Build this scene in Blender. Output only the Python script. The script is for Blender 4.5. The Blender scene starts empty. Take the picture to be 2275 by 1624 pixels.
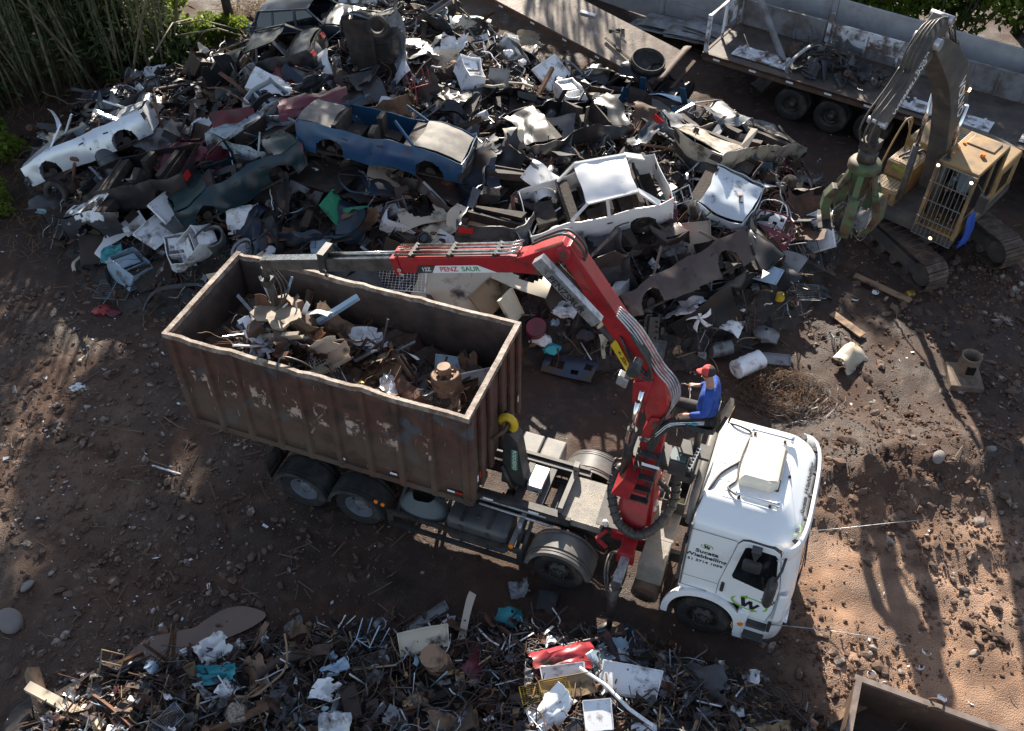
import bpy, math, random
from mathutils import Vector, Matrix, noise
R = math.radians
PI = math.pi
scene = bpy.context.scene
COL = scene.collection

# ---------------------------------------------------------------- camera, world, sun
CAM_Z = 16.05
FPX = 2200.0            # focal length in pixels of a 2275 px wide picture
cd = bpy.data.cameras.new("camera"); cam = bpy.data.objects.new("camera", cd); COL.objects.link(cam)
cam.location = (0, 0, CAM_Z); cam.rotation_euler = (R(45), 0, 0)
cd.sensor_width = 36; cd.lens = 36 * FPX / 2275; cd.clip_end = 2000
scene.camera = cam
SUN_EL, SUN_AZ = 27.0, 0.5
w = bpy.data.worlds.new("World"); scene.world = w; w.use_nodes = True
nt = w.node_tree
sky = nt.nodes.new("ShaderNodeTexSky"); sky.sky_type = 'NISHITA'; sky.sun_disc = False
sky.sun_elevation = R(SUN_EL); sky.sun_rotation = R(-SUN_AZ); sky.air_density = 1.0; sky.dust_density = 0.6; sky.ozone_density = 1.5
nt.nodes["Background"].inputs[1].default_value = 0.082
hs = nt.nodes.new('ShaderNodeHueSaturation'); hs.inputs['Saturation'].default_value = .72; nt.links.new(sky.outputs[0], hs.inputs['Color']); nt.links.new(hs.outputs[0], nt.nodes["Background"].inputs[0])
sd = bpy.data.lights.new("sun", 'SUN'); sd.energy = 5.0; sd.angle = R(0.55); sd.color = (1.0, 0.90, 0.76)
so = bpy.data.objects.new("sun", sd); COL.objects.link(so)
TOSUN = Vector((-math.sin(R(SUN_AZ)) * math.cos(R(SUN_EL)), math.cos(R(SUN_AZ)) * math.cos(R(SUN_EL)), math.sin(R(SUN_EL))))
so.rotation_euler = TOSUN.to_track_quat('Z', 'Y').to_euler(); so.location = (0, 0, 40)
vs = scene.view_settings; vs.view_transform = 'Standard'; vs.look = 'None'; vs.gamma = 1; vs.exposure = 1.42
scene.cycles.max_bounces = 6; scene.cycles.diffuse_bounces = 3; scene.cycles.glossy_bounces = 3
scene.cycles.transparent_max_bounces = 6; scene.cycles.use_denoising = True
try: scene.cycles.sample_clamp_indirect = 4
except Exception: pass

# ---------------------------------------------------------------- helpers
rnd = random.Random(7)
U = lambda a, b: rnd.uniform(a, b)
def V(*a): return Vector(a)
def fbm(x, y, z=0.0, o=4):
    return noise.fractal(Vector((x, y, z)), 1.0, 2.0, o, noise_basis='PERLIN_ORIGINAL')

class MB:
    """collects shapes and links them as one mesh object"""
    def __init__(s, seed=0): s.v = []; s.f = []; s.mi = []; s.sm = []; s.M = None
    def add(s, vs, fs, mi=0, sm=False):
        b = len(s.v)
        for p in vs:
            p = Vector(p); s.v.append(s.M @ p if s.M is not None else p)
        for f in fs: s.f.append([b + i for i in f]); s.mi.append(mi); s.sm.append(sm)
        return s
    def box(s, c, d, rot=None, mi=0, taper=1.0):
        x, y, z = d[0] / 2, d[1] / 2, d[2] / 2; c = Vector(c)
        vs = []
        for k, t in ((-z, 1.0), (z, taper)):
            for i, j in ((-x, -y), (x, -y), (x, y), (-x, y)):
                p = Vector((i * t, j * t, k))
                if rot is not None: p = rot @ p
                vs.append(c + p)
        return s.add(vs, [(3, 2, 1, 0), (4, 5, 6, 7), (0, 1, 5, 4), (1, 2, 6, 5), (2, 3, 7, 6), (3, 0, 4, 7)], mi)
    def bar(s, a, b, w_, h, mi=0, up=(0, 0, 1)):
        a = Vector(a); b = Vector(b); d = b - a; L = d.length
        if L < 1e-6: return s
        z = d / L; u = Vector(up)
        x = u.cross(z)
        if x.length < 1e-3: x = Vector((1, 0, 0)).cross(z)
        x.normalize(); y = z.cross(x)
        return s.box((a + b) / 2, (w_, h, L), Matrix((x, y, z)).transposed(), mi)
    def tube(s, pts, r, n=8, mi=0, caps=True, closed=False):
        pts = [Vector(p) for p in pts]; N = len(pts)
        if 4 <= N <= 12 and 5 <= n <= 8 and not closed and not isinstance(r, (list, tuple)):     # round off hoses and rails
            q = []
            for i in range(N - 1):
                p0, p1, p2, p3 = pts[max(i - 1, 0)], pts[i], pts[i + 1], pts[min(i + 2, N - 1)]
                for k in range(4):
                    t = k / 4; q.append(.5 * ((2 * p1) + (p2 - p0) * t + (2 * p0 - 5 * p1 + 4 * p2 - p3) * t * t + (3 * p1 - p0 - 3 * p2 + p3) * t ** 3))
            pts = q + [pts[-1]]; N = len(pts)
        rs = r if isinstance(r, (list, tuple)) else [r] * N
        vs = []; prev = None
        for i, p in enumerate(pts):
            a = pts[i - 1] if (i > 0 or closed) else p; b = pts[(i + 1) % N] if (i < N - 1 or closed) else p
            t = (b - a)
            t = t.normalized() if t.length > 1e-9 else Vector((0, 0, 1))
            if prev is None:
                x = t.orthogonal().normalized()
            else:
                x = prev - t * prev.dot(t)
                x = x.normalized() if x.length > 1e-6 else t.orthogonal().normalized()
            prev = x; y = t.cross(x)
            for k in range(n):
                an = 2 * PI * k / n
                vs.append(p + (x * math.cos(an) + y * math.sin(an)) * rs[i])
        fs = []
        for i in range(N if closed else N - 1):
            for k in range(n):
                k2 = (k + 1) % n; i2 = (i + 1) % N
                fs.append((i * n + k, i * n + k2, i2 * n + k2, i2 * n + k))
        s.add(vs, fs, mi, True)
        if caps and not closed:
            b = len(s.v) - len(vs)
            s.f.append([b + k for k in reversed(range(n))]); s.mi.append(mi); s.sm.append(False)
            s.f.append([b + (N - 1) * n + k for k in range(n)]); s.mi.append(mi); s.sm.append(False)
        return s
    def cyl(s, a, b, r0, r1=None, n=16, mi=0, caps=True):
        return s.tube([a, b], [r0, r0 if r1 is None else r1], n, mi, caps)
    def lathe(s, prof, n=24, mi=0, o=(0, 0, 0), axis='z', sm=True, arc=1.0):
        o = Vector(o); vs = []; N = len(prof); nn = n if arc == 1.0 else n + 1
        for k in range(nn):
            an = 2 * PI * k / n * arc; c, si = math.cos(an), math.sin(an)
            for r, h in prof:
                p = (r * c, r * si, h)
                if axis == 'y': p = (r * c, h, r * si)
                if axis == 'x': p = (h, r * c, r * si)
                vs.append(o + Vector(p))
        fs = []
        for k in range(n):
            k2 = (k + 1) % nn
            for i in range(N - 1): fs.append((k * N + i, k2 * N + i, k2 * N + i + 1, k * N + i + 1))
        return s.add(vs, fs, mi, sm)
    def prism(s, poly, t0, t1, plane='xz', mi=0, o=(0, 0, 0)):
        o = Vector(o); n = len(poly); vs = []
        for t in (t0, t1):
            for a, b in poly:
                p = (a, t, b) if plane == 'xz' else ((t, a, b) if plane == 'yz' else (a, b, t))
                vs.append(o + Vector(p))
        fs = [list(range(n)), list(range(2 * n - 1, n - 1, -1))]
        for i in range(n):
            j = (i + 1) % n; fs.append((i, i + n, j + n, j))
        return s.add(vs, fs, mi)
    def grid(s, fn, nu, nv, mi=0, th=0.0, sm=True, skip=None):
        P = [[Vector(fn(i / nu, j / nv)) for j in range(nv + 1)] for i in range(nu + 1)]
        idx = lambda i, j: i * (nv + 1) + j
        cells = [(i, j) for i in range(nu) for j in range(nv) if not (skip and skip((i + .5) / nu, (j + .5) / nv))]
        vs = [p for row in P for p in row]
        fs = [(idx(i, j), idx(i + 1, j), idx(i + 1, j + 1), idx(i, j + 1)) for i, j in cells]
        if th:
            n0 = len(vs); off = []
            for i in range(nu + 1):
                for j in range(nv + 1):
                    a = P[min(i + 1, nu)][j] - P[max(i - 1, 0)][j]; b = P[i][min(j + 1, nv)] - P[i][max(j - 1, 0)]
                    nn = a.cross(b); nn = nn.normalized() if nn.length > 1e-9 else Vector((0, 0, 1))
                    off.append(P[i][j] - nn * th)
            vs = vs + off
            edges = {}
            for f in fs:
                for k in range(4):
                    e = (f[k], f[(k + 1) % 4])
                    if (e[1], e[0]) in edges: del edges[(e[1], e[0])]
                    else: edges[e] = 1
            fs = fs + [tuple(n0 + q for q in reversed(f)) for f in fs] + [(b, a, a + n0, b + n0) for a, b in edges]
        return s.add(vs, fs, mi, sm)
    def merge(s, o, M=None, mi=None):
        b = len(s.v)
        for p in o.v: s.v.append(M @ p if M is not None else p.copy())
        for f, m, q in zip(o.f, o.mi, o.sm): s.f.append([b + i for i in f]); s.mi.append(m if mi is None else mi); s.sm.append(q)
        return s
    def deform(s, fn):
        s.v = [Vector(fn(p)) for p in s.v]; return s
    def build(s, name, mats, parent=None, loc=None, rot=None, cut=None):
        me = bpy.data.meshes.new(name); me.from_pydata([tuple(p) for p in s.v], [], s.f)
        if not isinstance(mats, (list, tuple)): mats = [mats]
        for m in mats: me.materials.append(m)
        me.polygons.foreach_set("material_index", s.mi); me.polygons.foreach_set("use_smooth", s.sm)
        me.update()
        o = bpy.data.objects.new(name, me); COL.objects.link(o)
        if parent is not None: o.parent = parent
        if loc is not None: o.location = loc
        if rot is not None: o.rotation_euler = rot
        return o
def sharp(o, ang=35):
    me = o.data
    try: me.set_sharp_from_angle(angle=R(ang))
    except Exception: pass
    return o
def bevel(o, wd=0.01, seg=2, ang=40):
    m = o.modifiers.new("bevel", 'BEVEL'); m.width = wd; m.segments = seg; m.limit_method = 'ANGLE'; m.angle_limit = R(ang); return o
def tag(o, label, cat=None, group=None, kind=None):
    if label: o["label"] = label
    if cat: o["category"] = cat
    if group: o["group"] = group
    if kind: o["kind"] = kind
    return o
def thing(name, label, cat, loc=(0, 0, 0), rot=(0, 0, 0), group=None):
    o = bpy.data.objects.new(name, None); COL.objects.link(o); o.empty_display_size = .2
    o.location = loc; o.rotation_euler = rot
    return tag(o, label, cat, group)
def dup(root, mat_world=None, label=None, group=None):
    r = root.copy(); COL.objects.link(r)
    if mat_world is not None: r.matrix_world = mat_world
    if label: r["label"] = label
    if group: r["group"] = group
    for ch in list(root.children):
        c = ch.copy(); COL.objects.link(c); c.parent = r
        for g in list(ch.children):
            d = g.copy(); COL.objects.link(d); d.parent = c
    return r

# ---- a point of the picture (2275 px wide) carried to the place where it stands
HALF = math.sqrt(.5)
def ray(px, py):
    x = px - 1137.5; y = 812.0 - py
    return Vector((x, HALF * (FPX + y), -HALF * (FPX - y)))
def at(px, py, z=0.0):
    r = ray(px, py); t = (z - CAM_Z) / r.z
    return Vector((r.x * t, r.y * t, z))

# ---------------------------------------------------------------- materials
def M(name, col, rough=.6, metal=0.0, col2=None, sc=3.0, lo=.42, hi=.62, det=6, bump=0.0, bsc=30.0, var=0.0, hue=0.0, spec=.5,
      dirt=None, dsc=1.2, dlo=.5, dhi=.6, trans=0.0, rough2=None, stretch=None, coat=0.0, dist=0.0):
    m = bpy.data.materials.new(name); m.use_nodes = True; n = m.node_tree.nodes; L = m.node_tree.links
    b = n["Principled BSDF"]; b.inputs["Roughness"].default_value = rough; b.inputs["Metallic"].default_value = metal
    b.inputs["Specular IOR Level"].default_value = spec
    if coat: b.inputs["Coat Weight"].default_value = coat; b.inputs["Coat Roughness"].default_value = .08
    tc = n.new("ShaderNodeTexCoord"); src = tc.outputs["Object"]
    if stretch:
        mp = n.new("ShaderNodeMapping"); mp.inputs["Scale"].default_value = stretch; L.new(src, mp.inputs[0]); src = mp.outputs[0]
    if var or hue:
        oi = n.new("ShaderNodeObjectInfo")
        va = n.new("ShaderNodeVectorMath"); va.operation = 'MULTIPLY_ADD'
        va.inputs[1].default_value = (37.0, 53.0, 71.0); L.new(oi.outputs["Random"], va.inputs[0]); L.new(src, va.inputs[2]); src = va.outputs[0]
    def c4(c): return (c[0], c[1], c[2], 1)
    cur = n.new("ShaderNodeRGB"); cur.outputs[0].default_value = c4(col); out = cur.outputs[0]
    def layer(out, c, scale, lo, hi, seed=0.0, det=6):
        t = n.new("ShaderNodeTexNoise"); t.inputs["Scale"].default_value = scale; t.inputs["Detail"].default_value = det; t.inputs["Roughness"].default_value = .62
        t.inputs["Distortion"].default_value = dist
        ad = n.new("ShaderNodeVectorMath"); ad.inputs[1].default_value = (seed, seed * .7, seed * 1.3); L.new(src, ad.inputs[0]); L.new(ad.outputs[0], t.inputs["Vector"])
        r = n.new("ShaderNodeMapRange"); r.inputs[1].default_value = lo; r.inputs[2].default_value = hi; L.new(t.outputs[0], r.inputs[0])
        mx = n.new("ShaderNodeMix"); mx.data_type = 'RGBA'; L.new(r.outputs[0], mx.inputs[0]); L.new(out, mx.inputs[6]); mx.inputs[7].default_value = c4(c)
        return mx.outputs[2], r.outputs[0]
    fac = None
    if col2: out, fac = layer(out, col2, sc, lo, hi, 0.0, det)
    if dirt: out, _ = layer(out, dirt, dsc, dlo, dhi, 5.3, 8)
    if var or hue:
        h = n.new("ShaderNodeHueSaturation")
        mr = n.new("ShaderNodeMapRange"); mr.inputs[3].default_value = 1 - var; mr.inputs[4].default_value = 1 + var; L.new(oi.outputs["Random"], mr.inputs[0]); L.new(mr.outputs[0], h.inputs["Value"])
        if hue:
            ml = n.new("ShaderNodeMath"); ml.operation = 'MULTIPLY'; ml.inputs[1].default_value = 7.13; L.new(oi.outputs["Random"], ml.inputs[0])
            fr = n.new("ShaderNodeMath"); fr.operation = 'FRACT'; L.new(ml.outputs[0], fr.inputs[0])
            m2 = n.new("ShaderNodeMapRange"); m2.inputs[3].default_value = .5 - hue; m2.inputs[4].default_value = .5 + hue; L.new(fr.outputs[0], m2.inputs[0]); L.new(m2.outputs[0], h.inputs["Hue"])
        L.new(out, h.inputs["Color"]); out = h.outputs[0]
    L.new(out, b.inputs["Base Color"])
    if rough2 is not None and fac is not None:
        mr = n.new("ShaderNodeMapRange"); mr.inputs[3].default_value = rough; mr.inputs[4].default_value = rough2; L.new(fac, mr.inputs[0]); L.new(mr.outputs[0], b.inputs["Roughness"])
    if bump:
        t = n.new("ShaderNodeTexNoise"); t.inputs["Scale"].default_value = bsc; t.inputs["Detail"].default_value = 5; L.new(src, t.inputs["Vector"])
        bp = n.new("ShaderNodeBump"); bp.inputs["Strength"].default_value = bump; bp.inputs["Distance"].default_value = .02; L.new(t.outputs[0], bp.inputs["Height"]); L.new(bp.outputs[0], b.inputs["Normal"])
    if trans:
        tr = n.new("ShaderNodeBsdfTranslucent"); L.new(out, tr.inputs[0])
        ms = n.new("ShaderNodeMixShader"); ms.inputs[0].default_value = trans
        L.new(b.outputs[0], ms.inputs[1]); L.new(tr.outputs[0], ms.inputs[2]); L.new(ms.outputs[0], n["Material Output"].inputs[0])
    return m
MUD = (.045, .028, .02); RUST = (.11, .045, .022); RUSTD = (.05, .026, .018)
mt = {}
def mk(k, *a, **kw): mt[k] = M(k, *a, **kw); return mt[k]
mk('white_paint', (.80, .81, .82), .30, coat=.5, spec=.5, dirt=(.58, .53, .47), dsc=1.4, dlo=.56, dhi=.85)
mk('cab_plastic', (.03, .03, .032), .5, col2=(.06, .055, .05), sc=4)
mk('black_rubber', (.018, .017, .017), .75, col2=(.07, .055, .045), sc=7, lo=.45, hi=.75, bump=.3, bsc=60)
mk('black_steel', (.02, .02, .021), .5, col2=(.055, .048, .042), sc=5, dirt=MUD, dsc=2, dlo=.55, dhi=.7)
mk('grey_plastic', (.10, .10, .10), .45, col2=(.2, .18, .155), sc=3, lo=.4, hi=.7)
mk('dull_alloy', (.42, .43, .45), .4, .6, col2=(.12, .10, .09), sc=6, lo=.5, hi=.7)
mk('steel_bright', (.60, .58, .55), .22, .95, col2=(.35, .33, .3), sc=8)
mk('chrome', (.8, .8, .8), .12, 1.0)
mk('glass_dark', (.008, .009, .010), .06, spec=.8)
mk('crane_red', (.38, .015, .022), .42, col2=(.28, .016, .02), sc=3, coat=.15, dirt=(.07, .022, .02), dsc=5, dlo=.56, dhi=.75)
mk('checker', (.20, .19, .175), .55, .2, col2=(.28, .25, .21), sc=3, dirt=RUST, dsc=2.2, dlo=.6, dhi=.75, bump=.8, bsc=70)
mk('rust_plate', (.10, .055, .035), .75, col2=(.055, .035, .026), sc=1.6, bump=.25, bsc=40, dirt=(.16, .11, .08), dsc=3, dlo=.58, dhi=.72)
mk('yellow_paint', (.62, .42, .02), .4)
mk('amber', (.8, .22, .02), .3)
mk('red_lamp', (.5, .02, .02), .3)
mk('rubber_hose', (.035, .032, .03), .5, col2=(.07, .06, .05), sc=20)
mk('skin', (.42, .22, .14), .5)
mk('blue_shirt', (.028, .085, .36), .85, col2=(.018, .05, .24), sc=7, bump=1.0, bsc=11)
mk('black_cloth', (.018, .016, .018), .85, col2=(.035, .03, .03), sc=5, bump=.4, bsc=8)
mk('white_cloth', (.75, .76, .78), .8)
mk('red_cloth', (.55, .06, .06), .8)
mk('shoe', (.04, .04, .04), .7, col2=(.3, .28, .25), sc=12, lo=.55, hi=.6)
# ---------------------------------------------------------------- the lie of the land
MAIN = [(-14.2, 24.8), (-11.2, 20.4), (-9.2, 18.3), (-6.6, 17.8), (-3, 17.0), (.7, 16.6), (3.7, 16.4), (6.5, 17.8), (8.2, 20.4), (8.3, 23.0), (6.8, 25.2), (4.6, 26.0), (2.6, 27.4), (-.9, 31.3), (-2.4, 33), (-4.2, 34.8), (-6.5, 34.5), (-8, 32.3), (-11.8, 28.4)]
NEAR = [(-9.6, 6.9), (-8.2, 7.7), (-7.0, 8.2), (-5.1, 8.6), (-2.8, 9.1), (-.5, 9.1), (1.3, 8.9), (3.0, 8.4), (4.4, 7.8), (5.2, 7.0), (5.0, 5), (3, 3.5), (-4, 3.5), (-9, 4.5)]
def inside(poly, x, y):
    """distance to the outline, positive inside"""
    c = False; best = 1e9; n = len(poly)
    for i in range(n):
        x1, y1 = poly[i]; x2, y2 = poly[(i + 1) % n]
        if (y1 > y) != (y2 > y) and x < (x2 - x1) * (y - y1) / (y2 - y1) + x1: c = not c
        dx, dy = x2 - x1, y2 - y1; t = max(0, min(1, ((x - x1) * dx + (y - y1) * dy) / (dx * dx + dy * dy)))
        best = min(best, (x - x1 - t * dx) ** 2 + (y - y1 - t * dy) ** 2)
    return math.sqrt(best) * (1 if c else -1)
def ruts(x, y):
    """tyre and track marks pressed into the bare soil"""
    z = 0.0
    for ax, ay, dx, dy, gap, wd, a in ((6.5, 12.5, .93, -.36, 2.0, .32, .05), (7.5, 9.0, .80, -.60, 1.9, .3, .045), (-8, 12, .94, -.34, 2.0, .32, .05), (-3, 9.9, .93, -.36, 1.9, .3, .04), (9, 16.5, .55, -.83, 2.3, .5, .05)):
        s = (x - ax) * -dy + (y - ay) * dx; t = (x - ax) * dx + (y - ay) * dy
        if abs(t) > 5.5: continue
        s += .25 * math.sin(t * .5)
        for o in (-gap / 2, gap / 2):
            d = (s - o) / (wd / 2)
            if abs(d) < 2: z -= a * math.exp(-d * d * 1.5) * (1 - .5 * math.sin(t * 34)) * (1 - (t / 5.5) ** 2); z += a * .5 * math.exp(-((abs(d) - 1.4) / .35) ** 2) * (1 - (t / 5.5) ** 2)
    return z
def ground_z(x, y):
    z = -.1 + .10 * fbm(x * .22, y * .22, 3.1) + .035 * fbm(x * 1.1, y * 1.1, 8.0, 3)
    # ploughed spoil beside the cab and the stony bank to its right
    for cx, cy, rx, ry, h in ((7.6, 12.8, 1.6, .9, .35), (9.6, 13.3, 2.2, .9, .45), (5.6, 8.9, 1.0, .9, .22), (9.0, 11.2, .9, .6, .2), (-10, 14, 3, 2, .2)):
        q = ((x - cx) / rx) ** 2 + ((y - cy) / ry) ** 2
        if q < 6: z += h * math.exp(-q) * (1 + .5 * fbm(x * 2, y * 2, 1.0, 3))
    return z
def heap_z(x, y):
    if -16 < x < 10 and 15 < y < 36:
        d = inside(MAIN, x, y)
        if d > -.6:
            d += .6
            return (2.1 * (1 - math.exp(-d / 2.6)) + .35 * fbm(x * .45, y * .45, 5, 3) * min(1, d)) * (.75 if x < -8 else 1.0)
    if -9 < x < 7 and y < 10:
        d = inside(NEAR, x, y)
        if d > -.5:
            d += .5; return .85 * (1 - math.exp(-d / 1.3)) + .15 * fbm(x * .8, y * .8, 9, 3) * min(1, d)
    return 0.0
def surf_z(x, y): return ground_z(x, y) + heap_z(x, y)
def hit(px, py, up=0.0):
    """where the sight line of a picture point meets the land or the heap"""
    r = ray(px, py); r = r / -r.z; p = Vector((0, 0, CAM_Z)) + r * 9.0
    for _ in range(400):
        if p.z <= surf_z(p.x, p.y) + up: break
        p = p + r * .04
    return p
def slope_n(x, y, e=.35):
    return Vector((surf_z(x - e, y) - surf_z(x + e, y), surf_z(x, y - e) - surf_z(x, y + e), 2 * e)).normalized()

def coords(a, b, step, fine0, fine1):
    out = []; x = a
    while x < b:
        out.append(x); d = max(0, fine0 - x, x - fine1); x += step * (1 + d * .9)
    out.append(b); return out
mk('soil', (.060, .029, .018), .88, col2=(.026, .0145, .010), sc=.55, lo=.40, hi=.62, dirt=(.085, .047, .03), dsc=3.3, dlo=.52, dhi=.68, bump=1.0, bsc=44, rough2=.55)
def soil_sunlit_dry():
    """trodden dry earth beside the cab, painted paler to look sunlit; moist dark earth elsewhere"""
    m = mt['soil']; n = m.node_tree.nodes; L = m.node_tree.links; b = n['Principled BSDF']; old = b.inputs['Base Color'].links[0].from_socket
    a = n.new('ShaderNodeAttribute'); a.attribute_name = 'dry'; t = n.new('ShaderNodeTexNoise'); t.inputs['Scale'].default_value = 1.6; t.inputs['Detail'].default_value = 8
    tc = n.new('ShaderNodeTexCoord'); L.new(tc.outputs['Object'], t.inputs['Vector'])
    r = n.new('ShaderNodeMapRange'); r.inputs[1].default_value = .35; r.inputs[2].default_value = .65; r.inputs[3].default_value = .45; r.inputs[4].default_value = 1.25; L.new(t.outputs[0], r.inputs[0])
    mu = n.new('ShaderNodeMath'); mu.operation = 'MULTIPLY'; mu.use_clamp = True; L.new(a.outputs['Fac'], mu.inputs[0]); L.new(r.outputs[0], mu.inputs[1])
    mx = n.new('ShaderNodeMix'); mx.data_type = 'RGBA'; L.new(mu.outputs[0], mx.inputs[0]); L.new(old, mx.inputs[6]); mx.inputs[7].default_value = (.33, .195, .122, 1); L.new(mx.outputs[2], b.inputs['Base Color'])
soil_sunlit_dry()
for n_ in mt['soil'].node_tree.nodes:
    if n_.type == 'BUMP': n_.inputs['Distance'].default_value = .035
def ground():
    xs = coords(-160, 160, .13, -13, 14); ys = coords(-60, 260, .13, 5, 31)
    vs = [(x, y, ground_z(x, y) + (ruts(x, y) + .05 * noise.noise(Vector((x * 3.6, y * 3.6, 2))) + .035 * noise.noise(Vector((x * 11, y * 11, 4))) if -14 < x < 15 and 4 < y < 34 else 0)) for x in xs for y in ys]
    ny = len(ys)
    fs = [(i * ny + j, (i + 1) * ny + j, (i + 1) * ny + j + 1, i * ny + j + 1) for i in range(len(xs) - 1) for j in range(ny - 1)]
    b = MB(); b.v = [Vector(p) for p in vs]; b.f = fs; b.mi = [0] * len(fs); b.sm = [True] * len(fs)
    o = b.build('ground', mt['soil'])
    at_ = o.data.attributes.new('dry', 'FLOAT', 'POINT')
    def dry(x, y):  # dry soil painted paler where sun falls, ending where the tree shade begins
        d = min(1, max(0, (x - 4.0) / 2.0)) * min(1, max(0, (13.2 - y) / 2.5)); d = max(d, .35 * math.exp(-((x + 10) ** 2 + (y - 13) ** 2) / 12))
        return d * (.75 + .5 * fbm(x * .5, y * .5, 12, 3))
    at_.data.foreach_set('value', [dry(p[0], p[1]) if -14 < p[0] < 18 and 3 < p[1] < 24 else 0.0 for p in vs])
    tag(o, None, kind='structure')
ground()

# stones, clods and litter
ICO = []
def ico():
    t = (1 + 5 ** .5) / 2
    v = [(-1, t, 0), (1, t, 0), (-1, -t, 0), (1, -t, 0), (0, -1, t), (0, 1, t), (0, -1, -t), (0, 1, -t), (t, 0, -1), (t, 0, 1), (-t, 0, -1), (-t, 0, 1)]
    f = [(0, 11, 5), (0, 5, 1), (0, 1, 7), (0, 7, 10), (0, 10, 11), (1, 5, 9), (5, 11, 4), (11, 10, 2), (10, 7, 6), (7, 1, 8), (3, 9, 4), (3, 4, 2), (3, 2, 6), (3, 6, 8), (3, 8, 9), (4, 9, 5), (2, 4, 11), (6, 2, 10), (8, 6, 7), (9, 8, 1)]
    return [Vector(p).normalized() for p in v], f
IV, IF = ico()
def rock_vs(r, flat=.55, jit=.35):
    sx, sy, sz = r * U(.7, 1.3), r * U(.5, 1.0), r * U(.3, .8) * flat / .55
    rot = Matrix.Rotation(U(0, 2 * PI), 3, 'Z') @ Matrix.Rotation(U(-.5, .5), 3, 'X')
    return [rot @ Vector((p.x * sx, p.y * sy, p.z * sz)) * (1 + U(-jit, jit)) for p in IV]
mk('stone', (.135, .085, .06), .9, col2=(.06, .036, .026), sc=.9, lo=.35, hi=.65, bump=.5, bsc=14, dirt=(.28, .24, .21), dsc=2.5, dlo=.55, dhi=.62)
mk('clod', (.15, .082, .05), .95, col2=(.06, .034, .022), sc=2.0, bump=.6, bsc=40)
mk('pale_litter', (.62, .62, .62), .7, col2=(.45, .5, .58), sc=1.5)
def scatter(name, matl, n, zone, rmin, rmax, flat=.55, label=None):
    b = MB(); k = 0; tries = 0
    while k < n and tries < n * 30:
        tries += 1
        x, y, wgt = zone()
        if heap_z(x, y) > .25 or rnd.random() > wgt: continue
        r = rmin * (rmax / rmin) ** (rnd.random() ** 2.2)
        z = ground_z(x, y) + r * .1
        b.add([p + Vector((x, y, z)) for p in rock_vs(r, flat)], IF, 0, False); k += 1
    o = b.build(name, matl); return tag(o, None, kind='stuff')
def zone_left():
    x, y = U(-13.5, -2), U(8.2, 19); return x, y, .35 + .65 * max(0, min(1, .5 + 1.4 * fbm(x * .35, y * .35, 21, 2))) if x < -4 else .25
def zone_right():
    x, y = U(4.2, 14.5), U(6.5, 21); d = fbm(x * .4, y * .4, 33, 2)
    wt = .2 + 1.2 * d
    for cx, cy, r, a in ((7.4, 12.9, 1.5, 1), (9.8, 13.3, 1.8, 1), (5.6, 9.0, 1.1, .8), (12.6, 18, 2.5, .8), (8.6, 11.2, .9, .7)):
        q = ((x - cx) ** 2 + (y - cy) ** 2) / r / r; wt += a * math.exp(-q)
    return x, y, wt * .8
def zone_all():
    x, y = U(-13.5, 14.5), U(6.5, 34); return x, y, .6
scatter('stones', mt['stone'], 4600, zone_left, .016, .11, .42)
scatter('stones', mt['stone'], 2600, zone_right, .016, .15, .45)
scatter('soil_clods', mt['clod'], 12000, zone_right, .008, .06, .6)
scatter('soil_clods', mt['clod'], 9000, zone_left, .008, .045, .55)
scatter('gravel', mt['stone'], 3600, zone_all, .015, .06)
def litter(name, matl, n, zone, s0, s1):
    b = MB(); k = 0
    while k < n:
        x, y, wgt = zone()
        if rnd.random() > wgt: continue
        s = s0 * (s1 / s0) ** (rnd.random() ** 2); z = surf_z(x, y) + .02; rot = Matrix.Rotation(U(0, 6.3), 3, 'Z') @ Matrix.Rotation(U(-.5, .5), 3, 'X')
        a, c = s * U(.5, 1.3), s * U(.3, .9)
        b.add([Vector((x, y, z)) + rot @ Vector(p) for p in ((-a, -c, 0), (a * U(.3, 1), -c * U(.5, 1), U(0, s * .4)), (a, c * U(.4, 1), 0), (-a * U(.2, 1), c, U(0, s * .5)))], [(0, 1, 2, 3)]); k += 1
    return tag(b.build(name, matl), None, kind='stuff')
litter('litter', mt['pale_litter'], 520, zone_all, .012, .055)
litter('litter', mt['pale_litter'], 260, zone_left, .012, .06)
mk('twig', (.16, .115, .08), .9)
def sticks():
    b = MB()
    for _ in range(700):
        x, y, wgt = zone_all() if rnd.random() < .6 else zone_left()
        a = U(0, 6.3); l = U(.08, .5); z = surf_z(x, y) + .015
        b.bar((x, y, z), (x + l * math.cos(a), y + l * math.sin(a), z + U(0, .06)), U(.006, .02), .008)
    tag(b.build('twigs', mt['twig']), None, kind='stuff')
sticks()
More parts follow.
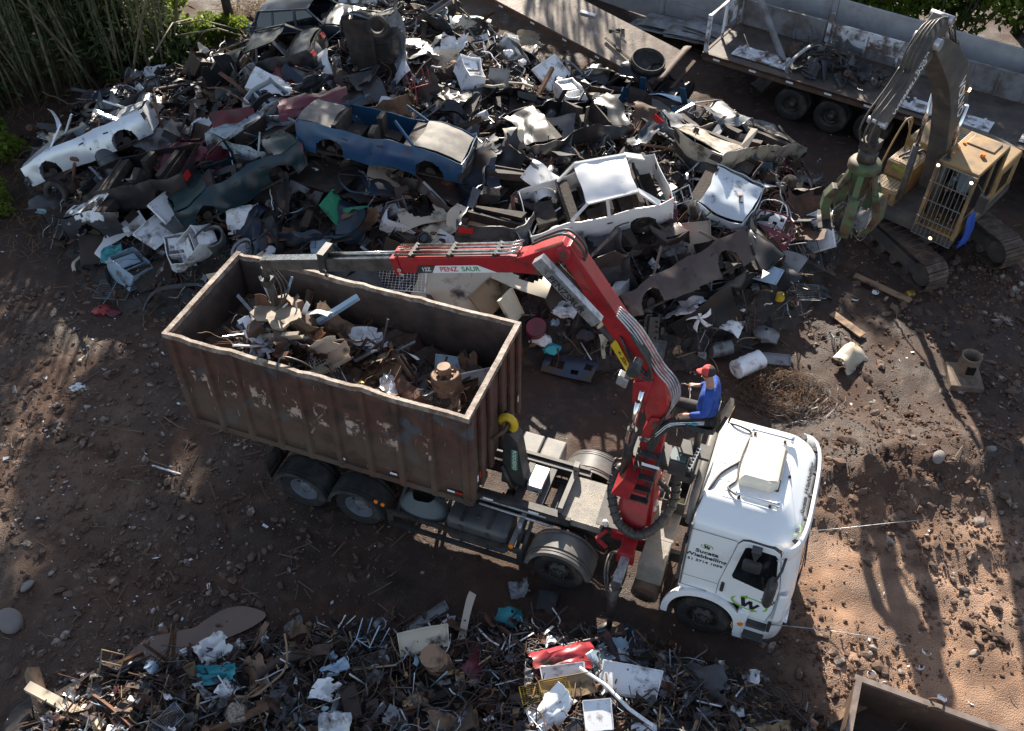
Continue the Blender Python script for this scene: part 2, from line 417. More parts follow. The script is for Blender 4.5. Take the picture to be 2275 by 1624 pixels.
# a shallow muddy pool
mk('muddy_water', (.13, .075, .045), .05, spec=.6, col2=(.07, .042, .027), sc=.8)
def puddle(pts, z, name='puddle'):
    b = MB(); c = sum((Vector(p) for p in pts), Vector()) / len(pts); n = len(pts)
    b.add([Vector(p) for p in pts], [list(range(n))])
    for v in b.v: v.z = z
    tag(b.build(name, mt['muddy_water']), None, kind='structure')
pw = []
for px, py in ((262, 1475), (320, 1420), (390, 1400), (430, 1392), (455, 1375), (500, 1350), (545, 1345), (590, 1362), (560, 1390), (480, 1425), (420, 1452), (360, 1470), (290, 1500), (255, 1500)):
    pw.append(at(px, py, -.05))
zp = max(ground_z(p.x, p.y) for p in pw); zp = sum(ground_z(p.x, p.y) for p in pw) / len(pw) + .03
q_ = []
for i in range(len(pw)):
    p0, p1, p2, p3 = (pw[(i + k) % len(pw)] for k in (-1, 0, 1, 2))
    for k in range(5):
        t = k / 5; q_.append(.5 * ((2 * p1) + (p2 - p0) * t + (2 * p0 - 5 * p1 + 4 * p2 - p3) * t * t + (3 * p1 - p0 - 3 * p2 + p3) * t ** 3))
puddle(q_, zp)

# ---------------------------------------------------------------- concrete wall
mk('concrete', (.36, .36, .37), .85, col2=(.28, .28, .29), sc=1.3, bump=.25, bsc=20, dirt=(.16, .15, .15), dsc=1.0, dlo=.6, dhi=.8)
WA = R(-36); WD = Vector((math.cos(WA), math.sin(WA), 0)); WN = Vector((WD.y, -WD.x, 0)); W0 = Vector((4.47, 34.0, -.1))
def wall():
    t = thing('concrete_wall', 'long grey precast concrete wall closing off the yard behind the flatbed trailer', 'wall', W0, (0, 0, WA))
    x = -8.0; ph = [0.0] * 3
    while x < 22:
        b = MB()
        for k in range(3):
            b.box((x + 1.5, 0, .42 + k * .815), (2.78, .09, .805))
        o = b.build('panel', mt['concrete'], t); bevel(o, .008, 1)
        p = MB(); p.box((x, 0, 1.27), (.20, .20, 2.62)); p.box((x, -.11, 1.25), (.12, .05, 2.55)); bevel(p.build('post', mt['concrete'], t), .012, 1)
        x += 3.0
wall()

# ---------------------------------------------------------------- trees, bamboo, bushes
def leafmat(name, col, col2, tr=.45):
    return mk(name, col, .55, col2=col2, sc=.8, lo=.4, hi=.6, trans=tr, spec=.3)
leafmat('leaf_dark', (.035, .06, .016), (.055, .085, .02), .3)
leafmat('leaf_bright', (.13, .19, .025), (.19, .25, .035), .55)
leafmat('bamboo_leaf', (.055, .075, .03), (.08, .10, .035), .35)
mk('bark', (.075, .06, .048), .9, col2=(.04, .032, .026), sc=4, bump=.9, bsc=18)
mk('culm', (.085, .095, .05), .5, col2=(.17, .15, .09), sc=.9, lo=.4, hi=.6, dirt=(.10, .09, .06), dsc=3)
mk('dry_culm', (.20, .165, .11), .6, col2=(.12, .095, .06), sc=1.2)
mk('straw', (.22, .15, .075), .9, col2=(.13, .085, .045), sc=1.5)
def leaf(b, p, L, W, d, nrm):
    d = d.normalized(); s_ = d.cross(nrm)
    s_ = s_.normalized() if s_.length > 1e-3 else d.orthogonal()
    b.add([p, p + d * L * .5 + s_ * W * .5, p + d * L, p + d * L * .5 - s_ * W * .5], [(0, 1, 2, 3)])
def rdir(): 
    while 1:
        v = Vector((U(-1, 1), U(-1, 1), U(-1, 1)))
        if .05 < v.length < 1: return v.normalized()
def tree(x, y, h, cr, label, n=3200, ls=.26, leafm='leaf_dark', cz=None, cb=.38, lean=(0, 0), tr=.17, cat='tree'):
    z0 = -.15; t = thing('tree', label, cat, (x, y, z0), group=None)
    b = MB(); top = Vector((lean[0], lean[1], h * .82)); pts = [Vector((0, 0, 0)).lerp(top, k / 6) + Vector((U(-.12, .12), U(-.12, .12), 0)) * (k > 0) for k in range(7)]
    b.tube(pts, [tr * (1.25 - k * .17) for k in range(7)], 9)
    cl = []
    for k in range(9):
        s = pts[2 + k % 4]; a = U(0, 6.3); e = Vector((lean[0] * .8 + math.cos(a) * cr * U(.4, .8), lean[1] * .8 + math.sin(a) * cr * U(.4, .8), h * U(cb + .12, .95)))
        mid = s.lerp(e, .5) + Vector((0, 0, -.2)); b.tube([s, mid, e], [tr * .45, tr * .28, tr * .08], 5); cl.append((e, cr * U(.28, .5)))
    for k in range(9):
        a = U(0, 6.3); q = math.sqrt(U(0, 1)); cl.append((Vector((lean[0] + math.cos(a) * q * cr * .8, lean[1] + math.sin(a) * q * cr * .8, h * U(cb, 1.0))), cr * U(.22, .42)))
    b.build('trunk', mt['bark'], t)
    f = MB()
    for _ in range(n):
        c, r = rnd.choice(cl); d = rdir(); p = c + Vector((d.x, d.y, d.z * .75)) * r * (rnd.random() ** .45)
        leaf(f, p, ls * U(.6, 1.3), ls * U(.4, .7), rdir() + Vector((0, 0, -.4)), rdir())
    f.build('crown', mt[leafm], t)
    return t
tree(-5.2, 37.0, 13, 3.4, 'tall dark tree with a thick trunk standing behind the back of the scrap heap', 3000, .3)
tree(-9.5, 31.9, 11.5, .95, 'slender dark trunk beside the bamboo, leftmost of the tree trunks', 1500, .28, tr=.14)
tree(-8.2, 33.6, 12, 1.5, 'slender dark trunk in bright undergrowth, nearest the dark station wagon', 1500, .28, tr=.17)
tree(-7.0, 37.5, 15.5, 2.9, 'tall leafy tree behind the dark station wagon, its trunk hidden by the heap', 11000, .42)
tree(2.0, 42, 10.5, 2.8, 'leafy tree beyond the concrete wall behind the sloping steel deck', 1500, .3)
tree(9.6, 38.5, 10.5, 3.2, 'broad dark tree beyond the concrete wall behind the flatbed trailer', 7000, .34)
tree(13.6, 35.0, 8.6, 3.0, 'broad dark tree beyond the concrete wall behind the yellow excavator', 7000, .34)
tree(17.5, 32.5, 7.6, 3.0, 'dark tree beyond the concrete wall at the far right', 6000, .34)
tree(20.5, 28.5, 6.0, 2.4, 'dark tree rising outside the yard to the right of the excavator', 5000, .34)
def bush(x, y, rx, ry, h, n, label, leafm='leaf_bright', ls=.16, name='bush', z0=-.1):
    t = thing(name, label, 'bush', (x, y, z0)); f = MB(); s = MB()
    cl = [(Vector((U(-rx, rx) * .8, U(-ry, ry) * .8, h * U(.2, .85))), U(.25, .5) * min(rx, h)) for _ in range(14)]
    for c, r in cl: s.tube([(c.x * .2, c.y * .2, 0), (c.x * .6, c.y * .6, c.z * .6), c], [.03, .02, .008], 5)
    for _ in range(n):
        c, r = rnd.choice(cl); d = rdir(); p = c + d * r * rnd.random() ** .4
        if p.z < .03: continue
        leaf(f, p, ls * U(.6, 1.4), ls * U(.4, .8), rdir() + Vector((0, 0, -.2)), rdir())
    f.build('foliage', mt[leafm], t); s.build('stem', mt['bark'], t)
bush(11.4, 31.6, 1.6, 1.3, 4.6, 2600, 'bright green bush rising above the wall beside its pale post', ls=.2)
bush(14.2, 30.2, 1.8, 1.3, 4.8, 2800, 'bright green bush rising above the wall behind the excavator boom', ls=.2)
bush(17.6, 29.2, 2.2, 2.2, 5.4, 2600, 'dark green bush above the wall in the top right corner', 'leaf_dark', ls=.24)
bush(8.6, 34.5, 1.4, 1.3, 4.2, 1200, 'small green bush peeping over the wall top behind the trailer', ls=.18)
bush(-14.9, 24.4, .9, 1.2, 1.3, 2600, 'sunlit yellow-green bush at the left edge below the bamboo', ls=.15)
bush(-14.3, 22.2, .7, 1.0, .8, 1500, 'low sunlit green weeds at the left edge beside the bare bank', ls=.12)
bush(-16.9, 28.2, 1.6, 1.6, 3.0, 1600, 'dark shaded bush left of the silver car under the bamboo', 'leaf_dark', ls=.2)
bush(-10.9, 30.7, .8, .7, 1.5, 2600, 'sunlit yellow-green undergrowth right of the bamboo stems', ls=.16)
bush(-9.7, 31.3, .7, .7, 1.2, 2200, 'sunlit yellow-green undergrowth around the second slender trunk', ls=.16)
bush(-11.8, 31.9, 1.0, .7, 2.3, 2400, 'sunlit green undergrowth half hidden behind the bamboo stems', ls=.17)
bush(-21.5, 31.5, 3.0, 1.6, 7.0, 5200, 'deep shaded thicket behind the bamboo at the top left', 'leaf_dark', ls=.5)
bush(-16.5, 33.5, 3.0, 1.6, 7.5, 5200, 'deep shaded thicket behind the dense bamboo stems', 'leaf_dark', ls=.5)
bush(-13.6, 33.6, 1.6, 1.2, 6.0, 3600, 'deep shaded thicket between the bamboo and the leftmost trunk', 'leaf_dark', ls=.45)
bush(-17.6, 26.8, 1.2, 1.0, 2.6, 2200, 'dark leafy growth at the foot of the bamboo at the left', 'leaf_dark', ls=.3)
bush(-11.8, 29.6, 1.6, .9, 1.8, 2400, 'dark leafy growth at the foot of the bamboo behind the silver saloon', 'leaf_dark', ls=.28)
bush(13.0, 34.0, 3.2, 1.2, 3.6, 4200, 'dark thicket beyond the wall behind the excavator boom', 'leaf_dark', ls=.45)
bush(19.5, 31.5, 3.2, 1.6, 4.2, 4200, 'dark thicket beyond the wall in the far top right corner', 'leaf_dark', ls=.45)
for x, y, rx, h in ((-27, 36, 3.5, 6), (-23, 38.5, 3.0, 6), (-18.5, 38.5, 3.0, 6), (-14.5, 38, 2.4, 5.5)):
    bush(x, y, rx, 1.6, h, 3000, 'dense green thicket far behind the bamboo', 'leaf_bright', ls=.5); o = COL.objects[-1]
for o in COL.objects:
    if o.get('label') == 'dense green thicket far behind the bamboo': o['group'] = 'thickets far behind the bamboo'
def straw():
    b = MB()
    for _ in range(2600):
        x, y = U(-10.5, -4.0), U(30.5, 36); z = ground_z(x, y) + U(0, .12); a = U(0, 6.3); l = U(.2, .7)
        b.bar((x, y, z), (x + l * math.cos(a), y + l * math.sin(a), z + U(-.02, .25)), .012, .006)
    tag(b.build('dry_grass', mt['straw']), None, kind='stuff')
    b = MB()
    for _ in range(1500):
        x, y = U(-16.5, -10), U(20, 29); 
        if heap_z(x, y) > .3: continue
        z = ground_z(x, y); a = U(0, 6.3); l = U(.08, .35)
        b.bar((x, y, z), (x + l * math.cos(a), y + l * math.sin(a), z + U(.0, .2)), .010, .005)
    tag(b.build('dry_grass', mt['straw']), None, kind='stuff')
straw()
def bamboo(x, y, n, spread, label, hh=12.0, lv=5200, leanx=0.0):
    t = thing('bamboo_clump', label, 'bamboo', (x, y, -.1)); dry = MB(); f = MB()
    for i in range(n):
        a = U(0, 6.3); q = math.sqrt(rnd.random()) * spread; bx, by = math.cos(a) * q, math.sin(a) * q * .6
        h = hh * U(.6, 1.05); lx = math.cos(a) * U(.3, 1.6) + leanx + U(-.9, .9); ly = math.sin(a) * U(.0, 1.2) + U(-.8, .5); cv = U(.2, 1.6)
        isdry = rnd.random() < .28
        if isdry and rnd.random() < .5: lx *= 2.6; ly -= 1.0; h *= .75
        pts = []
        for k in range(8):
            s = k / 7; pts.append((bx + lx * s + lx * cv * s * s * .8, by + ly * s + ly * cv * s * s * .6, h * (s - .06 * cv * s * s)))
        r = U(.026, .05); m = MB() if (not isdry and i < 70) else dry
        m.tube(pts, [r * (1 - .65 * k / 7) for k in range(8)], 6)
        if m is not dry: m.build('culm', mt['culm'], t)
        if not isdry:
            for _ in range(int(lv / n)):
                s = U(.07, 1.0); k = min(6, int(s * 7)); p = Vector(pts[k]).lerp(Vector(pts[k + 1]), s * 7 - k) + rdir() * U(.1, 1.0)
                leaf(f, p, U(.22, .42), U(.04, .075), rdir() + Vector((0, 0, -.5)), rdir())
    tag(dry.build('dead_culms', mt['dry_culm'], t), None, kind='stuff'); f.build('foliage', mt['bamboo_leaf'], t)
bamboo(-15.6, 28.4, 60, 2.0, 'dense clump of tall bamboo at the far left above the silver car', 15, 14000, -.6)
bamboo(-12.6, 29.2, 62, 1.9, 'dense clump of tall bamboo rising straight behind the tail of the silver car', 15.5, 14000, -.3)
bamboo(-13.0, 30.4, 34, .8, 'thinner bamboo clump with dead canes leaning over the heap', 12, 6000, -.2)
bamboo(-20.2, 31.0, 40, 2.2, 'shadowed bamboo clump in the top left corner of the photo', 14, 13000, -.5)
def canes():
    for i, (a, b_) in enumerate((((560, 62), (700, 160)), ((345, 65), (560, 72)), ((390, 80), (590, 95)), ((470, 120), (640, 105)), ((345, 115), (430, 40)))):
        p, q = at(*a, 1.2 + .2 * i), at(*b_, 1.9 - .1 * i); m = p.lerp(q, .5) + Vector((0, 0, .35))
        o = MB(); o.tube([p, m, q], [.03, .025, .012], 6); tag(o.build('dead_cane', mt['dry_culm']), 'dry pale bamboo cane fallen across towards the back of the heap', 'bamboo cane', 'fallen bamboo canes at the back of the heap')
canes()
# ---------------------------------------------------------------- the white hook-lift truck (x forward, y away from the camera)
T0 = Vector((-.266, 11.927, 0)); TYAW = R(-20.4)
def text(name, s, size, matl, parent, loc, rot, bold=False, sx=1.0, align='CENTER', shear=0.0):
    c = bpy.data.curves.new(name, 'FONT'); c.body = s; c.size = size; c.align_x = align; c.align_y = 'CENTER'; c.extrude = .0015; c.shear = shear
    if bold: c.offset = size * .018
    c.resolution_u = 3
    q = bpy.data.objects.new('t', c); COL.objects.link(q); me = bpy.data.meshes.new_from_object(q.evaluated_get(bpy.context.evaluated_depsgraph_get())); bpy.data.objects.remove(q)
    me.materials.clear(); me.materials.append(matl)
    o = bpy.data.objects.new(name, me); COL.objects.link(o); o.parent = parent; o.location = loc; o.rotation_euler = rot; o.scale = (sx, 1, 1)
    return o
mk('ink', (.015, .015, .02), .5); mk('green_ink', (.22, .46, .03), .5); mk('white_ink', (.75, .75, .75), .5); mk('cream', (.72, .66, .54), .4)
mk('tyre', (.02, .019, .019), .8, col2=(.085, .065, .05), sc=3.0, lo=.48, hi=.66, bump=.35, bsc=45)
mk('rim_steel', (.27, .29, .32), .4, .4, col2=(.14, .13, .12), sc=4, lo=.5, hi=.7)
mk('rim_dark', (.035, .034, .034), .5, .3, col2=(.09, .075, .06), sc=6)
def ring_tyre(r, w_, ri):
    h = w_ / 2
    b = MB(); b.lathe([(ri, -h * .72), (ri + (r - ri) * .35, -h), (r * .93, -h * .97), (r * .985, -h * .78), (r, -h * .6), (r, h * .6), (r * .985, h * .78), (r * .93, h * .97), (ri + (r - ri) * .35, h), (ri, h * .72), (ri, -h * .72)], 36, axis='y')
    for k in range(36):
        a = 2 * PI * k / 36
        for sy in (-.5, 0, .5):
            m = Matrix.Rotation(-a, 3, 'Y'); b.box(m @ Vector((r + .004, 0, 0)) + Vector((0, sy * h, 0)), (.016, h * .4, r * .1), m)
    return b
def truck_wheel(parent, x, y, z, r, rear=False, side=-1, rimm='rim_steel'):
    """side -1: outer face towards the camera"""
    wd = .29
    t = ring_tyre(r, wd, r * .57); o = t.build('wheel', mt['tyre'], parent, (x, y, z)); sharp(o, 40)
    b = MB(); q = side; ri = r * .575
    if rear: prof = [(ri, q * wd * .40), (ri * .96, q * wd * .40), (ri * .93, q * wd * .1), (ri * .86, -q * .02), (ri * .83, -q * .05), (ri * .45, -q * .07), (ri * .40, q * .05), (0, q * .06)]
    else: prof = [(ri, q * wd * .42), (ri * .95, q * wd * .42), (ri * .90, q * wd * .22), (ri * .80, q * wd * .2), (ri * .55, q * wd * .52), (ri * .5, q * wd * .54), (ri * .36, q * wd * .56), (ri * .3, q * wd * .72), (0, q * wd * .74)]
    b.lathe(prof, 28, axis='y')
    rm = b.build('rim', mt[rimm], o); sharp(rm, 30)
    h = MB()
    for k in range(8):
        a = 2 * PI * k / 8; rr = ri * .66; yy = (q * wd * .30 if not rear else -q * .052); h.cyl((rr * math.cos(a), yy - .0 * q, rr * math.sin(a)), (rr * math.cos(a), yy + q * .016, rr * math.sin(a)), .034, n=12)
    h.build('vent_hole', mt['glass_dark'], o)
    n_ = MB()
    for k in range(10):
        a = 2 * PI * (k + .5) / 10; rr = ri * .48; y0 = (q * wd * .5 if not rear else -q * .07); n_.cyl((rr * math.cos(a), y0, rr * math.sin(a)), (rr * math.cos(a), y0 + q * (.07 if not rear else .05), rr * math.sin(a)), .017, .014, n=8)
    n_.build('wheel_nut', mt[rimm], o)
    if rear:
        t2 = ring_tyre(r, wd, r * .57); t2.build('inner_tyre', mt['tyre'], o, (0, -q * .33, 0))
    return o
def rrect(x0, x1, y0, y1, rf, rr, n=7, bulge=.0):
    """plan outline, rounded front (x1) and rear corners, counter-clockwise"""
    out = []
    for cx, cy, r, a0 in ((x1 - rf, y1 - rf, rf, 0), (x0 + rr, y1 - rr, rr, 90), (x0 + rr, y0 + rr, rr, 180), (x1 - rf, y0 + rf, rf, 270)):
        for k in range(n + 1):
            a = R(a0 + 90 * k / n); p = [cx + r * math.cos(a), cy + r * math.sin(a)]
            out.append(p)
    for p in out:
        if p[0] > x1 - rf - 1e-6: 
            p[0] += bulge * (1 - (2 * (p[1] - (y0 + y1) / 2) / (y1 - y0)) ** 2)
    return out
def loft(b, rings, mi=0, capb=True, capt=True, sm=True):
    n = len(rings[0]); vs = [p for r in rings for p in r]; fs = []
    for k in range(len(rings) - 1):
        for i in range(n): fs.append((k * n + i, k * n + (i + 1) % n, (k + 1) * n + (i + 1) % n, (k + 1) * n + i))
    b.add(vs, fs, mi, sm); base = len(b.v) - len(vs)
    if capb: b.f.append([base + i for i in reversed(range(n))]); b.mi.append(mi); b.sm.append(False)
    if capt: b.f.append([base + (len(rings) - 1) * n + i for i in range(n)]); b.mi.append(mi); b.sm.append(False)
def rpoly(x0, x1, z0, z1, r, n=5):
    out = []
    for cx, cz, a0 in ((x1 - r, z1 - r, 0), (x0 + r, z1 - r, 90), (x0 + r, z0 + r, 180), (x1 - r, z0 + r, 270)):
        for k in range(n + 1):
            a = R(a0 + 90 * k / n); out.append((cx + r * math.cos(a), cz + r * math.sin(a)))
    return out
def w_logo(parent, c, s, yface, plane='side', tilt=0):
    """black W between two green arrows, on the near side (y = yface) or on the roof front"""
    b = MB(); g = MB(); cx, cz = c
    for x0, z0, x1, z1, wd in ((-.34, .34, -.18, -.30, .17), (-.18, -.30, .02, .20, .12), (.02, .20, .16, -.34, .15), (.16, -.34, .38, .12, .13)):
        d = Vector((x1 - x0, z1 - z0)).normalized(); q = Vector((-d.y, d.x)) * wd / 2
        b.prism([((x0 - q.x) * s, (z0 - q.y) * s), ((x0 + q.x) * s, (z0 + q.y) * s), ((x1 + q.x) * s, (z1 + q.y) * s), ((x1 - q.x) * s, (z1 - q.y) * s)], 0, .003)
    for a0, a1 in ((150, 285), (-30, 105)):
        for k in range(12):
            u0, u1 = R(a0 + (a1 - a0) * k / 12), R(a0 + (a1 - a0) * (k + 1) / 12); wq = .05 + .04 * k / 12
            P = lambda u, r: (r * math.cos(u) * .74 * s, r * math.sin(u) * .42 * s)
            g.prism([P(u0, 1 - wq), P(u0, 1 + wq), P(u1, 1 + wq), P(u1, 1 - wq)], 0, .003)
        ue = R(a1); ex, ez = .74 * math.cos(ue) * s, .42 * math.sin(ue) * s; sg = 1 if a0 == 150 else -1
        g.prism([(ex - .02 * s * sg, ez - .14 * s), (ex + .26 * s * sg, ez + .03 * s * sg), (ex - .02 * s * sg, ez + .14 * s)], 0, .003)
    ob = b.build('logo', mt['ink'], parent); og = g.build('logo', mt['green_ink'], parent)
    for o in (ob, og):
        if plane == 'side': o.location = (cx, yface - .004, cz); o.rotation_euler = (0, R(tilt), 0)
        else: o.location = (cx, yface, cz); o.rotation_euler = tilt
def truck():
    T = thing('hook_lift_truck', 'white hook-lift truck with a high roofed cab carrying the rusty open container', 'truck', T0, (0, 0, TYAW))
    # frame rails, cross members, deck
    b = MB()
    for y in (-.42, .42):
        b.box((.35, y, .88), (9.6, .09, .27)); b.box((-1.6, y * 1.25, 1.17), (6.6, .12, .22))
    for x in (-4.3, -3.1, -1.9, -.8, .3, 1.2, 2.5, 4.4): b.box((x, 0, .88), (.12, .82, .2))
    for x in (.55, .98): b.box((x, 0, 1.18), (.14, 1.0, .16))
    bevel(b.build('chassis', mt['black_steel'], T), .008, 1)
    b = MB(); b.box((1.85, -.12, 1.30), (.78, 1.0, .02)); b.box((1.85, -.12, 1.2), (.74, .96, .17)); b.build('deck_plate', mt['checker'], T)
    b = MB(); b.box((.80, .05, 1.32), (.28, .52, .16)); b.build('cross_beam', mt['dull_alloy'], T)
    b = MB(); b.box((1.42, -.02, 1.36), (.09, 1.05, .2)); b.box((1.42, .45, 1.50), (.1, .14, .14)); b.build('cross_beam', mt['grey_plastic'], T)
    for y in (-.62, .62):
        b = MB(); b.box((.65, y, 1.22), (2.0, .07, .2)); b.build('side_beam', mt['black_steel'], T)
        m = MB(); 
        for x in (.05, .95): m.box((x, y - .039, 1.24), (.2, .004, .05))
        m.build('reflector_strip', mt['white_ink'], T)
    # hook arm in front of the container
    b = MB(); b.prism([(.12, 1.2), (.62, 1.2), (.44, 2.45), (.30, 2.62), (.18, 2.62)], -.16, .16); b.prism([(.2, 1.15), (1.0, 1.15), (.5, 1.5)], -.10, .10)
    arm = bevel(b.build('hook_arm', mt['cab_plastic'], T), .015)
    b = MB(); pts = []
    for k in range(9):
        a = R(-60 + 255 * k / 8); pts.append((.20 + .0 + .15 * math.cos(a) * .9, 0, 2.72 + .17 * math.sin(a)))
    b.tube(pts, [.075] * 7 + [.06, .045], 8); b.build('hook', mt['yellow_paint'], arm)
    b = MB(); b.box((.39, -.163, 1.95), (.13, .004, .56)); b.build('maker_plate', mk('green_plate', (.05, .22, .10), .5), arm)
    text('lettering', 'RODOEIXO', .105, mt['white_ink'], arm, (.39, -.169, 1.95), (R(90), R(90), 0), True)
    b = MB(); b.tube([(.45, -.24, 1.0), (.15, -.2, 1.75)], .05, 10); b.tube([(.45, .24, 1.0), (.15, .2, 1.75)], .05, 10); b.build('ram', mt['black_steel'], arm)
    # wheels
    for sd in (-1, 1):
        truck_wheel(T, 4.33, sd * 1.06, .40, .50, False, sd, 'rim_dark'); truck_wheel(T, 1.63, sd * 1.06, .40, .50, False, sd, 'rim_dark')
        truck_wheel(T, -2.47, sd * 1.04, .44, .51, True, sd); truck_wheel(T, -3.68, sd * 1.04, .46, .51, True, sd)
        # mudguards: ribbed half shells
        for x, rr in ((1.63, .63), (-2.47, .60), (-3.68, .60)):
            g = MB()
            for i, (y0, y1, dr) in enumerate(((.74, .79, .0), (.79, .82, -.02), (.82, .86, .0), (.86, 1.16, .012), (1.16, 1.20, -.008), (1.20, 1.23, .0), (1.23, 1.25, -.02), (1.25, 1.30, -.005))):
                r_ = rr + dr; g.grid(lambda u, v: (x - r_ * math.cos(R(8) + u * R(164)), sd * (y0 + (y1 - y0) * v), .47 + r_ * math.sin(R(8) + u * R(164)) * (1.0 if x > 0 else .95)), 22, 1, th=.012)
            g.grid(lambda u, v: (x - (rr - .0 - .07 * v) * math.cos(R(8) + u * R(164)), sd * 1.30, .47 + (rr - .07 * v) * math.sin(R(8) + u * R(164))), 22, 1, th=.01)
            mg = g.build('mudguard', mt['grey_plastic'] if x > 0 else mt['cab_plastic'], T); sharp(mg, 25)
        # axle
        for x in (4.33, 1.63, -2.47, -3.68): pass
    b = MB()
    for x in (4.33, 1.63, -2.47, -3.68): b.cyl((x, -.95, .43), (x, .95, .43), .07, n=10)
    for x in (-2.47, -3.68): b.lathe([(0, -.25), (.17, -.2), (.2, 0), (.17, .2), (0, .25)], 14, o=(x, 0, .44), axis='x')
    b.build('axle', mt['rust_plate'], T)
    # fuel tank, sack and side guard on the near side
    def rtank(x0, x1, y0, y1, z0, z1):
        b = MB(); rings = []
        for x, s in ((x0, .86), (x0 + .04, .96), (x0 + .09, 1), (x1 - .09, 1), (x1 - .04, .96), (x1, .86)):
            cy, cz = (y0 + y1) / 2, (z0 + z1) / 2; rings.append([(x, cy + (p - cy) * s, cz + (q - cz) * s) for p, q in rpoly(y0, y1, z0, z1, .13)])
        loft(b, rings); return b
    tk = sharp(rtank(-.58, .62, -1.22, -.58, .40, 1.06).build('fuel_tank', mk('tank_grey', (.05, .052, .056), .5, col2=(.08, .075, .07), sc=3), T), 40)
    b = MB()
    for x in (-.28, .25):
        b.box((x, -.9, 1.068), (.07, .56, .012)); b.box((x, -1.228, .73), (.07, .012, .5))
    b.build('tank_strap', mt['cab_plastic'], tk)
    b = MB(); b.cyl((-.02, -.98, 1.06), (-.02, -.98, 1.10), .06, .05, 16); b.build('filler_cap', mt['cab_plastic'], tk)
    b = MB(); b.grid(lambda u, v: (-1.15 + .52 * math.cos(2 * PI * u) * (.35 + .65 * math.sin(PI * (.05 + .92 * v))) + .04 * noise.noise(Vector((u * 9, v * 6, 2))), -.92 + .30 * math.sin(2 * PI * u) * (.4 + .6 * math.sin(PI * (.05 + .9 * v))), .42 + .68 * v + .05 * noise.noise(Vector((u * 7, v * 5, 7)))), 26, 12); b.build('dirty_sack', mk('sack', (.10, .115, .12), .8, bump=.5, bsc=9), T)
    b = MB(); b.cyl((.80, -.98, 1.0), (.80, -.98, 1.22), .045, n=12); b.build('oil_filter', mt['rim_steel'], T)
    for sd in (-1, 1):
        b = MB(); y = sd * 1.25
        b.box((-.42, y, .78), (2.72, .05, .11)); b.box((-.42, y, .42), (2.72, .05, .12))
        for x in (-1.74, .90): b.box((x, y - sd * .01, .60), (.12, .04, .36))
        for x in (-1.62, -1.5, .80, .92): b.bar((x, y - sd * .03, .62), (x + .02, sd * .5, 1.12), .07, .05)
        b.build('side_guard', mt['black_steel'], T)
        b = MB(); b.bar((.78, sd * .6, 1.12), (.74, sd * 1.27, .92), .09, .07); b.build('lamp_arm', mt['grey_plastic'], T)
        b = MB(); b.cyl((.74, sd * 1.27, .92), (.74, sd * 1.31, .92), .045, n=12); b.build('marker_lamp', mt['amber'], T)
        b = MB(); b.cyl((-1.86, sd * 1.24, .93), (-1.86, sd * 1.28, .93), .04, n=12); b.cyl((-2.0, sd * 1.24, .96), (-2.0, sd * 1.28, .96), .04, n=12); b.build('marker_lamp', mt['amber'], T)
    # long grey pipe along the rail
    b = MB(); b.tube([(-.1, -.72, 1.12), (1.35, -.72, 1.08)], .028, 8); b.tube([(-.1, -.66, 1.2), (1.2, -.66, 1.2)], .02, 8); b.build('pipe', mt['dull_alloy'], T)
    # battery boxes on the far side
    b = MB(); b.box((.35, .92, 1.0), (.42, .5, .5)); b.box((.80, .92, 1.0), (.42, .5, .5)); bevel(b.build('battery_box', mt['grey_plastic'], T), .03)
    # rear bumper frame with lamps
    b = MB(); b.box((-4.42, 0, .62), (.1, 2.4, .14)); 
    for y in (-.7, .7): b.box((-4.42, y, .85), (.08, .1, .4))
    b.box((-4.36, -1.05, .95), (.06, .45, .34)); b.box((-4.36, 1.05, .95), (.06, .45, .34)); b.build('rear_bumper', mt['black_steel'], T)
    b = MB(); b.box((-4.40, -1.0, .85), (.05, .3, .12)); b.box((-4.40, 1.0, .85), (.05, .3, .12)); b.build('tail_lamp', mt['red_lamp'], T)
    # toolbox, silencer and air filter between crane and cab
    b = MB(); b.box((3.28, -.78, 1.05), (.46, .62, .5)); b.box((3.28, -.05, 1.28), (.5, .86, .04)); bevel(b.build('exhaust_cover', mt['checker'], T), .02)
    b = MB(); b.tube([(3.28, -.55, .62), (3.26, -1.20, .55)], .25, 24); b.build('silencer', mt['rust_plate'], T)
    b = MB(); rr_ = .24
    for i in range(-4, 5):
        for j in range(-4, 5):
            x, z = i * .05 + (.025 if j % 2 else 0), j * .046
            if x * x + z * z < .2 ** 2: b.cyl((3.26 + x, -1.195, .55 + z), (3.26 + x, -1.206, .55 + z), .014, n=6)
    b.build('silencer_hole', mt['glass_dark'], T)
    b = MB()
    for y0, y1, z in ((.28, .72, 1.25),):
        b.box((3.34, .5, 1.22), (.40, .62, .03)); 
        for x in (3.14, 3.54): b.box((x, .5, 1.42), (.015, .62, .4))
        for y in (.19, .81): b.box((3.34, y, 1.42), (.40, .015, .4))
    b.build('tool_tray', mt['cab_plastic'], T)
    b = MB(); b.grid(lambda u, v: (3.22 + .28 * u, .22 + .3 * v, 1.36 + .07 * noise.noise(Vector((u * 4, v * 4, 1)))), 8, 8); b.build('rag', mk('yellow_rag', (.6, .5, .22), .9), T)
    cab(T)
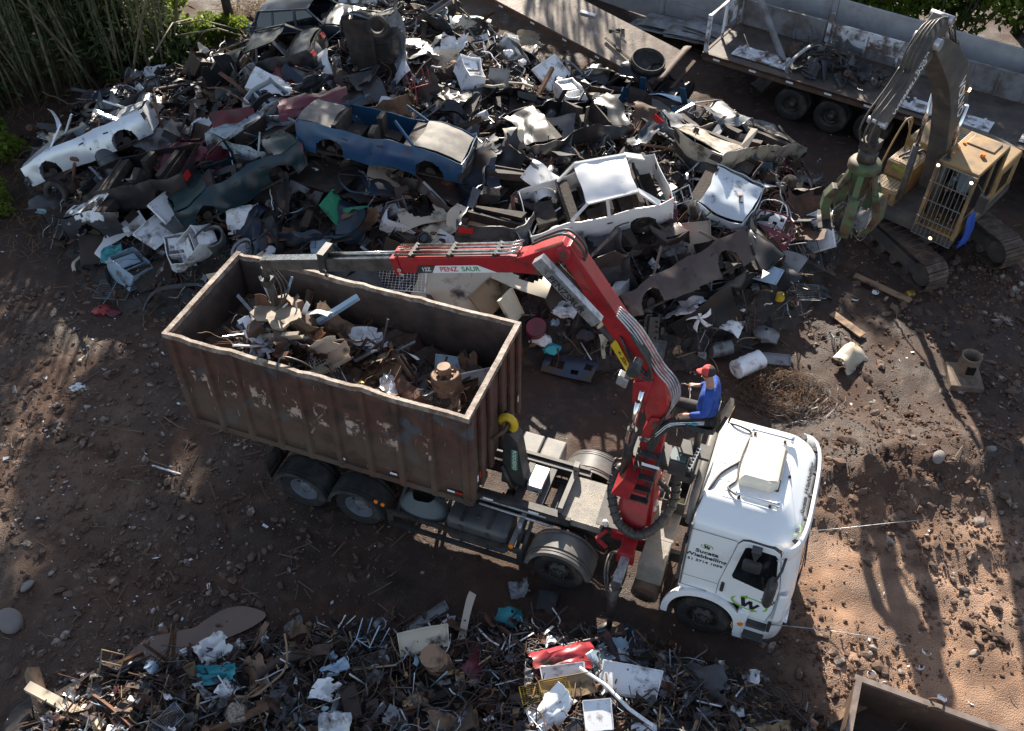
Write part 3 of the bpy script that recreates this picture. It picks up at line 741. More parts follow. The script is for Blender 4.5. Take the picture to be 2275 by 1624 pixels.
def cab(T):
    W = 1.25
    C = MB(); rings = []
    for z, x0, x1, w_, rf in ((1.22, 3.80, 5.66, 1.245, .34), (1.6, 3.80, 5.66, 1.25, .34), (1.9, 3.80, 5.64, 1.25, .34), (2.6, 3.81, 5.57, 1.245, .36), (2.92, 3.82, 5.50, 1.235, .42), (3.02, 3.82, 5.47, 1.215, .45), (3.10, 3.83, 5.42, 1.17, .45), (3.16, 3.84, 5.35, 1.10, .45), (3.22, 3.86, 5.27, 1.02, .44), (3.30, 3.88, 5.18, .93, .42), (3.345, 3.90, 5.10, .87, .4), (3.36, 3.93, 5.02, .80, .36)):
        rings.append([(p[0], p[1], z) for p in rrect(x0, x1, -w_, w_, rf, .06, 8, .05)])
    loft(C, rings)
    # lower front: step towers and bumper, wheel arch left open
    for sd in (-1, 1):
        y0, y1 = sorted((sd * .80, sd * 1.24))
    lo = []
    for z, x1 in ((.30, 5.55), (.36, 5.66), (.7, 5.70), (1.22, 5.68)):
        lo.append([(p[0], p[1], z) for p in rrect(5.0, x1, -1.22, 1.22, .32, .03, 8, .05)])
    loft(C, lo)
    body = C.build('cab', mt['white_paint'], T); sharp(body, 38)
    b = MB()   # rear skirt behind the wheel, floor
    b.box((4.4, 0, 1.15), (1.15, 1.6, .16)); b.build('cab_floor', mt['cab_plastic'], T)
    for sd in (-1, 1):
        y = sd * W
        # fender: flared arch
        f = MB()
        def fe(u, v, dz=0.0):
            a = R(-4) + u * R(188); rx, rz = .69, .80 + .0; 
            prof = [(-.05, -.10), (.0, -.02), (.02, .05), (.015, .075), (-.10, .082)]
            k = v * (len(prof) - 1); i = min(int(k), len(prof) - 2); t = k - i
            dr = prof[i][0] * (1 - t) + prof[i + 1][0] * t; dy = prof[i][1] * (1 - t) + prof[i + 1][1] * t
            return (4.30 - (rx + dr) * math.cos(a) * (1.0), y + sd * dy, .52 + (rz + dr) * max(math.sin(a), -.2) ** 1.0 if math.sin(a) < 0 else .52 + (rz + dr) * math.sin(a) ** .8)
        f.grid(fe, 30, 8, th=.02 * sd); o = f.build('fender', mt['white_paint'], T); sharp(o, 50)
        b = MB(); b.grid(lambda u, v: (4.30 - .63 * math.cos(u * PI), sd * (.7 + .5 * v), .55 + .70 * math.sin(u * PI)), 20, 1, th=.01); b.build('wheel_arch', mt['cab_plastic'], T)
        # door slab with a dark seam round it
        dp = [(4.46, 1.36), (4.46, 1.72), (4.60, 2.88), (4.66, 2.98), (4.76, 3.01), (5.15, 3.0), (5.27, 2.92), (5.42, 2.0), (5.42, 1.32), (5.36, .98), (5.02, .98), (4.9, 1.25), (4.75, 1.36)]
        s_ = MB(); ce = (4.95, 2.0); s_.prism([(ce[0] + (x - ce[0]) * 1.018, ce[1] + (z - ce[1]) * 1.010) for x, z in dp], y - sd * .06, y + sd * .004)
        s_.build('door_seal', mt['cab_plastic'], body)
        d = MB(); d.prism(dp, y - sd * .06, y + sd * .011); dr = bevel(d.build('door', mt['white_paint'], T), .008, 2)
        g = MB(); g.prism([(4.63, 2.02), (4.66, 1.95), (5.36, 1.78), (5.385, 1.83), (5.25, 2.80), (5.20, 2.86), (4.77, 2.88), (4.72, 2.84)], y, y + sd * .016); bevel(g.build('window', mt['glass_dark'], dr), .006, 1)
        h = MB(); h.prism(rpoly(4.50, 4.56, 1.50, 1.76, .028), y + sd * .01, y + sd * .035); h.build('handle', mt['cab_plastic'], dr)
        # side marker, steps
        b = MB(); b.cyl((4.98, y + sd * .06, .78), (4.98, y + sd * .085, .78), .05, n=16); b.build('side_lamp', mt['amber'], T)
        b = MB(); b.prism([(4.90, .30), (5.06, .30), (5.08, 1.14), (4.9, 1.14), (4.86, .9)], y - sd * .12, y + sd * .06); bevel(b.build('step_tower', mt['white_paint'], T), .03, 2)
        b = MB(); b.box((5.24, y - sd * .02, .84), (.34, .26, .05)); b.box((5.24, y + sd * .005, .48), (.36, .24, .06)); b.box((5.24, y - sd * .1, .66), (.36, .02, .5))
        bevel(b.build('step', mt['cab_plastic'], T), .01, 1)
        # mirror on its arm and kerb mirror over the window
        b = MB(); rings = []
        for z, s in ((2.02, .7), (2.08, .95), (2.3, 1.0), (2.55, .95), (2.62, .65)): rings.append([(5.26 + .09 * s * math.cos(R(a)), y + sd * .33 + .16 * s * math.sin(R(a)), z) for a in range(0, 360, 24)])
        loft(b, rings); mr = sharp(b.build('mirror', mt['cab_plastic'], T), 40)
        b = MB(); b.tube([(5.36, y, 2.86), (5.34, y + sd * .22, 2.80), (5.28, y + sd * .32, 2.6)], .022, 8); b.build('mirror_arm', mt['cab_plastic'], mr)
        if sd < 0:
            b = MB(); b.prism([(4.82, 2.98), (4.98, 2.98), (4.91, 2.72)], y - .16, y - .02); b.prism(rpoly(4.74, 5.04, 2.50, 2.74, .06), y - .20, y - .13); b.build('kerb_mirror', mt['cab_plastic'], mr)
        # corner wind deflector
        b = MB(); b.grid(lambda u, v: (5.47 + .13 * math.sin(u * PI * .5) - .02 * v, sd * (1.285 - .10 * u * u), 1.05 + .85 * v), 8, 8, th=.02 * sd); b.build('corner_deflector', mt['white_paint'], T)
        b = MB(); b.prism(rpoly(5.42, 5.48, .72, .98, .02), y - sd * .02, y + sd * .03); b.build('grab_handle', mt['cab_plastic'], T)
    # windscreen, grille, bumper details on the front
    b = MB(); b.grid(lambda u, v: (5.705 - .12 * v - .16 * abs(2 * u - 1) ** 5, -1.1 + 2.2 * u, 1.90 + .95 * v), 16, 6); b.build('windscreen', mt['glass_dark'], T)
    b = MB(); b.grid(lambda u, v: (5.735 - .03 * abs(2 * u - 1) ** 4, -.85 + 1.7 * u, 1.0 + .75 * v), 10, 6, th=.02); b.build('grille', mt['cab_plastic'], T)
    for y in (-.85, .85):
        b = MB(); b.prism(rpoly(y - .2, y + .2, .62, .84, .05), 5.62, 5.73, 'yz'); b.build('headlight', mt['chrome'], T)
    b = MB(); b.box((5.70, 0, .55), (.08, 1.5, .2)); b.build('lower_grille', mt['cab_plastic'], T)
    # wipers
    b = MB(); b.bar((5.74, -.6, 1.92), (5.70, .1, 2.0), .02, .02); b.bar((5.74, .2, 1.92), (5.70, .85, 2.0), .02, .02); b.build('wiper', mt['cab_plastic'], T)
    # sun visor: a curved white bar standing off the roof front
    b = MB()
    def vis(u, v):
        s = 2 * u - 1; y = 1.27 * math.sin(s * PI / 2 * .98) ; x = 5.62 - .34 * abs(s) ** 3.0; prof = [(0, 3.10), (.05, 3.09), (.085, 3.0), (.08, 2.84), (.05, 2.76), (.02, 2.78)]
        k = v * (len(prof) - 1); i = min(int(k), len(prof) - 2); t = k - i
        return (x - .07 + prof[i][0] * (1 - t) + prof[i + 1][0] * t, y, prof[i][1] * (1 - t) + prof[i + 1][1] * t)
    b.grid(vis, 26, 10, th=-.02); vo = sharp(b.build('sun_visor', mt['white_paint'], T), 50)
    for y in (-1.0, -.5, 0, .5, 1.0): b = MB(); b.box((5.50 - .16 * abs(y / 1.17) ** 3.2, y, 3.02), (.2, .05, .05)); b.build('visor_bracket', mt['cab_plastic'], vo)
    # roof: cooling unit, horns, cables, antenna, ribs
    b = MB(); rings = []
    for z, i in ((3.36, 0), (3.50, .0), (3.55, .03), (3.57, .07)): rings.append([(x, y, z) for x, y in ((4.36 + i, -.47 + i), (4.86 - i, -.47 + i), (4.98 - i, -.36), (4.98 - i, .40), (4.86 - i, .48 - i), (4.36 + i, .48 - i))])
    loft(b, rings, sm=False); ac = bevel(b.build('roof_cooler', mt['cream'], T), .01, 2)
    b = MB(); b.box((4.985, .05, 3.46), (.02, .66, .12)); b.box((4.95, .0, 3.36), (.1, .8, .03)); b.build('cooler_vent', mt['cab_plastic'], ac)
    for y in (-.73, .70):
        b = MB(); b.tube([(4.36, y, 3.45), (4.44, y, 3.45), (4.8, y, 3.45), (5.0, y, 3.45), (5.06, y, 3.45)], [.05, .02, .026, .045, .075], 14); b.build('air_horn', mt['chrome'], T)
        for hx in (4.42, 4.92): b = MB(); b.box((hx, y, 3.38), (.045, .055, .12)); b.build('horn_stand', mt['cab_plastic'], T)
    b = MB()
    for y in (-.78, -.64, .62, .78): b.box((4.62, y, 3.362), (.9, .014, .012))
    for x in (4.05, 4.2): 
        for y in (-.45, -.1, .2, .5): b.box((x, y, 3.362), (.11, .012, .010))
    b.build('roof_rib', mt['white_paint'], T)
    b = MB(); b.tube([(3.84, 1.0, 2.6), (3.84, .95, 3.15), (3.98, .8, 3.36), (4.2, .74, 3.40), (4.36, .68, 3.38), (4.34, .5, 3.38), (4.31, .2, 3.38), (4.30, -.1, 3.38), (4.32, -.4, 3.38), (4.22, -.6, 3.38), (4.38, -.74, 3.42)], .018, 8); b.tube([(4.30, .0, 3.38), (4.05, -.35, 3.38), (3.95, -.7, 3.36), (3.82, -1.0, 3.12), (3.79, -1.08, 2.8), (3.78, -1.02, 2.2)], .024, 8); b.build('roof_cable', mt['rubber_hose'], T)
    b = MB(); b.cyl((5.12, -.02, 3.34), (5.12, -.02, 3.40), .03, .015, 8); b.tube([(5.12, -.02, 3.38), (5.08, -.02, 3.62)], .004, 5); b.build('antenna', mt['cab_plastic'], T)
    # dark padded bar on the rear wall
    b = MB(); rings = []
    for y, s in ((1.02, .8), (1.0, 1), (-.55, 1), (-.75, .8), (-.85, .4)): rings.append([(3.73 + (p - 3.73) * s, y, 2.6 + (q - 2.6) * s) for p, q in rpoly(3.66, 3.80, 2.3, 2.92, .05)])
    loft(b, rings); sharp(b.build('intake_duct', mt['grey_plastic'], T), 40)
    b = MB(); b.box((3.76, -1.1, 1.9), (.05, .18, 1.1)); b.build('rear_seal', mt['cab_plastic'], T)
    # long whisker antennas at the bumper
    for y, x in ((-1.22, 5.46), (.9, 5.66)):
        b = MB(); d = 1 if y > 0 else .2
        b.tube([(x, y, .88), (x + .75, y + .2 * d, 1.12), (x + 1.5, y + .5 * d, 1.25), (x + 2.15, y + .85 * d, 1.22)], [.010, .008, .007, .005], 5); b.build('whisker_antenna', mt['dull_alloy'], T)
    for z_, x0_, x1_ in ((2.93, 3.84, 4.58), (1.64, 3.82, 4.44), (1.34, 3.82, 4.3)):
        b = MB(); b.box(((x0_ + x1_) / 2, -1.2515, z_), (x1_ - x0_, .006, .008)); b.build('panel_seam', mt['grey_plastic'], T)
    b = MB(); b.box((3.83, -1.24, 2.2), (.03, .05, 1.7)); b.build('rear_seal', mt['grey_plastic'], T)
    # lettering
    w_logo(T, (5.03, 1.36), .40, -1.262, tilt=3); w_logo(T, (4.14, 2.56), .13, -1.252)
    for s, z, sz, sx in (('Sucata', 2.40, .125, 1.2), ('Wiebbelling', 2.27, .125, 1.15), ('51 3714 1059', 2.13, .085, 1.25)):
        text('lettering', s, sz, mt['ink'], T, (4.16, -1.254, z), (R(90), 0, 0), True, sx)
    text('lettering', '420', .12, mt['ink'], T, (5.30, -1.264, 1.60), (R(90), 0, 0), True, 1.3)
    b = MB(); b.box((5.30, -1.263, 1.53), (.2, .003, .035)); b.build('badge_bar', mt['ink'], T)
    # roof front: text runs across, on the slope above the visor
    text('lettering', 'Sucata Wiebbelling', .15, mt['ink'], T, (5.442, .05, 3.13), (R(52), 0, R(90)), True, 1.0)
    w_logo(T, (5.425, 3.13), .13, -.86, 'front', (R(52), 0, R(86)))
truck()
# ---------------------------------------------------------------- red loader crane behind the cab
def crane():
    K = thing('loader_crane', 'red loader crane folded over the truck with its long arm reaching above the container', 'crane', T0, (0, 0, TYAW))
    # base: saddle, pedestal, column
    b = MB(); b.box((2.72, 0, 1.2), (.62, 1.15, .26)); b.prism([(2.36, 1.32), (3.06, 1.32), (3.04, 1.75), (3.0, 3.1), (2.62, 3.1), (2.50, 2.3)], -.24, .24)
    b.prism([(-.62, 1.30), (-.24, 1.30), (-.2, 2.2)], 2.5, 2.98, 'yz'); b.prism([(.62, 1.30), (.24, 1.30), (.2, 2.2)], 2.5, 2.98, 'yz')
    bevel(b.build('pedestal', mt['crane_red'], K), .015)
    b = MB(); b.cyl((2.80, 0, 2.5), (2.80, 0, 3.2), .22, .19, 20); b.prism([(2.62, 3.1), (3.0, 3.1), (3.04, 3.95), (2.92, 4.1), (2.76, 4.06), (2.66, 3.7)], -.20, .20)
    col = bevel(b.build('column', mt['crane_red'], K), .012)
    b = MB()
    for x, z in ((2.88, 3.92), (2.55, 4.30)):
        b.cyl((x, -.235, z), (x, .235, z), .075, n=16)
    b.build('pivot_pin', mt['rust_plate'], col)
    # main boom: bent box arm in the plane of the truck
    def arm(b, pts, hs, w_):
        """box section along pts; hs half heights"""
        rings = []
        for i, (x, z) in enumerate(pts):
            a = pts[max(i - 1, 0)]; c = pts[min(i + 1, len(pts) - 1)]; d = Vector((c[0] - a[0], c[1] - a[1])).normalized(); n = Vector((-d.y, d.x)); h = hs[i]
            rings.append([(x + n.x * h, -w_, z + n.y * h), (x + n.x * h, w_, z + n.y * h), (x - n.x * h, w_, z - n.y * h), (x - n.x * h, -w_, z - n.y * h)])
        loft(b, rings, sm=False)
    b = MB(); arm(b, [(2.86, 3.78), (2.80, 4.3), (2.68, 4.72), (2.42, 5.25), (1.95, 5.88), (1.34, 6.76), (1.14, 7.08)], [.12, .20, .24, .18, .155, .135, .11], .15)
    b.prism([(2.62, 4.10), (2.42, 4.32), (2.40, 4.75), (2.72, 4.9)], -.19, .19)
    bo = bevel(b.build('boom', mt['crane_red'], K), .012)
    b = MB(); b.cyl((1.15, -.22, 7.0), (1.15, .22, 7.0), .11, n=18); b.build('elbow_pin', mt['crane_red'], bo)
    b = MB(); b.cyl((1.15, -.235, 7.0), (1.15, .235, 7.0), .055, n=14); b.cyl((.80, -.235, 6.60), (.80, .235, 6.60), .075, n=14); b.build('pivot_pin', mt['rust_plate'], bo)
    # yellow warning label along the boom
    lab = MB(); d = Vector((-.61, 0, .79)); o = Vector((2.36, -.176, 4.98)); lab.prism([(2.44, 4.86), (2.36, 4.80), (1.98, 5.42), (2.04, 5.55), (2.08, 5.52)], -.176, -.172); lb = lab.build('warning_label', mt['yellow_paint'], bo)
    text('lettering', '\u2190 20m \u2192', .10, mt['ink'], bo, (2.22, -.179, 5.16), (R(90), R(58.0), 0), True)
    # jib: red outer box and grey extensions, slightly dropping towards the container
    J0, J1 = Vector((1.15, 0, 7.0)), Vector((-4.34, 0, 5.12)); jd = (J1 - J0).normalized()
    # jib runs from elbow down past the knuckle to the tip
    e0 = Vector((.78, 0, 6.66)); d = (Vector((-4.34, 0, 5.14)) - e0).normalized(); up = Vector((-d.z, 0, d.x)) * -1
    if up.z < 0: up = -up
    P = lambda s, h=0.0: e0 + d * s + up * h
    b = MB(); b.prism([(1.27, 7.06), (1.10, 7.14), (.52, 6.74), (.25, 6.60), (.22, 6.36), (.78, 6.46), (1.0, 6.72), (1.22, 6.92)], -.15, .15); bevel(b.build('knuckle', mt['crane_red'], K), .012)
    b = MB(); b.bar(P(.35), P(2.52), .30, .28, up=(0, 1, 0)); jb = bevel(b.build('jib', mt['crane_red'], K), .012)
    b = MB(); b.bar(P(2.46, .0), P(2.58, .0), .34, .34, up=(0, 1, 0)); b.build('jib_collar', mt['crane_red'], jb)
    b = MB(); b.bar(P(2.3, -.0), P(4.05, -.0), .24, .23, up=(0, 1, 0)); ex = bevel(b.build('jib_extension', mk('dark_alloy', (.13, .125, .12), .35, .45, col2=(.07, .065, .06), sc=5), K), .008)
    b = MB(); b.bar(P(3.8, -.0), P(5.32, -.0), .19, .19, up=(0, 1, 0)); bevel(b.build('jib_extension', mt['dark_alloy'], K), .008)
    b = MB(); b.bar(P(2.6, .124), P(3.9, .124), .008, .20, up=(0, 1, 0)); b.build('wear_strip', mt['steel_bright'], ex)  # bright plate paints the jib top as sunlit, besides its wear polish
    b = MB(); b.bar(P(4.08, .104), P(5.31, .104), .008, .16, up=(0, 1, 0)); b.build('wear_strip', mt['steel_bright'], ex)
    b = MB(); b.box((P(3.98).x, 0, P(3.98).z + .08), (.12, .34, .40)); b.build('jib_collar', mt['cab_plastic'], ex)
    b = MB()
    for s in (2.48, 3.95):
        for h in (-.06, -.15): b.cyl(P(s, h) + Vector((0, -.19, 0)), P(s, h) + Vector((0, -.16, 0)), .035, n=12)
    b.build('wear_pad', mt['chrome'], jb)
    # silver pipes on top of the jib, ram of the extension
    b = MB()
    for y, h in ((-.12, .20), (-.05, .21), (.06, .20), (.13, .21)): b.tube([P(.3, h + .04) + Vector((0, y, 0)), P(.5, h) + Vector((0, y, 0)), P(2.5, h) + Vector((0, y, 0))], .022, 8)
    b.build('pipe', mt['steel_bright'], jb)
    b = MB(); b.tube([P(2.5, .16), P(3.95, .16)], .03, 10); b.box(tuple(P(3.2, .122)), (.02, .1, .01)); b.build('extension_ram', mt['steel_bright'], ex)
    b = MB()
    for s in (.7, 1.5, 2.2): b.box(tuple(P(s, .20)), (.05, .34, .07), Matrix.Rotation(-math.atan2(d.z, -d.x), 3, 'Y'))
    b.build('pipe_clamp', mt['cab_plastic'], jb)
    # name panel on the near face of the jib
    ang = math.atan2(-d.z, -d.x)      # jib falls to the left
    def onj(s, h): p = P(s, h); return (p.x, -.1535, p.z)
    b = MB(); q = [P(.75, -.135), P(1.05, .005), P(1.8, .005), P(1.9, -.135)]; b.prism([(p.x, p.z) for p in q], -.1525, -.1505); b.build('name_panel', mt['white_ink'], jb)
    b = MB(); q = [P(1.9, -.135), P(1.82, .005), P(2.12, .005), P(2.2, -.135)]; b.prism([(p.x, p.z) for p in q], -.1525, -.1505); b.build('name_panel', mt['cab_plastic'], jb)
    text('lettering', 'PENZ', .125, mk('red_ink', (.5, .03, .03), .5), jb, onj(1.58, -.067), (R(90), -ang, 0), True, 1.05)
    text('lettering', 'SAUR', .125, mk('green_letter', (.03, .25, .08), .5), jb, onj(1.19, -.067), (R(90), -ang, 0), True, 1.05)
    text('lettering', '12Z', .10, mt['white_ink'], jb, onj(1.99, -.067), (R(90), -ang, 0), True)
    # jib ram: grey lettered cover and black barrel down the boom
    a_, b_ = Vector((.80, -.02, 6.58)), Vector((2.52, -.02, 4.92)); m = a_.lerp(b_, .56)
    b = MB(); b.bar(a_, m, .20, .13, up=(0, 1, 0)); jr = b.build('ram_cover', mt['dull_alloy'], K)
    b = MB(); b.tube([m, b_], .085, 14); b.tube([a_ + Vector((.14, 0, .14)), a_.lerp(b_, .35) + Vector((.14, 0, .14))], .03, 10); b.build('ram', mt['black_steel'], K)
    rd = (b_ - a_).normalized(); ra = math.atan2(-rd.z, rd.x); cpt = a_.lerp(m, .5)
    text('lettering', 'PENZSAUR', .155, mt['ink'], jr, (cpt.x, -.128, cpt.z), (R(90), ra, 0), True, 1.0)
    b = MB(); b.cyl((2.42, -.25, 5.0), (2.42, .02, 5.0), .10, n=16); b.build('ram_foot', mt['cab_plastic'], K)
    # boom rams: black barrels beside the column
    for y in (-.13, .13):
        b = MB(); b.tube([(2.42, y, 2.15), (2.46, y, 3.35)], .085, 14); b.build('ram', mt['black_steel'], K)
        b = MB(); b.tube([(2.46, y, 3.3), (2.54, y, 4.3)], .04, 12); b.build('ram_rod', mt['chrome'], K)
    b = MB(); b.prism([(2.30, 2.0), (2.62, 1.95), (2.7, 2.4), (2.5, 2.5)], -.24, .24); b.build('ram_bracket', mt['crane_red'], K)
    # hydraulic pipes and hoses along the boom
    b = MB()
    for i in range(5):
        y = -.05 + .05 * i - .12; o = .02 * i
        b.tube([(2.98, y, 4.05), (3.06 + o, y, 4.5), (2.96 + o, y, 4.85), (2.72 + o, y, 5.12), (2.30 + o, y, 5.75), (2.02, y, 6.05)], .016, 7)
    b.build('pipe', mt['dull_alloy'], bo)
    b = MB()
    for i in range(5):
        y = -.22 + .045 * i; b.tube([(2.3 - .05 * i, y, 5.75 + .05 * i), (2.60, y - .05, 5.35), (2.70 - .04 * i, y - .06, 5.0), (2.45, y - .04, 5.05 + .05 * i), (2.15 - .04 * i, y, 5.65)], .018, 7)
        b.tube([(2.98, y, 4.2), (2.82 + .03 * i, -.26 - .01 * i, 3.6), (2.74, -.25, 2.9), (2.70 + .02 * i, -.22, 2.6)], .018, 7)
    for i in range(2):
        y = -.04 + .09 * i; b.tube([(1.42, y, 6.75), (1.42, y, 7.0 + .02 * i), (1.15, y, 7.24 + .02 * i), (.85, y, 7.1), (.62, y, 6.92)], .021, 8)
    b.build('hose', mt['rubber_hose'], bo)
    b = MB(); b.prism([(2.15, 4.78), (2.32, 4.72), (2.36, 4.92), (2.18, 4.98)], -.34, -.18); bevel(b.build('work_lamp', mt['dull_alloy'], bo), .02)
    # big wrapped hose bundle hanging in a loop across the frame
    def bundle(pts, r, nm='hose_bundle'):
        b = MB(); P_ = []
        for i in range(len(pts) - 1):
            p0 = Vector(pts[max(i - 1, 0)]); p1 = Vector(pts[i]); p2 = Vector(pts[i + 1]); p3 = Vector(pts[min(i + 2, len(pts) - 1)])
            for k in range(8):
                t = k / 8; P_.append(.5 * ((2 * p1) + (p2 - p0) * t + (2 * p0 - 5 * p1 + 4 * p2 - p3) * t * t + (3 * p1 - p0 - 3 * p2 + p3) * t ** 3))
        P_.append(Vector(pts[-1])); b.tube(P_, r, 12)
        for k in range(2, len(P_) - 2, 3): b.tube([P_[k] + (P_[k + 1] - P_[k]) * .1, P_[k + 1] - (P_[k + 1] - P_[k]) * .2], r * 1.16, 12)
        return b.build(nm, mt['rubber_hose'], K)
    bundle([(3.30, -.0, 3.0), (3.34, -.06, 2.5), (3.36, -.15, 2.05), (3.2, -.42, 1.62), (2.90, -.66, 1.50), (2.56, -.62, 1.62), (2.36, -.42, 1.85), (2.26, -.2, 2.1), (2.30, .05, 2.3), (2.5, .15, 2.2)], .085)
    bundle([(2.95, .1, 2.2), (3.2, .05, 2.1), (3.32, -.1, 1.9), (3.3, -.3, 1.6)], .055)
    b = MB()
    for i in range(5): b.tube([(2.24 + .02 * i, -.1 - .06 * i, 2.0), (2.18, .1, 2.3 + .03 * i), (2.36, .25, 2.35 - .04 * i), (2.52, .2, 2.1)], .02, 7)
    b.build('hose', mt['rubber_hose'], K)
    # folding plate behind the pedestal
    b = MB(); b.bar((2.30, .25, 1.5), (2.33, -.62, 1.42), .42, .02, up=(0, 0, 1)); b.build('guard_plate', mt['grey_plastic'], K)
    # ladder on the near side of the pedestal
    for x0 in (0, .36): b = MB(); b.bar((2.60 + x0 * .95, -.46, 2.22), (2.67 + x0, -.32, 3.44), .045, .03); b.build('ladder_rail', mt['cab_plastic'], K)
    for k in range(5):
        t = .04 + .22 * k; z = 2.22 + 1.22 * t; b = MB(); b.box((2.60 + .07 * t + .18, -.48 + .14 * t, z), (.38, .12, .035)); b.build('ladder_rung', mt['cab_plastic'], K)
    n0 = len(K.children)
    # operator platform, console, seat
    b = MB(); b.box((2.98, .02, 3.02), (.9, .44, .05)); b.box((3.05, -.2, 2.98), (.9, .05, .12)); b.bar((3.3, .2, 3.0), (2.9, .4, 2.5), .08, .08); b.build('platform', mt['black_steel'], K)
    b = MB(); b.box((2.90, -.227, 2.98), (.3, .003, .07)); b.build('sign_strip', mt['white_ink'], K)
    b = MB(); b.box((3.34, -.16, 3.14), (.30, .34, .34)); b.box((3.48, -.05, 3.06), (.24, .5, .2)); b.prism([(3.3, 2.82), (3.62, 2.82), (3.68, 3.1), (3.3, 3.1)], -.3, .1); bevel(b.build('control_console', mt['cab_plastic'], K), .015)
    b = MB(); b.box((3.32, -.17, 3.32), (.27, .25, .03)); b.build('console_lid', mk('slate', (.10, .14, .15), .45), K)
    b = MB()
    for k in range(7): b.cyl((3.52 + .01 * k, -.24 + .075 * k, 3.16), (3.52 + .01 * k, -.24 + .075 * k, 3.26), .028, n=10)
    b.build('valve', mt['chrome'], K)
    b = MB(); rings = []
    b.grid(lambda u, v: (3.30 + .44 * u, .12 + .46 * v, 3.76 - .05 * math.sin(PI * u) * math.sin(PI * v) + .05 * (abs(2 * v - 1)) ** 3 + .08 * max(0, u - .8) * 5 * .3), 10, 10, th=.08)
    b.grid(lambda u, v: (3.80 + .10 * u + .03 * (2 * v - 1) ** 2 * -1, .14 + .42 * v, 3.80 + .40 * u), 8, 8, th=.06); st = sharp(b.build('seat', mt['black_rubber'], K), 50)
    b = MB(); b.cyl((3.52, .35, 3.0), (3.52, .35, 3.72), .06, n=12); b.box((3.52, .35, 3.0), (.5, .3, .06)); b.build('seat_post', mt['black_steel'], K)
    b = MB(); b.grid(lambda u, v: (3.92 + .05 * u, .2 + .3 * v, 3.84 + .28 * u), 3, 3); b.build('seat_back_pad', mk('foam', (.5, .38, .16), .9), K)
    for y, z0, x in ((.08, 3.5, 3.17), (.64, 3.68, 3.23)):
        b = MB(); b.tube([(x + .02, y, z0), (x, y, z0 + .28), (x - .02, y, z0 + .40)], .010, 8); b.lathe([(0, 0), (.028, .015), (.03, .05), (0, .07)], 12, o=(x - .02, y, z0 + .38)); b.build('control_lever', mt['chrome'], K)
    b = MB(); b.tube([(3.0, .62, 3.1), (2.98, .72, 3.8), (3.06, .74, 4.05), (3.22, .70, 4.08)], .018, 8); b.build('grab_rail', mt['black_steel'], K)
    for o in list(K.children)[n0:]: o.location = (.04, -.40, .42)
    # outriggers and white lamps
    for sd in (-1, 1):
        b = MB(); b.bar((2.78, sd * .1, 1.24), (2.80, sd * .98, 1.20), .26, .24); b.bar((2.80, sd * .94, 1.20), (2.80, sd * 1.02, 1.2), .31, .29); og = bevel(b.build('outrigger', mt['crane_red'], K), .01)
        b = MB(); b.bar((2.80, sd * .98, 1.19), (2.80, sd * 1.66, 1.16), .16, .16); bevel(b.build('outrigger_arm', mt['dull_alloy'], K), .01)
        b = MB(); b.tube([(2.80, sd * 1.72, 1.30), (2.80, sd * 1.72, .45)], .085, 14); b.tube([(2.80, sd * 1.72, .5), (2.80, sd * 1.72, .0)], .055, 12); b.lathe([(0, .02), (.06, .06), (.2, -.02), (.2, -.06)], 18, o=(2.80, sd * 1.72, -.06)); b.box((2.80, sd * 1.66, 1.2), (.18, .12, .22)); b.build('outrigger_leg', mt['black_steel'], K)
        b = MB(); b.tube([(2.66, sd * .92, 1.22), (2.58, sd * 1.2, 1.42), (2.62, sd * 1.55, 1.34), (2.72, sd * 1.68, 1.1)], .018, 7); b.tube([(2.64, sd * .92, 1.22), (2.54, sd * 1.2, 1.44), (2.58, sd * 1.58, 1.34), (2.72, sd * 1.70, .9)], .018, 7); b.build('hose', mt['rubber_hose'], K)
    for x, y, z in ((2.30, -.66, 1.58), (2.30, -.58, 1.44), (3.02, -.60, 1.42), (3.02, -.48, 1.48), (3.04, -.12, 1.66), (3.06, -.02, 1.72), (2.40, .05, 1.92), (2.36, -.05, 1.82)):
        b = MB(); b.lathe([(0, -.05), (.045, -.04), (.055, 0), (.045, .045), (0, .055)], 14, o=(x, y, z)); b.build('ball_stop', mk('ball_white', (.72, .64, .56), .5) if 'ball_white' not in mt else mt['ball_white'], K)
    b = MB(); b.bar((2.34, -.62, 1.3), (2.20, -.82, 1.25), .06, .05); b.bar((2.20, -.80, 1.25), (2.42, -.90, 1.2), .06, .05); b.build('stop_bracket', mt['crane_red'], K)
    # grapple hanging in the container
    gx, gz = -4.26, 3.92
    b = MB(); b.tube([(-4.33, 0, 5.05), (-4.32, 0, 4.75)], .06, 10); b.box((-4.32, 0, 4.72), (.16, .2, .14)); b.tube([(-4.3, 0, 4.7), (gx, 0, gz + .28)], .075, 12); b.build('rotator', mt['black_steel'], K)
    G = MB()
    pl = [(math.cos(R(a)) * r, math.sin(R(a)) * r) for a, r in ((0, .50), (28, .40), (45, .26), (72, .40), (100, .50), (128, .40), (150, .26), (178, .40), (205, .5), (232, .40), (258, .26), (285, .42), (310, .5), (335, .4))]
    G.prism([(gx + x, y) for x, y in pl], gz + .06, gz + .12, 'xy'); g = G.build('grapple', mk('grapple_tan', (.30, .24, .18), .6, col2=(.17, .125, .09), sc=4), K)
    b = MB(); b.lathe([(.0, .1), (.22, .08), (.26, -.1), (.2, -.4), (.0, -.42)], 16, o=(gx, 0, gz)); b.build('grapple_hub', mt['black_steel'], g)
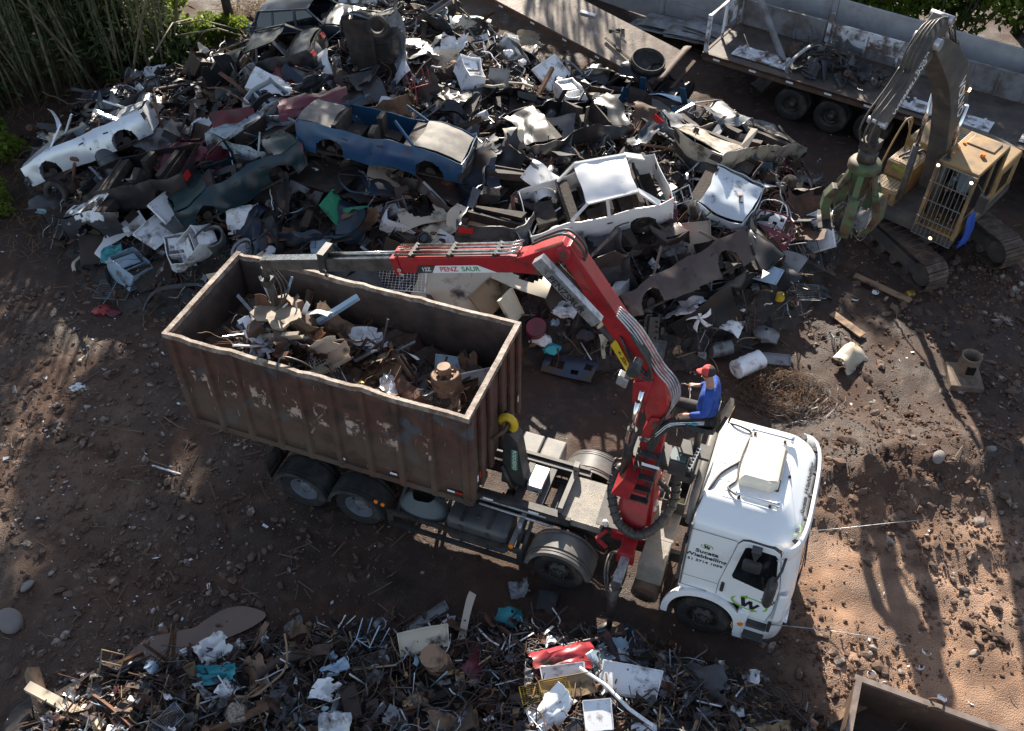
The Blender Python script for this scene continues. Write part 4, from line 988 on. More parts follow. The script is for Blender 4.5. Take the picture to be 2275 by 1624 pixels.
    for k in range(5):
        a = R(15 + 72 * k); c, s = math.cos(a), math.sin(a); b = MB()
        Q = [(.34, .06), (.62, -.08), (.74, -.42), (.66, -.80), (.44, -1.12), (.36, -1.16), (.50, -.80), (.56, -.45), (.48, -.2), (.3, -.1)]
        b.prism(Q, -.12, .12); m = Matrix.Rotation(a, 3, 'Z'); b.deform(lambda p: m @ p + Vector((gx, 0, gz))); bevel(b.build('claw', mt['rust_plate'], g), .015)
        b = MB(); b.tube([(gx + c * .24, s * .24, gz + .02), (gx + c * .6, s * .6, gz - .3)], .05, 10); b.build('claw_ram', mt['steel_bright'], g)
    b = MB()
    for i in range(3): b.tube([(-4.2, -.06 + .05 * i, 5.1), (-4.0, -.1 + .1 * i, 4.8 - .05 * i), (-4.05, -.12 + .1 * i, 4.4), (-4.22, -.1 + .08 * i, 4.15)], .016, 7)
    b.build('hose', mt['rubber_hose'], g)
crane()
# ---------------------------------------------------------------- kinds of scrap
AVOID = []     # (x, y, r) spots kept clear for the pieces placed by hand
def sm(k, col, **kw):
    d = dict(var=.35, hue=.012, dirt=MUD, dsc=2.2, dlo=.50, dhi=.66, rough=.42); d.update(kw); r_ = d.pop('rough'); return mk(k, col, r_, **d)
sm('sc_black', (.022, .022, .024)); sm('sc_dark', (.05, .052, .058), rough=.38); sm('sc_brown', (.055, .036, .027), rough=.7); sm('sc_rust', (.15, .068, .034), rough=.75, col2=(.07, .035, .022), sc=4)
sm('sc_grey', (.20, .205, .215), metal=.2); sm('sc_steel', (.38, .39, .41), metal=.7, rough=.33); sm('sc_white', (.72, .73, .75), var=.15, dlo=.56, dhi=.7, col2=(.40, .38, .36), sc=3.5, lo=.55, hi=.68)
sm('sc_cream', (.55, .47, .36), var=.2, dlo=.56, dhi=.7); sm('sc_paleblue', (.30, .42, .52), var=.25, dlo=.56, dhi=.7); sm('sc_blue', (.03, .09, .20)); sm('sc_red', (.32, .022, .026)); sm('sc_maroon', (.13, .018, .03))
sm('sc_green', (.03, .22, .13)); sm('sc_teal', (.04, .30, .34), dlo=.58, dhi=.7); sm('sc_yellow', (.55, .36, .03)); sm('sc_tan', (.26, .17, .10), rough=.8); sm('sc_navy', (.02, .035, .06))
CW = dict(sc_black='black', sc_dark='dark grey', sc_brown='brown', sc_rust='rusty', sc_grey='grey', sc_steel='bare steel', sc_white='white', sc_cream='cream', sc_paleblue='pale blue', sc_blue='blue', sc_red='red', sc_maroon='maroon', sc_green='green', sc_teal='teal', sc_yellow='yellow', sc_tan='tan', sc_navy='navy', tyre='black')
def crump(b, amp=.06, fr=2.0):
    o = rdir() * 50
    return b.deform(lambda p: p + Vector((noise.noise(p * fr + o), noise.noise(p * fr + o + Vector((9, 0, 0))), noise.noise(p * fr + o + Vector((0, 9, 0))))) * amp)
def k_sheet():
    b = MB(); s = U(0, 99); f = U(.5, .8); h = U(-.5, .6); w_ = U(.55, .95); k2 = U(-.4, .4)
    def fn(u, v):
        x = (u - .5) * 1.1; y = (v - .5) * w_; z = .13 * noise.noise(Vector((u * 2.2 + s, v * 2.2, s))) + .05 * noise.noise(Vector((u * 6 + s, v * 6, 1))) + .04 * abs(((u * 3 + v * 2 + s) % 1) - .5)
        if u > f: z += (u - f) * h * 2.2; x -= (u - f) * abs(h) * .5
        if v > .75: z += (v - .75) * k2 * 2
        return (x + .08 * noise.noise(Vector((v * 5 + s, 0, u))), y + .08 * noise.noise(Vector((u * 5, s, v))), z)
    b.grid(fn, 12, 10, th=.008, sm=False, skip=lambda u, v: (u < .1 or u > .9 or v < .12 or v > .88) and noise.noise(Vector((u * 4 + s, v * 4, 3))) > .26); return b
def k_panel():
    b = MB(); w_, h = U(.8, 1.1), U(.5, .75); b.box((0, 0, 0), (w_, h, .018))
    for sx in (-1, 1): b.box((sx * (w_ / 2 - .009), 0, .035), (.018, h - .02, .05))
    if rnd.random() < .7: b.box((0, h / 2 - .009, .035), (w_ - .04, .018, .05))
    b2 = MB(); b2.grid(lambda u, v: ((u - .5) * w_ * .985, (v - .5) * h * .985, .011), 9, 7, th=.012); b.merge(b2)
    return crump(b, .08, 1.6)
def k_appliance():
    b = MB(); w_, d, h = .6, U(.5, .6), U(.75, 1.0)
    for sx in (-1, 1): b.grid(lambda u, v: (sx * w_ / 2, (u - .5) * d, (v - .5) * h), 6, 8, th=.015 * sx)
    b.grid(lambda u, v: ((u - .5) * w_, -d / 2, (v - .5) * h), 6, 8, th=.015); b.grid(lambda u, v: ((u - .5) * w_, (v - .5) * d, h / 2), 6, 6, th=.015); b.grid(lambda u, v: ((u - .5) * w_, (v - .5) * d, -h / 2), 6, 6, th=.015)
    b.box((0, 0, .1), (w_ * .8, d * .7, .02)); b.box((0, d * .3, -.2), (w_ * .7, .03, h * .4)); crump(b, .13, 1.7)
    m = Matrix.Rotation(PI / 2, 3, 'X'); return b.deform(lambda p: m @ p)
def k_pipe():
    b = MB(); r = U(.018, .05); b.tube([(-.7, 0, 0), (-.2, U(-.05, .05), U(-.03, .03)), (.3, U(-.05, .05), 0), (.75, U(-.1, .1), U(-.05, .1))], r, 9); return b
def k_bentpipe():
    b = MB(); p = Vector((-.6, 0, 0)); d = Vector((1, 0, 0)); P = [p.copy()]
    for _ in range(9): d = (d + rdir() * .55).normalized(); d.z *= .6; p = p + d * .16; P.append(p.copy())
    b.tube(P, U(.010, .028), 7); return b
def k_angle():
    b = MB(); l = U(.5, .9); b.box((0, 0, .03), (l * 2, .008, .07)); b.box((0, .035, 0), (l * 2, .07, .008))
    s = U(-.5, .5); t = U(-.3, .3); return b.deform(lambda p: Vector((p.x, p.y + s * p.x * p.x * .5, p.z + t * p.x * abs(p.x))))
def k_channel():
    b = MB(); 
    for i in range(6):
        x = -.75 + .25 * i; b.box((x + .125, 0, 0), (.25, .14, .012)); b.box((x + .125, .064, .04), (.25, .012, .07)); b.box((x + .125, -.064, .04), (.25, .012, .07))
    s = U(-.25, .25); return b.deform(lambda p: Vector((p.x, p.y + s * p.x * p.x, p.z + s * .6 * p.x * p.x)))
def k_strip():
    b = MB(); s = U(0, 50); c = U(.6, 2.2); b.grid(lambda u, v: ((u - .5) * 1.3, (v - .5) * .09 + .15 * math.sin(u * c * 2 + s), .12 * math.sin(u * c * 3 + s) + .03 * (v - .5) * math.sin(u * 9)), 16, 1, th=.006); return b
def k_beam():
    b = MB(); b.box((0, 0, 0), (1.5, .10, .10)); return crump(b, .02, 3)
def k_drum():
    b = MB(); b.lathe([(0, -.42), (.27, -.42), (.285, -.40), (.275, -.36), (.275, -.16), (.29, -.14), (.275, -.12), (.275, .12), (.29, .14), (.275, .16), (.275, .38), (.285, .42), (.25, .42), (.25, .38), (0, .375)], 24); m = Matrix.Rotation(PI / 2, 3, 'Y'); crump(b, .04, 2.5); return b.deform(lambda p: m @ p)
def k_bucket():
    b = MB(); b.lathe([(0, 0), (.11, 0), (.14, .26), (.15, .27), (.135, .26), (.10, .02), (0, .02)], 18); b.tube([(.145 * math.cos(R(a)), .2 * math.sin(R(a)) * .4, .26 + .17 * math.sin(R(a))) for a in range(0, 181, 20)], .005, 5); m = Matrix.Rotation(U(.6, 1.5), 3, 'X'); crump(b, .02, 4); return b.deform(lambda p: m @ p)
def k_rim():
    b = MB(); b.lathe([(.19, -.08), (.175, -.075), (.16, -.05), (.155, .02), (.14, .05), (.11, .07), (.08, .05), (.05, .06), (0, .06)], 24); b.lathe([(.19, -.08), (.2, -.085), (.195, -.07), (.18, -.05), (.178, .05), (.195, .07), (.2, .085), (.17, .07)], 24)
    return b
def k_tyre():
    b = ring_tyre(.29, .18, .18); m = Matrix.Rotation(PI / 2, 3, 'X'); return b.deform(lambda p: m @ p)
def k_coil():
    b = MB(); b.tube([(.07 * math.cos(t * .5), .07 * math.sin(t * .5), -.2 + t * .0055) for t in range(76)], .009, 6); m = Matrix.Rotation(PI / 2, 3, 'Y'); return b.deform(lambda p: m @ p)
def k_engine():
    b = MB(); b.box((0, 0, 0), (.5, .32, .34)); b.box((.05, 0, .2), (.4, .22, .1)); b.cyl((-.3, 0, -.05), (-.25, 0, -.05), .11, n=14); b.cyl((.25, 0, -.05), (.5, 0, -.08), .14, .09, 14)
    for k in range(4): b.tube([(-.17 + .11 * k, .16, .12), (-.17 + .11 * k, .26, .14), (-.1 + .08 * k, .3, 0)], .025, 7); b.cyl((-.17 + .11 * k, -.05, .24), (-.17 + .11 * k, -.05, .3), .02, n=8)
    for _ in range(7): b.box((U(-.25, .25), U(-.2, .2), U(-.18, .25)), (U(.05, .18), U(.05, .14), U(.05, .12)))
    return crump(b, .03, 4)
def k_axle():
    b = MB(); b.tube([(-.6, 0, 0), (.6, 0, 0)], .045, 10)
    for s in (-1, 1): b.lathe([(0, s * .56), (.12, s * .58), (.14, s * .62), (.13, s * .68), (.05, s * .69), (.05, s * .75), (0, s * .75)], 18, axis='x')
    b.lathe([(.05, -.18), (.14, -.1), (.16, 0), (.14, .1), (.05, .18)], 14, axis='x', o=(.12, 0, 0)); b.bar((-.4, 0, 0), (-.1, -.4, .05), .05, .03); b.bar((.4, 0, 0), (.5, -.35, .05), .05, .03); return b
def k_exhaust():
    b = MB(); b.lathe([(.03, -.3), (.08, -.27), (.095, -.22), (.095, .22), (.08, .27), (.03, .3)], 14, axis='x'); b.tube([(.28, 0, 0), (.45, .02, .03), (.6, .12, .06), (.85, .14, .02)], .025, 8); b.tube([(-.28, 0, 0), (-.5, .05, 0), (-.75, 0, .05)], .025, 8); return b
def k_grid():
    b = MB(); n, m_ = 15, 9
    for i in range(n + 1): b.bar((-.5 + i / n, -.32, 0), (-.5 + i / n, .32, 0), .006, .006)
    for j in range(m_ + 1): b.bar((-.5, -.32 + .64 * j / m_, .004), (.5, -.32 + .64 * j / m_, .004), .006, .006)
    for a, c in (((-.5, -.32), (.5, -.32)), ((.5, -.32), (.5, .32)), ((.5, .32), (-.5, .32)), ((-.5, .32), (-.5, -.32))): b.bar((a[0], a[1], 0), (c[0], c[1], 0), .02, .02)
    return crump(b, .07, 1.3)
def k_chair():
    b = MB(); r = .012
    for y in (-.2, .2): b.tube([(-.2, y, 0), (-.15, y, .42), (-.22, y, .82)], r, 6); b.tube([(.22, y, 0), (.2, y, .42), (-.16, y, .42)], r, 6)
    for p, q in (((-.15, -.2, .42), (-.15, .2, .42)), ((.2, -.2, .42), (.2, .2, .42)), ((-.22, -.2, .82), (-.22, .2, .82)), ((-.18, -.2, .6), (-.18, .2, .6)), ((0, -.2, .42), (0, .2, .42))): b.tube([p, q], r, 6)
    m = Matrix.Rotation(U(.8, 2.2), 3, rnd.choice('XY')); crump(b, .06, 2); return b.deform(lambda p: m @ (p - Vector((0, 0, .4))))
def k_door():
    b = MB()
    def sk(u, v): return (.12 < u < .42 and .25 < v < .75) or (.55 < u < .70 and .2 < v < .45) or (.75 < u < .9 and .45 < v < .8)
    b.grid(lambda u, v: ((u - .5) * 1.05, (v - .5) * .55, .05 * math.sin(PI * v)), 14, 10, th=.05, sm=False, skip=sk)
    b.tube([(-.5, .26, .02), (-.42, .62, .0), (.25, .66, 0), (.5, .28, .02)], .022, 6); b.bar((.22, .27, 0), (.22, .65, 0), .03, .02); return crump(b, .05, 1.6)
def k_bonnet():
    b = MB(); s = U(0, 50); b.grid(lambda u, v: ((u - .5) * 1.15, (v - .5) * (1.0 + .12 * u), .08 * math.sin(PI * v) * 1.2 - .08 * u * u + .06 * noise.noise(Vector((u * 2.5 + s, v * 2.5, 0)))), 12, 12, th=.015)
    for v in (.25, .75): b.box((0, (v - .5), -.02), (1.0, .05, .03))
    return crump(b, .09, 1.3)
def k_bumper():
    b = MB()
    def fn(u, v):
        a = (u - .5) * 2; x = .75 * a; y = -.28 * abs(a) ** 4; pr = [(0, .1), (.05, .09), (.06, 0), (.04, -.09), (0, -.1)]; i = min(int(v * 4), 3); t = v * 4 - i
        return (x, y + pr[i][0] * (1 - t) + pr[i + 1][0] * t, pr[i][1] * (1 - t) + pr[i + 1][1] * t)
    b.grid(fn, 20, 8, th=.012); return crump(b, .06, 1.5)
def k_fender():
    b = MB(); b.grid(lambda u, v: ((u - .5) * 1.1, .10 * math.sin(v * 1.6), (v - .5) * .62), 16, 10, th=.012, skip=lambda u, v: ((u - .55) / .3) ** 2 + ((v - 0) / .62) ** 2 < 1)
    m = Matrix.Rotation(PI / 2, 3, 'X'); crump(b, .09, 1.6); return b.deform(lambda p: m @ p)
def k_wire():
    b = MB()
    for _ in range(rnd.choice((4, 6, 9))):
        p = rdir() * .15; d = rdir(); P = [p.copy()]
        for _ in range(14): d = (d + rdir() * .7 - p * .5).normalized(); p = p + d * .09; P.append(Vector((p.x, p.y, p.z * .5)))
        b.tube(P, U(.004, .008), 4)
    return b
def k_plank():
    b = MB(); b.box((0, 0, 0), (U(.8, 1.4), U(.08, .16), .025)); return crump(b, .02, 2)
def k_can():
    b = MB(); b.lathe([(0, -.08), (.05, -.08), (.055, -.07), (.055, .07), (.05, .08), (.04, .075), (0, .075)], 14, axis='x'); return crump(b, .03, 7)
def k_bag():
    b = MB(); s = U(0, 90); b.grid(lambda u, v: ((.18 + .1 * noise.noise(Vector((math.cos(u * 2 * PI) * 2 + s, math.sin(u * 2 * PI) * 2, v * 3)))) * math.cos(u * 2 * PI) * math.sin(PI * (.04 + .92 * v)) * 1.2, (.18 + .1 * noise.noise(Vector((math.cos(u * 2 * PI) * 2, math.sin(u * 2 * PI) * 2 + s, v * 3)))) * math.sin(u * 2 * PI) * math.sin(PI * (.04 + .92 * v)), .12 - .22 * v), 18, 9, sm=False); return crump(b, .06, 5)
def k_caninsert():
    b = MB(); b.lathe([(0, -.3), (.2, -.3), (.22, -.28), (.22, .26), (.2, .28), (.17, .26), (.17, -.2), (0, -.22)], 22); crump(b, .05, 2.5); m = Matrix.Rotation(U(.3, 1.4), 3, 'X'); return b.deform(lambda p: m @ p)
def k_block():
    b = MB(); v = rock_vs(.22, .7, .3); b.add(v, IF); return b
KIND = {  # kind: (builder, object name, words, category, [(material, weight)...], variants, scale range)
 'sheet': (k_sheet, 'crumpled_sheet', 'crumpled metal sheet', 'metal sheet', [('sc_dark', 5), ('sc_black', 3), ('sc_brown', 4), ('sc_rust', 3), ('sc_grey', 3), ('sc_white', 2), ('sc_cream', .8), ('sc_paleblue', .6), ('sc_navy', 2), ('sc_steel', 1), ('sc_maroon', .3)], 9, (.6, 1.3)),
 'panel': (k_panel, 'flanged_panel', 'flanged sheet metal panel', 'metal panel', [('sc_dark', 4), ('sc_black', 2), ('sc_brown', 3), ('sc_grey', 2), ('sc_white', 1.6), ('sc_paleblue', .5), ('sc_cream', .5)], 5, (.5, 1.0)),
 'appliance': (k_appliance, 'crushed_appliance', 'crushed open appliance casing', 'appliance', [('sc_dark', 3), ('sc_white', 1.5), ('sc_brown', 2), ('sc_grey', 1)], 4, (.6, .95)),
 'pipe': (k_pipe, 'steel_pipe', 'straight steel pipe', 'pipe', [('sc_rust', 3), ('sc_dark', 2), ('sc_steel', 2), ('sc_white', 1), ('sc_brown', 3)], 4, (.6, 1.3)),
 'bentpipe': (k_bentpipe, 'bent_tube', 'bent thin tube', 'tube', [('sc_rust', 3), ('sc_dark', 3), ('sc_steel', 2), ('sc_white', 1.6), ('sc_brown', 2)], 7, (.6, 1.3)),
 'angle': (k_angle, 'angle_bar', 'bent angle iron bar', 'bar', [('sc_rust', 4), ('sc_dark', 3), ('sc_grey', 2), ('sc_white', .8), ('sc_brown', 2)], 4, (.5, 1.1)),
 'channel': (k_channel, 'channel_bar', 'bent channel section', 'channel', [('sc_rust', 2), ('sc_dark', 3), ('sc_grey', 2), ('sc_brown', 3)], 3, (.6, 1.2)),
 'strip': (k_strip, 'metal_strip', 'curled metal strip', 'strip', [('sc_steel', 2), ('sc_white', 2), ('sc_dark', 3), ('sc_rust', 2), ('sc_grey', 2)], 6, (.5, 1.2)),
 'beam': (k_beam, 'steel_beam', 'square steel section', 'beam', [('sc_rust', 3), ('sc_brown', 3), ('sc_dark', 1)], 2, (.6, 1.1)),
 'drum': (k_drum, 'steel_drum', 'dented steel drum', 'drum', [('sc_brown', 2), ('sc_dark', 2), ('sc_rust', 1), ('sc_white', .4)], 2, (.6, .9)),
 'bucket': (k_bucket, 'tin_bucket', 'small dented bucket', 'bucket', [('sc_white', 2), ('sc_grey', 2), ('sc_steel', 1), ('sc_dark', 1)], 3, (.7, 1.1)),
 'rim': (k_rim, 'wheel_rim', 'bare wheel rim', 'wheel rim', [('sc_rust', 2), ('sc_dark', 3), ('sc_grey', 1)], 1, (.9, 1.15)),
 'tyre': (k_tyre, 'old_tyre', 'worn car tyre', 'tyre', [('tyre', 1)], 1, (.9, 1.1)),
 'coil': (k_coil, 'coil_spring', 'coil spring', 'spring', [('sc_dark', 2), ('sc_rust', 2)], 1, (.8, 1.2)),
 'engine': (k_engine, 'engine_block', 'greasy engine block', 'engine', [('sc_black', 3), ('sc_brown', 2), ('sc_grey', 1)], 4, (.7, 1.1)),
 'axle': (k_axle, 'car_axle', 'rusty axle with hubs', 'axle', [('sc_brown', 2), ('sc_rust', 2), ('sc_black', 2)], 1, (.8, 1.1)),
 'exhaust': (k_exhaust, 'exhaust_silencer', 'exhaust silencer and pipe', 'exhaust', [('sc_rust', 3), ('sc_grey', 2), ('sc_dark', 2)], 1, (.8, 1.2)),
 'grid': (k_grid, 'wire_grille', 'bent wire grille', 'grille', [('sc_steel', 2), ('sc_white', 2), ('sc_rust', 2), ('sc_dark', 1)], 3, (.6, 1.1)),
 'chair': (k_chair, 'tubular_chair', 'bare tubular chair frame', 'chair frame', [('sc_white', 3), ('sc_steel', 2), ('sc_dark', 2), ('sc_rust', 1)], 4, (.8, 1.1)),
 'door': (k_door, 'scrap_door_skin', 'stripped car door', 'door skin', [('sc_dark', 3), ('sc_black', 2), ('sc_navy', 2), ('sc_grey', 2), ('sc_white', .6), ('sc_cream', .4)], 3, (.85, 1.05)),
 'bonnet': (k_bonnet, 'car_bonnet', 'crumpled car bonnet', 'car bonnet', [('sc_dark', 3), ('sc_black', 2), ('sc_navy', 1.5), ('sc_grey', 2), ('sc_white', .8), ('sc_cream', .6), ('sc_brown', 1)], 4, (.8, 1.05)),
 'bumper': (k_bumper, 'car_bumper', 'loose car bumper', 'bumper', [('sc_black', 4), ('sc_dark', 2), ('sc_grey', 1), ('sc_white', .5)], 3, (.9, 1.05)),
 'fender': (k_fender, 'car_wing', 'torn off car wing', 'car wing', [('sc_dark', 3), ('sc_white', .8), ('sc_grey', 2), ('sc_navy', 1), ('sc_brown', 2), ('sc_cream', .5)], 4, (.8, 1.1)),
 'wire': (k_wire, 'wire_tangle', 'tangle of wire', 'wire', [('sc_rust', 3), ('sc_dark', 2), ('sc_steel', 2)], 6, (.7, 1.4)),
 'plank': (k_plank, 'wooden_plank', 'weathered wooden plank', 'plank', [('sc_tan', 3), ('sc_brown', 2)], 3, (.5, 1.0)),
 'can': (k_can, 'tin_can', 'squashed tin can', 'can', [('sc_white', 2), ('sc_steel', 2), ('sc_red', 1), ('sc_yellow', .6), ('sc_blue', .6)], 4, (.8, 1.5)),
 'bag': (k_bag, 'plastic_bag', 'crumpled plastic bag', 'bag', [('sc_white', 3), ('sc_grey', 2), ('sc_paleblue', 1), ('sc_teal', .4), ('sc_black', 2)], 5, (.6, 1.2)),
 'washer': (k_caninsert, 'washer_drum', 'washing machine tub', 'tub', [('sc_white', 2), ('sc_grey', 1), ('sc_steel', 1)], 2, (.8, 1.1)),
}
CACHE = {}
def base_mesh(kind, var=None):
    fn, nm, words, cat, ms, nv, sc = KIND[kind]
    v = rnd.randrange(nv) if var is None else var % nv
    if (kind, v) not in CACHE:
        b = fn(); me = bpy.data.meshes.new(nm); me.from_pydata([tuple(p) for p in b.v], [], b.f); me.polygons.foreach_set("use_smooth", b.sm); me.update()
        try: me.set_sharp_from_angle(angle=R(30))
        except Exception: pass
        CACHE[(kind, v)] = me
    return CACHE[(kind, v)]
MATMESH = {}
def piece(kind, loc, rot, scale, matk, label, group=None, var=None, parent=None, name=None, cat=None):
    me = base_mesh(kind, var); key = (me.name, matk)
    if key not in MATMESH:
        m2 = me.copy(); m2.name = me.name.split('.')[0]; m2.materials.clear(); m2.materials.append(mt[matk]); MATMESH[key] = m2
    o = bpy.data.objects.new(name or KIND[kind][1], MATMESH[key]); COL.objects.link(o)
    o.location = loc
    if isinstance(rot, Matrix): o.rotation_euler = rot.to_euler()
    else: o.rotation_euler = rot
    o.scale = scale if isinstance(scale, (tuple, list)) else (scale,) * 3
    tag(o, label, cat or KIND[kind][3], group); return o
def pick(ms):
    t = U(0, sum(w_ for _, w_ in ms))
    for m, w_ in ms:
        t -= w_
        if t <= 0: return m
    return ms[-1][0]
def lie(n, tilt=.5):
    """rotation that lays a piece on a slope with normal n, turned and tipped at random"""
    q = n.to_track_quat('Z', 'Y').to_matrix(); return q @ Matrix.Rotation(U(0, 2 * PI), 3, 'Z') @ Matrix.Rotation(rnd.gauss(0, tilt), 3, 'X') @ Matrix.Rotation(rnd.gauss(0, tilt), 3, 'Y')
def put(kind, px, py, size, matk, label, rz=0, rx=0, ry=0, up=.12, var=None, name=None, cat=None, group=None):
    """a piece placed by hand; rz 0 lies along the picture's width, rx tips its far edge up"""
    p = hit(px, py, up); return piece(kind, p, (R(rx), R(ry), R(rz)), size, matk, label, group, var, None, name, cat)
# ---------------------------------------------------------------- rusty roll-off container on the truck
def cont_mat():
    m = M('container_rust', (.105, .045, .030), .75, col2=(.048, .028, .021), sc=2.2, lo=.38, hi=.6, dirt=(.07, .072, .08), dsc=1.0, dlo=.58, dhi=.64, bump=.35, bsc=30, dist=.6)
    n = m.node_tree.nodes; L = m.node_tree.links; b = n['Principled BSDF']; old = b.inputs['Base Color'].links[0].from_socket
    tc = n.new('ShaderNodeTexCoord'); sp = n.new('ShaderNodeSeparateXYZ'); L.new(tc.outputs['Object'], sp.inputs[0])
    def rng(sock, a, c, d, e):
        r = n.new('ShaderNodeMapRange'); r.inputs[1].default_value = a; r.inputs[2].default_value = c; r.inputs[3].default_value = d; r.inputs[4].default_value = e; L.new(sock, r.inputs[0]); return r.outputs[0]
    def mul(x, y):
        k = n.new('ShaderNodeMath'); k.operation = 'MULTIPLY'; L.new(x, k.inputs[0]); L.new(y, k.inputs[1]); return k.outputs[0]
    def nz(scale, det=8, st=None):
        t = n.new('ShaderNodeTexNoise'); t.inputs['Scale'].default_value = scale; t.inputs['Detail'].default_value = det; t.inputs['Roughness'].default_value = .7
        if st:
            mp = n.new('ShaderNodeMapping'); mp.inputs['Scale'].default_value = st; L.new(tc.outputs['Object'], mp.inputs[0]); L.new(mp.outputs[0], t.inputs['Vector'])
        else: L.new(tc.outputs['Object'], t.inputs['Vector'])
        return t.outputs[0]
    def mix(f, c, old):
        mx = n.new('ShaderNodeMix'); mx.data_type = 'RGBA'; L.new(f, mx.inputs[0]); L.new(old, mx.inputs[6]); mx.inputs[7].default_value = (*c, 1); return mx.outputs[2]
    # a lower band of dull tan, a few streaks, and worn white lettering left between the ribs
    z = sp.outputs[2]; x = sp.outputs[0]
    cur = mix(mul(rng(z, 3.15, 2.55, 0, .75), rng(nz(1.4), .4, .55, .2, 1)), (.105, .075, .053), old)
    cur = mix(mul(rng(nz(6, 8, (3, 3, .25)), .60, .7, 0, .8), rng(z, 1.7, 2.2, .3, 1)), (.045, .025, .018), cur)
    w_ = n.new('ShaderNodeMath'); w_.operation = 'PINGPONG'; w_.inputs[1].default_value = .315; a_ = n.new('ShaderNodeMath'); a_.operation = 'ADD'; a_.inputs[1].default_value = .0; L.new(x, a_.inputs[0]); L.new(a_.outputs[0], w_.inputs[0])
    band = mul(rng(z, 2.66, 2.74, 0, 1), rng(z, 3.30, 3.20, 0, 1)); band = mul(band, rng(w_.outputs[0], .10, .13, 0, 1)); band = mul(band, rng(nz(3.2, 10), .52, .57, 0, .85)); band = mul(band, rng(x, -.62, -.66, 0, 1))
    cur = mix(band, (.50, .36, .29), cur)
    L.new(cur, b.inputs['Base Color']); return m
mt['container_rust'] = cont_mat()
mk('rim_worn', (.13, .085, .06), .65, col2=(.30, .25, .21), sc=7, lo=.42, hi=.62, bump=.4, bsc=25)
mk('inside_rust', (.075, .052, .042), .85, col2=(.04, .03, .026), sc=2.5, dirt=(.11, .075, .055), dsc=6, dlo=.6, dhi=.75, bump=.3, bsc=25)
def container():
    X0, X1, Y, Z0, Z1 = -5.88, .0, 1.25, 1.72, 4.05
    K = thing('roll_off_container', 'long open rusty scrap container with ribbed sides riding on the truck', 'container', T0, (0, 0, TYAW))
    def bulge(x, sd): return sd * (Y - .05 + .03 * noise.noise(Vector((x * 1.3, sd * 5, 2))))
    rib = []
    for sd in (-1, 1):
        b = MB(); b.grid(lambda u, v: (X0 + .04 + (X1 - X0 - .08) * u, sd * (Y - .06) + .025 * noise.noise(Vector((u * 9, v * 3, sd))), Z0 + .1 + (Z1 - Z0 - .18) * v), 40, 10, th=-.02 * sd)
        b.build('side_wall', mt['container_rust'], K)
        b = MB(); b.grid(lambda u, v: (X0 + .06 + (X1 - X0 - .12) * u, sd * (Y - .095) + .025 * noise.noise(Vector((u * 9, v * 3, sd))), Z0 + .1 + (Z1 - Z0 - .18) * v), 40, 10, th=.008 * sd); b.build('inner_lining', mt['inside_rust'], K)
        for k in range(10):
            x = X0 + .12 + k * (X1 - X0 - .24) / 9.0; b = MB(); o = sd * (Y - .07)
            pr = [(-.09, 0), (-.05, sd * .075), (.05, sd * .075), (.09, 0)]
            rings = [[(x + p, o + q * (1 if zz > Z0 + .02 else .8), zz) for p, q in pr] for zz in (Z0 - .04, Z0 + .06, Z1 - .09)]
            loft(b, rings, sm=False); b.build('side_rib', mt['container_rust'], K)
        # battered top rail
        b = MB(); P = []
        for k in range(31):
            u = k / 30; x = X0 + (X1 - X0) * u; dent = .022 * noise.noise(Vector((x * 1.3, sd * 3, 7))) + .028 * noise.noise(Vector((x * 4.3, sd, 1)))
            P.append((x, sd * (Y - .04) + dent, Z1 - .05 + .5 * dent))
        rings = [[(p[0], p[1] - .055, p[2] - .04), (p[0], p[1] + .045, p[2] - .04), (p[0], p[1] + .035, p[2] + .045), (p[0], p[1] - .035, p[2] + .05)] for p in P]; loft(b, rings, sm=False)
        b.build('top_rail', mt['rim_worn'], K)
        b = MB(); b.box(((X0 + X1) / 2, sd * (Y - .06), Z0 + .06), (X1 - X0, .10, .14)); b.box(((X0 + X1) / 2, sd * .45, Z0 - .09), (X1 - X0 - .1, .12, .16)); b.build('bottom_rail', mt['container_rust'], K)
    for x, nm in ((X0, 'rear_door'), (X1, 'front_wall')):
        s = 1 if x == X1 else -1
        b = MB(); b.grid(lambda u, v: (x - s * .06 + .02 * noise.noise(Vector((u * 4, v * 4, x))), (u - .5) * 2 * (Y - .06), Z0 + .04 + (Z1 - Z0 - .14) * v), 16, 10, th=.02 * s); w_ = b.build(nm, mt['container_rust'], K)
        b = MB(); b.grid(lambda u, v: (x - s * .10 + .02 * noise.noise(Vector((u * 4, v * 4, x))), (u - .5) * 2 * (Y - .1), Z0 + .04 + (Z1 - Z0 - .14) * v), 16, 10, th=-.008 * s); b.build('inner_lining', mt['inside_rust'], K)
        for y in (-1.15, -.72, -.28, .28, .72, 1.15):
            b = MB(); b.box((x - s * .02, y, (Z0 + Z1) / 2 - .02), (.09, .14, Z1 - Z0 - .12)); bevel(b.build('end_rib', mt['container_rust'], K), .02, 1)
        b = MB(); rings = []
        for k in range(13):
            y = -Y + 2 * Y * k / 12; dz = .05 * noise.noise(Vector((y * 2.3, x, 3))); rings.append([(x - s * .05 - .055 + dz * .4, y, Z1 - .1 + dz * .5), (x - s * .05 + .055 + dz * .4, y, Z1 - .1 + dz * .5), (x - s * .05 + .05 + dz * .4, y, Z1 + .002 + dz * .5), (x - s * .05 - .05 + dz * .4, y, Z1 + .002 + dz * .5)])
        loft(b, rings, sm=False); b.build('top_rail', mt['rim_worn'], K)
    b = MB(); b.box((-2.94, 0, Z0 + .1), (5.7, 2.3, .05)); b.build('floor', mt['inside_rust'], K)
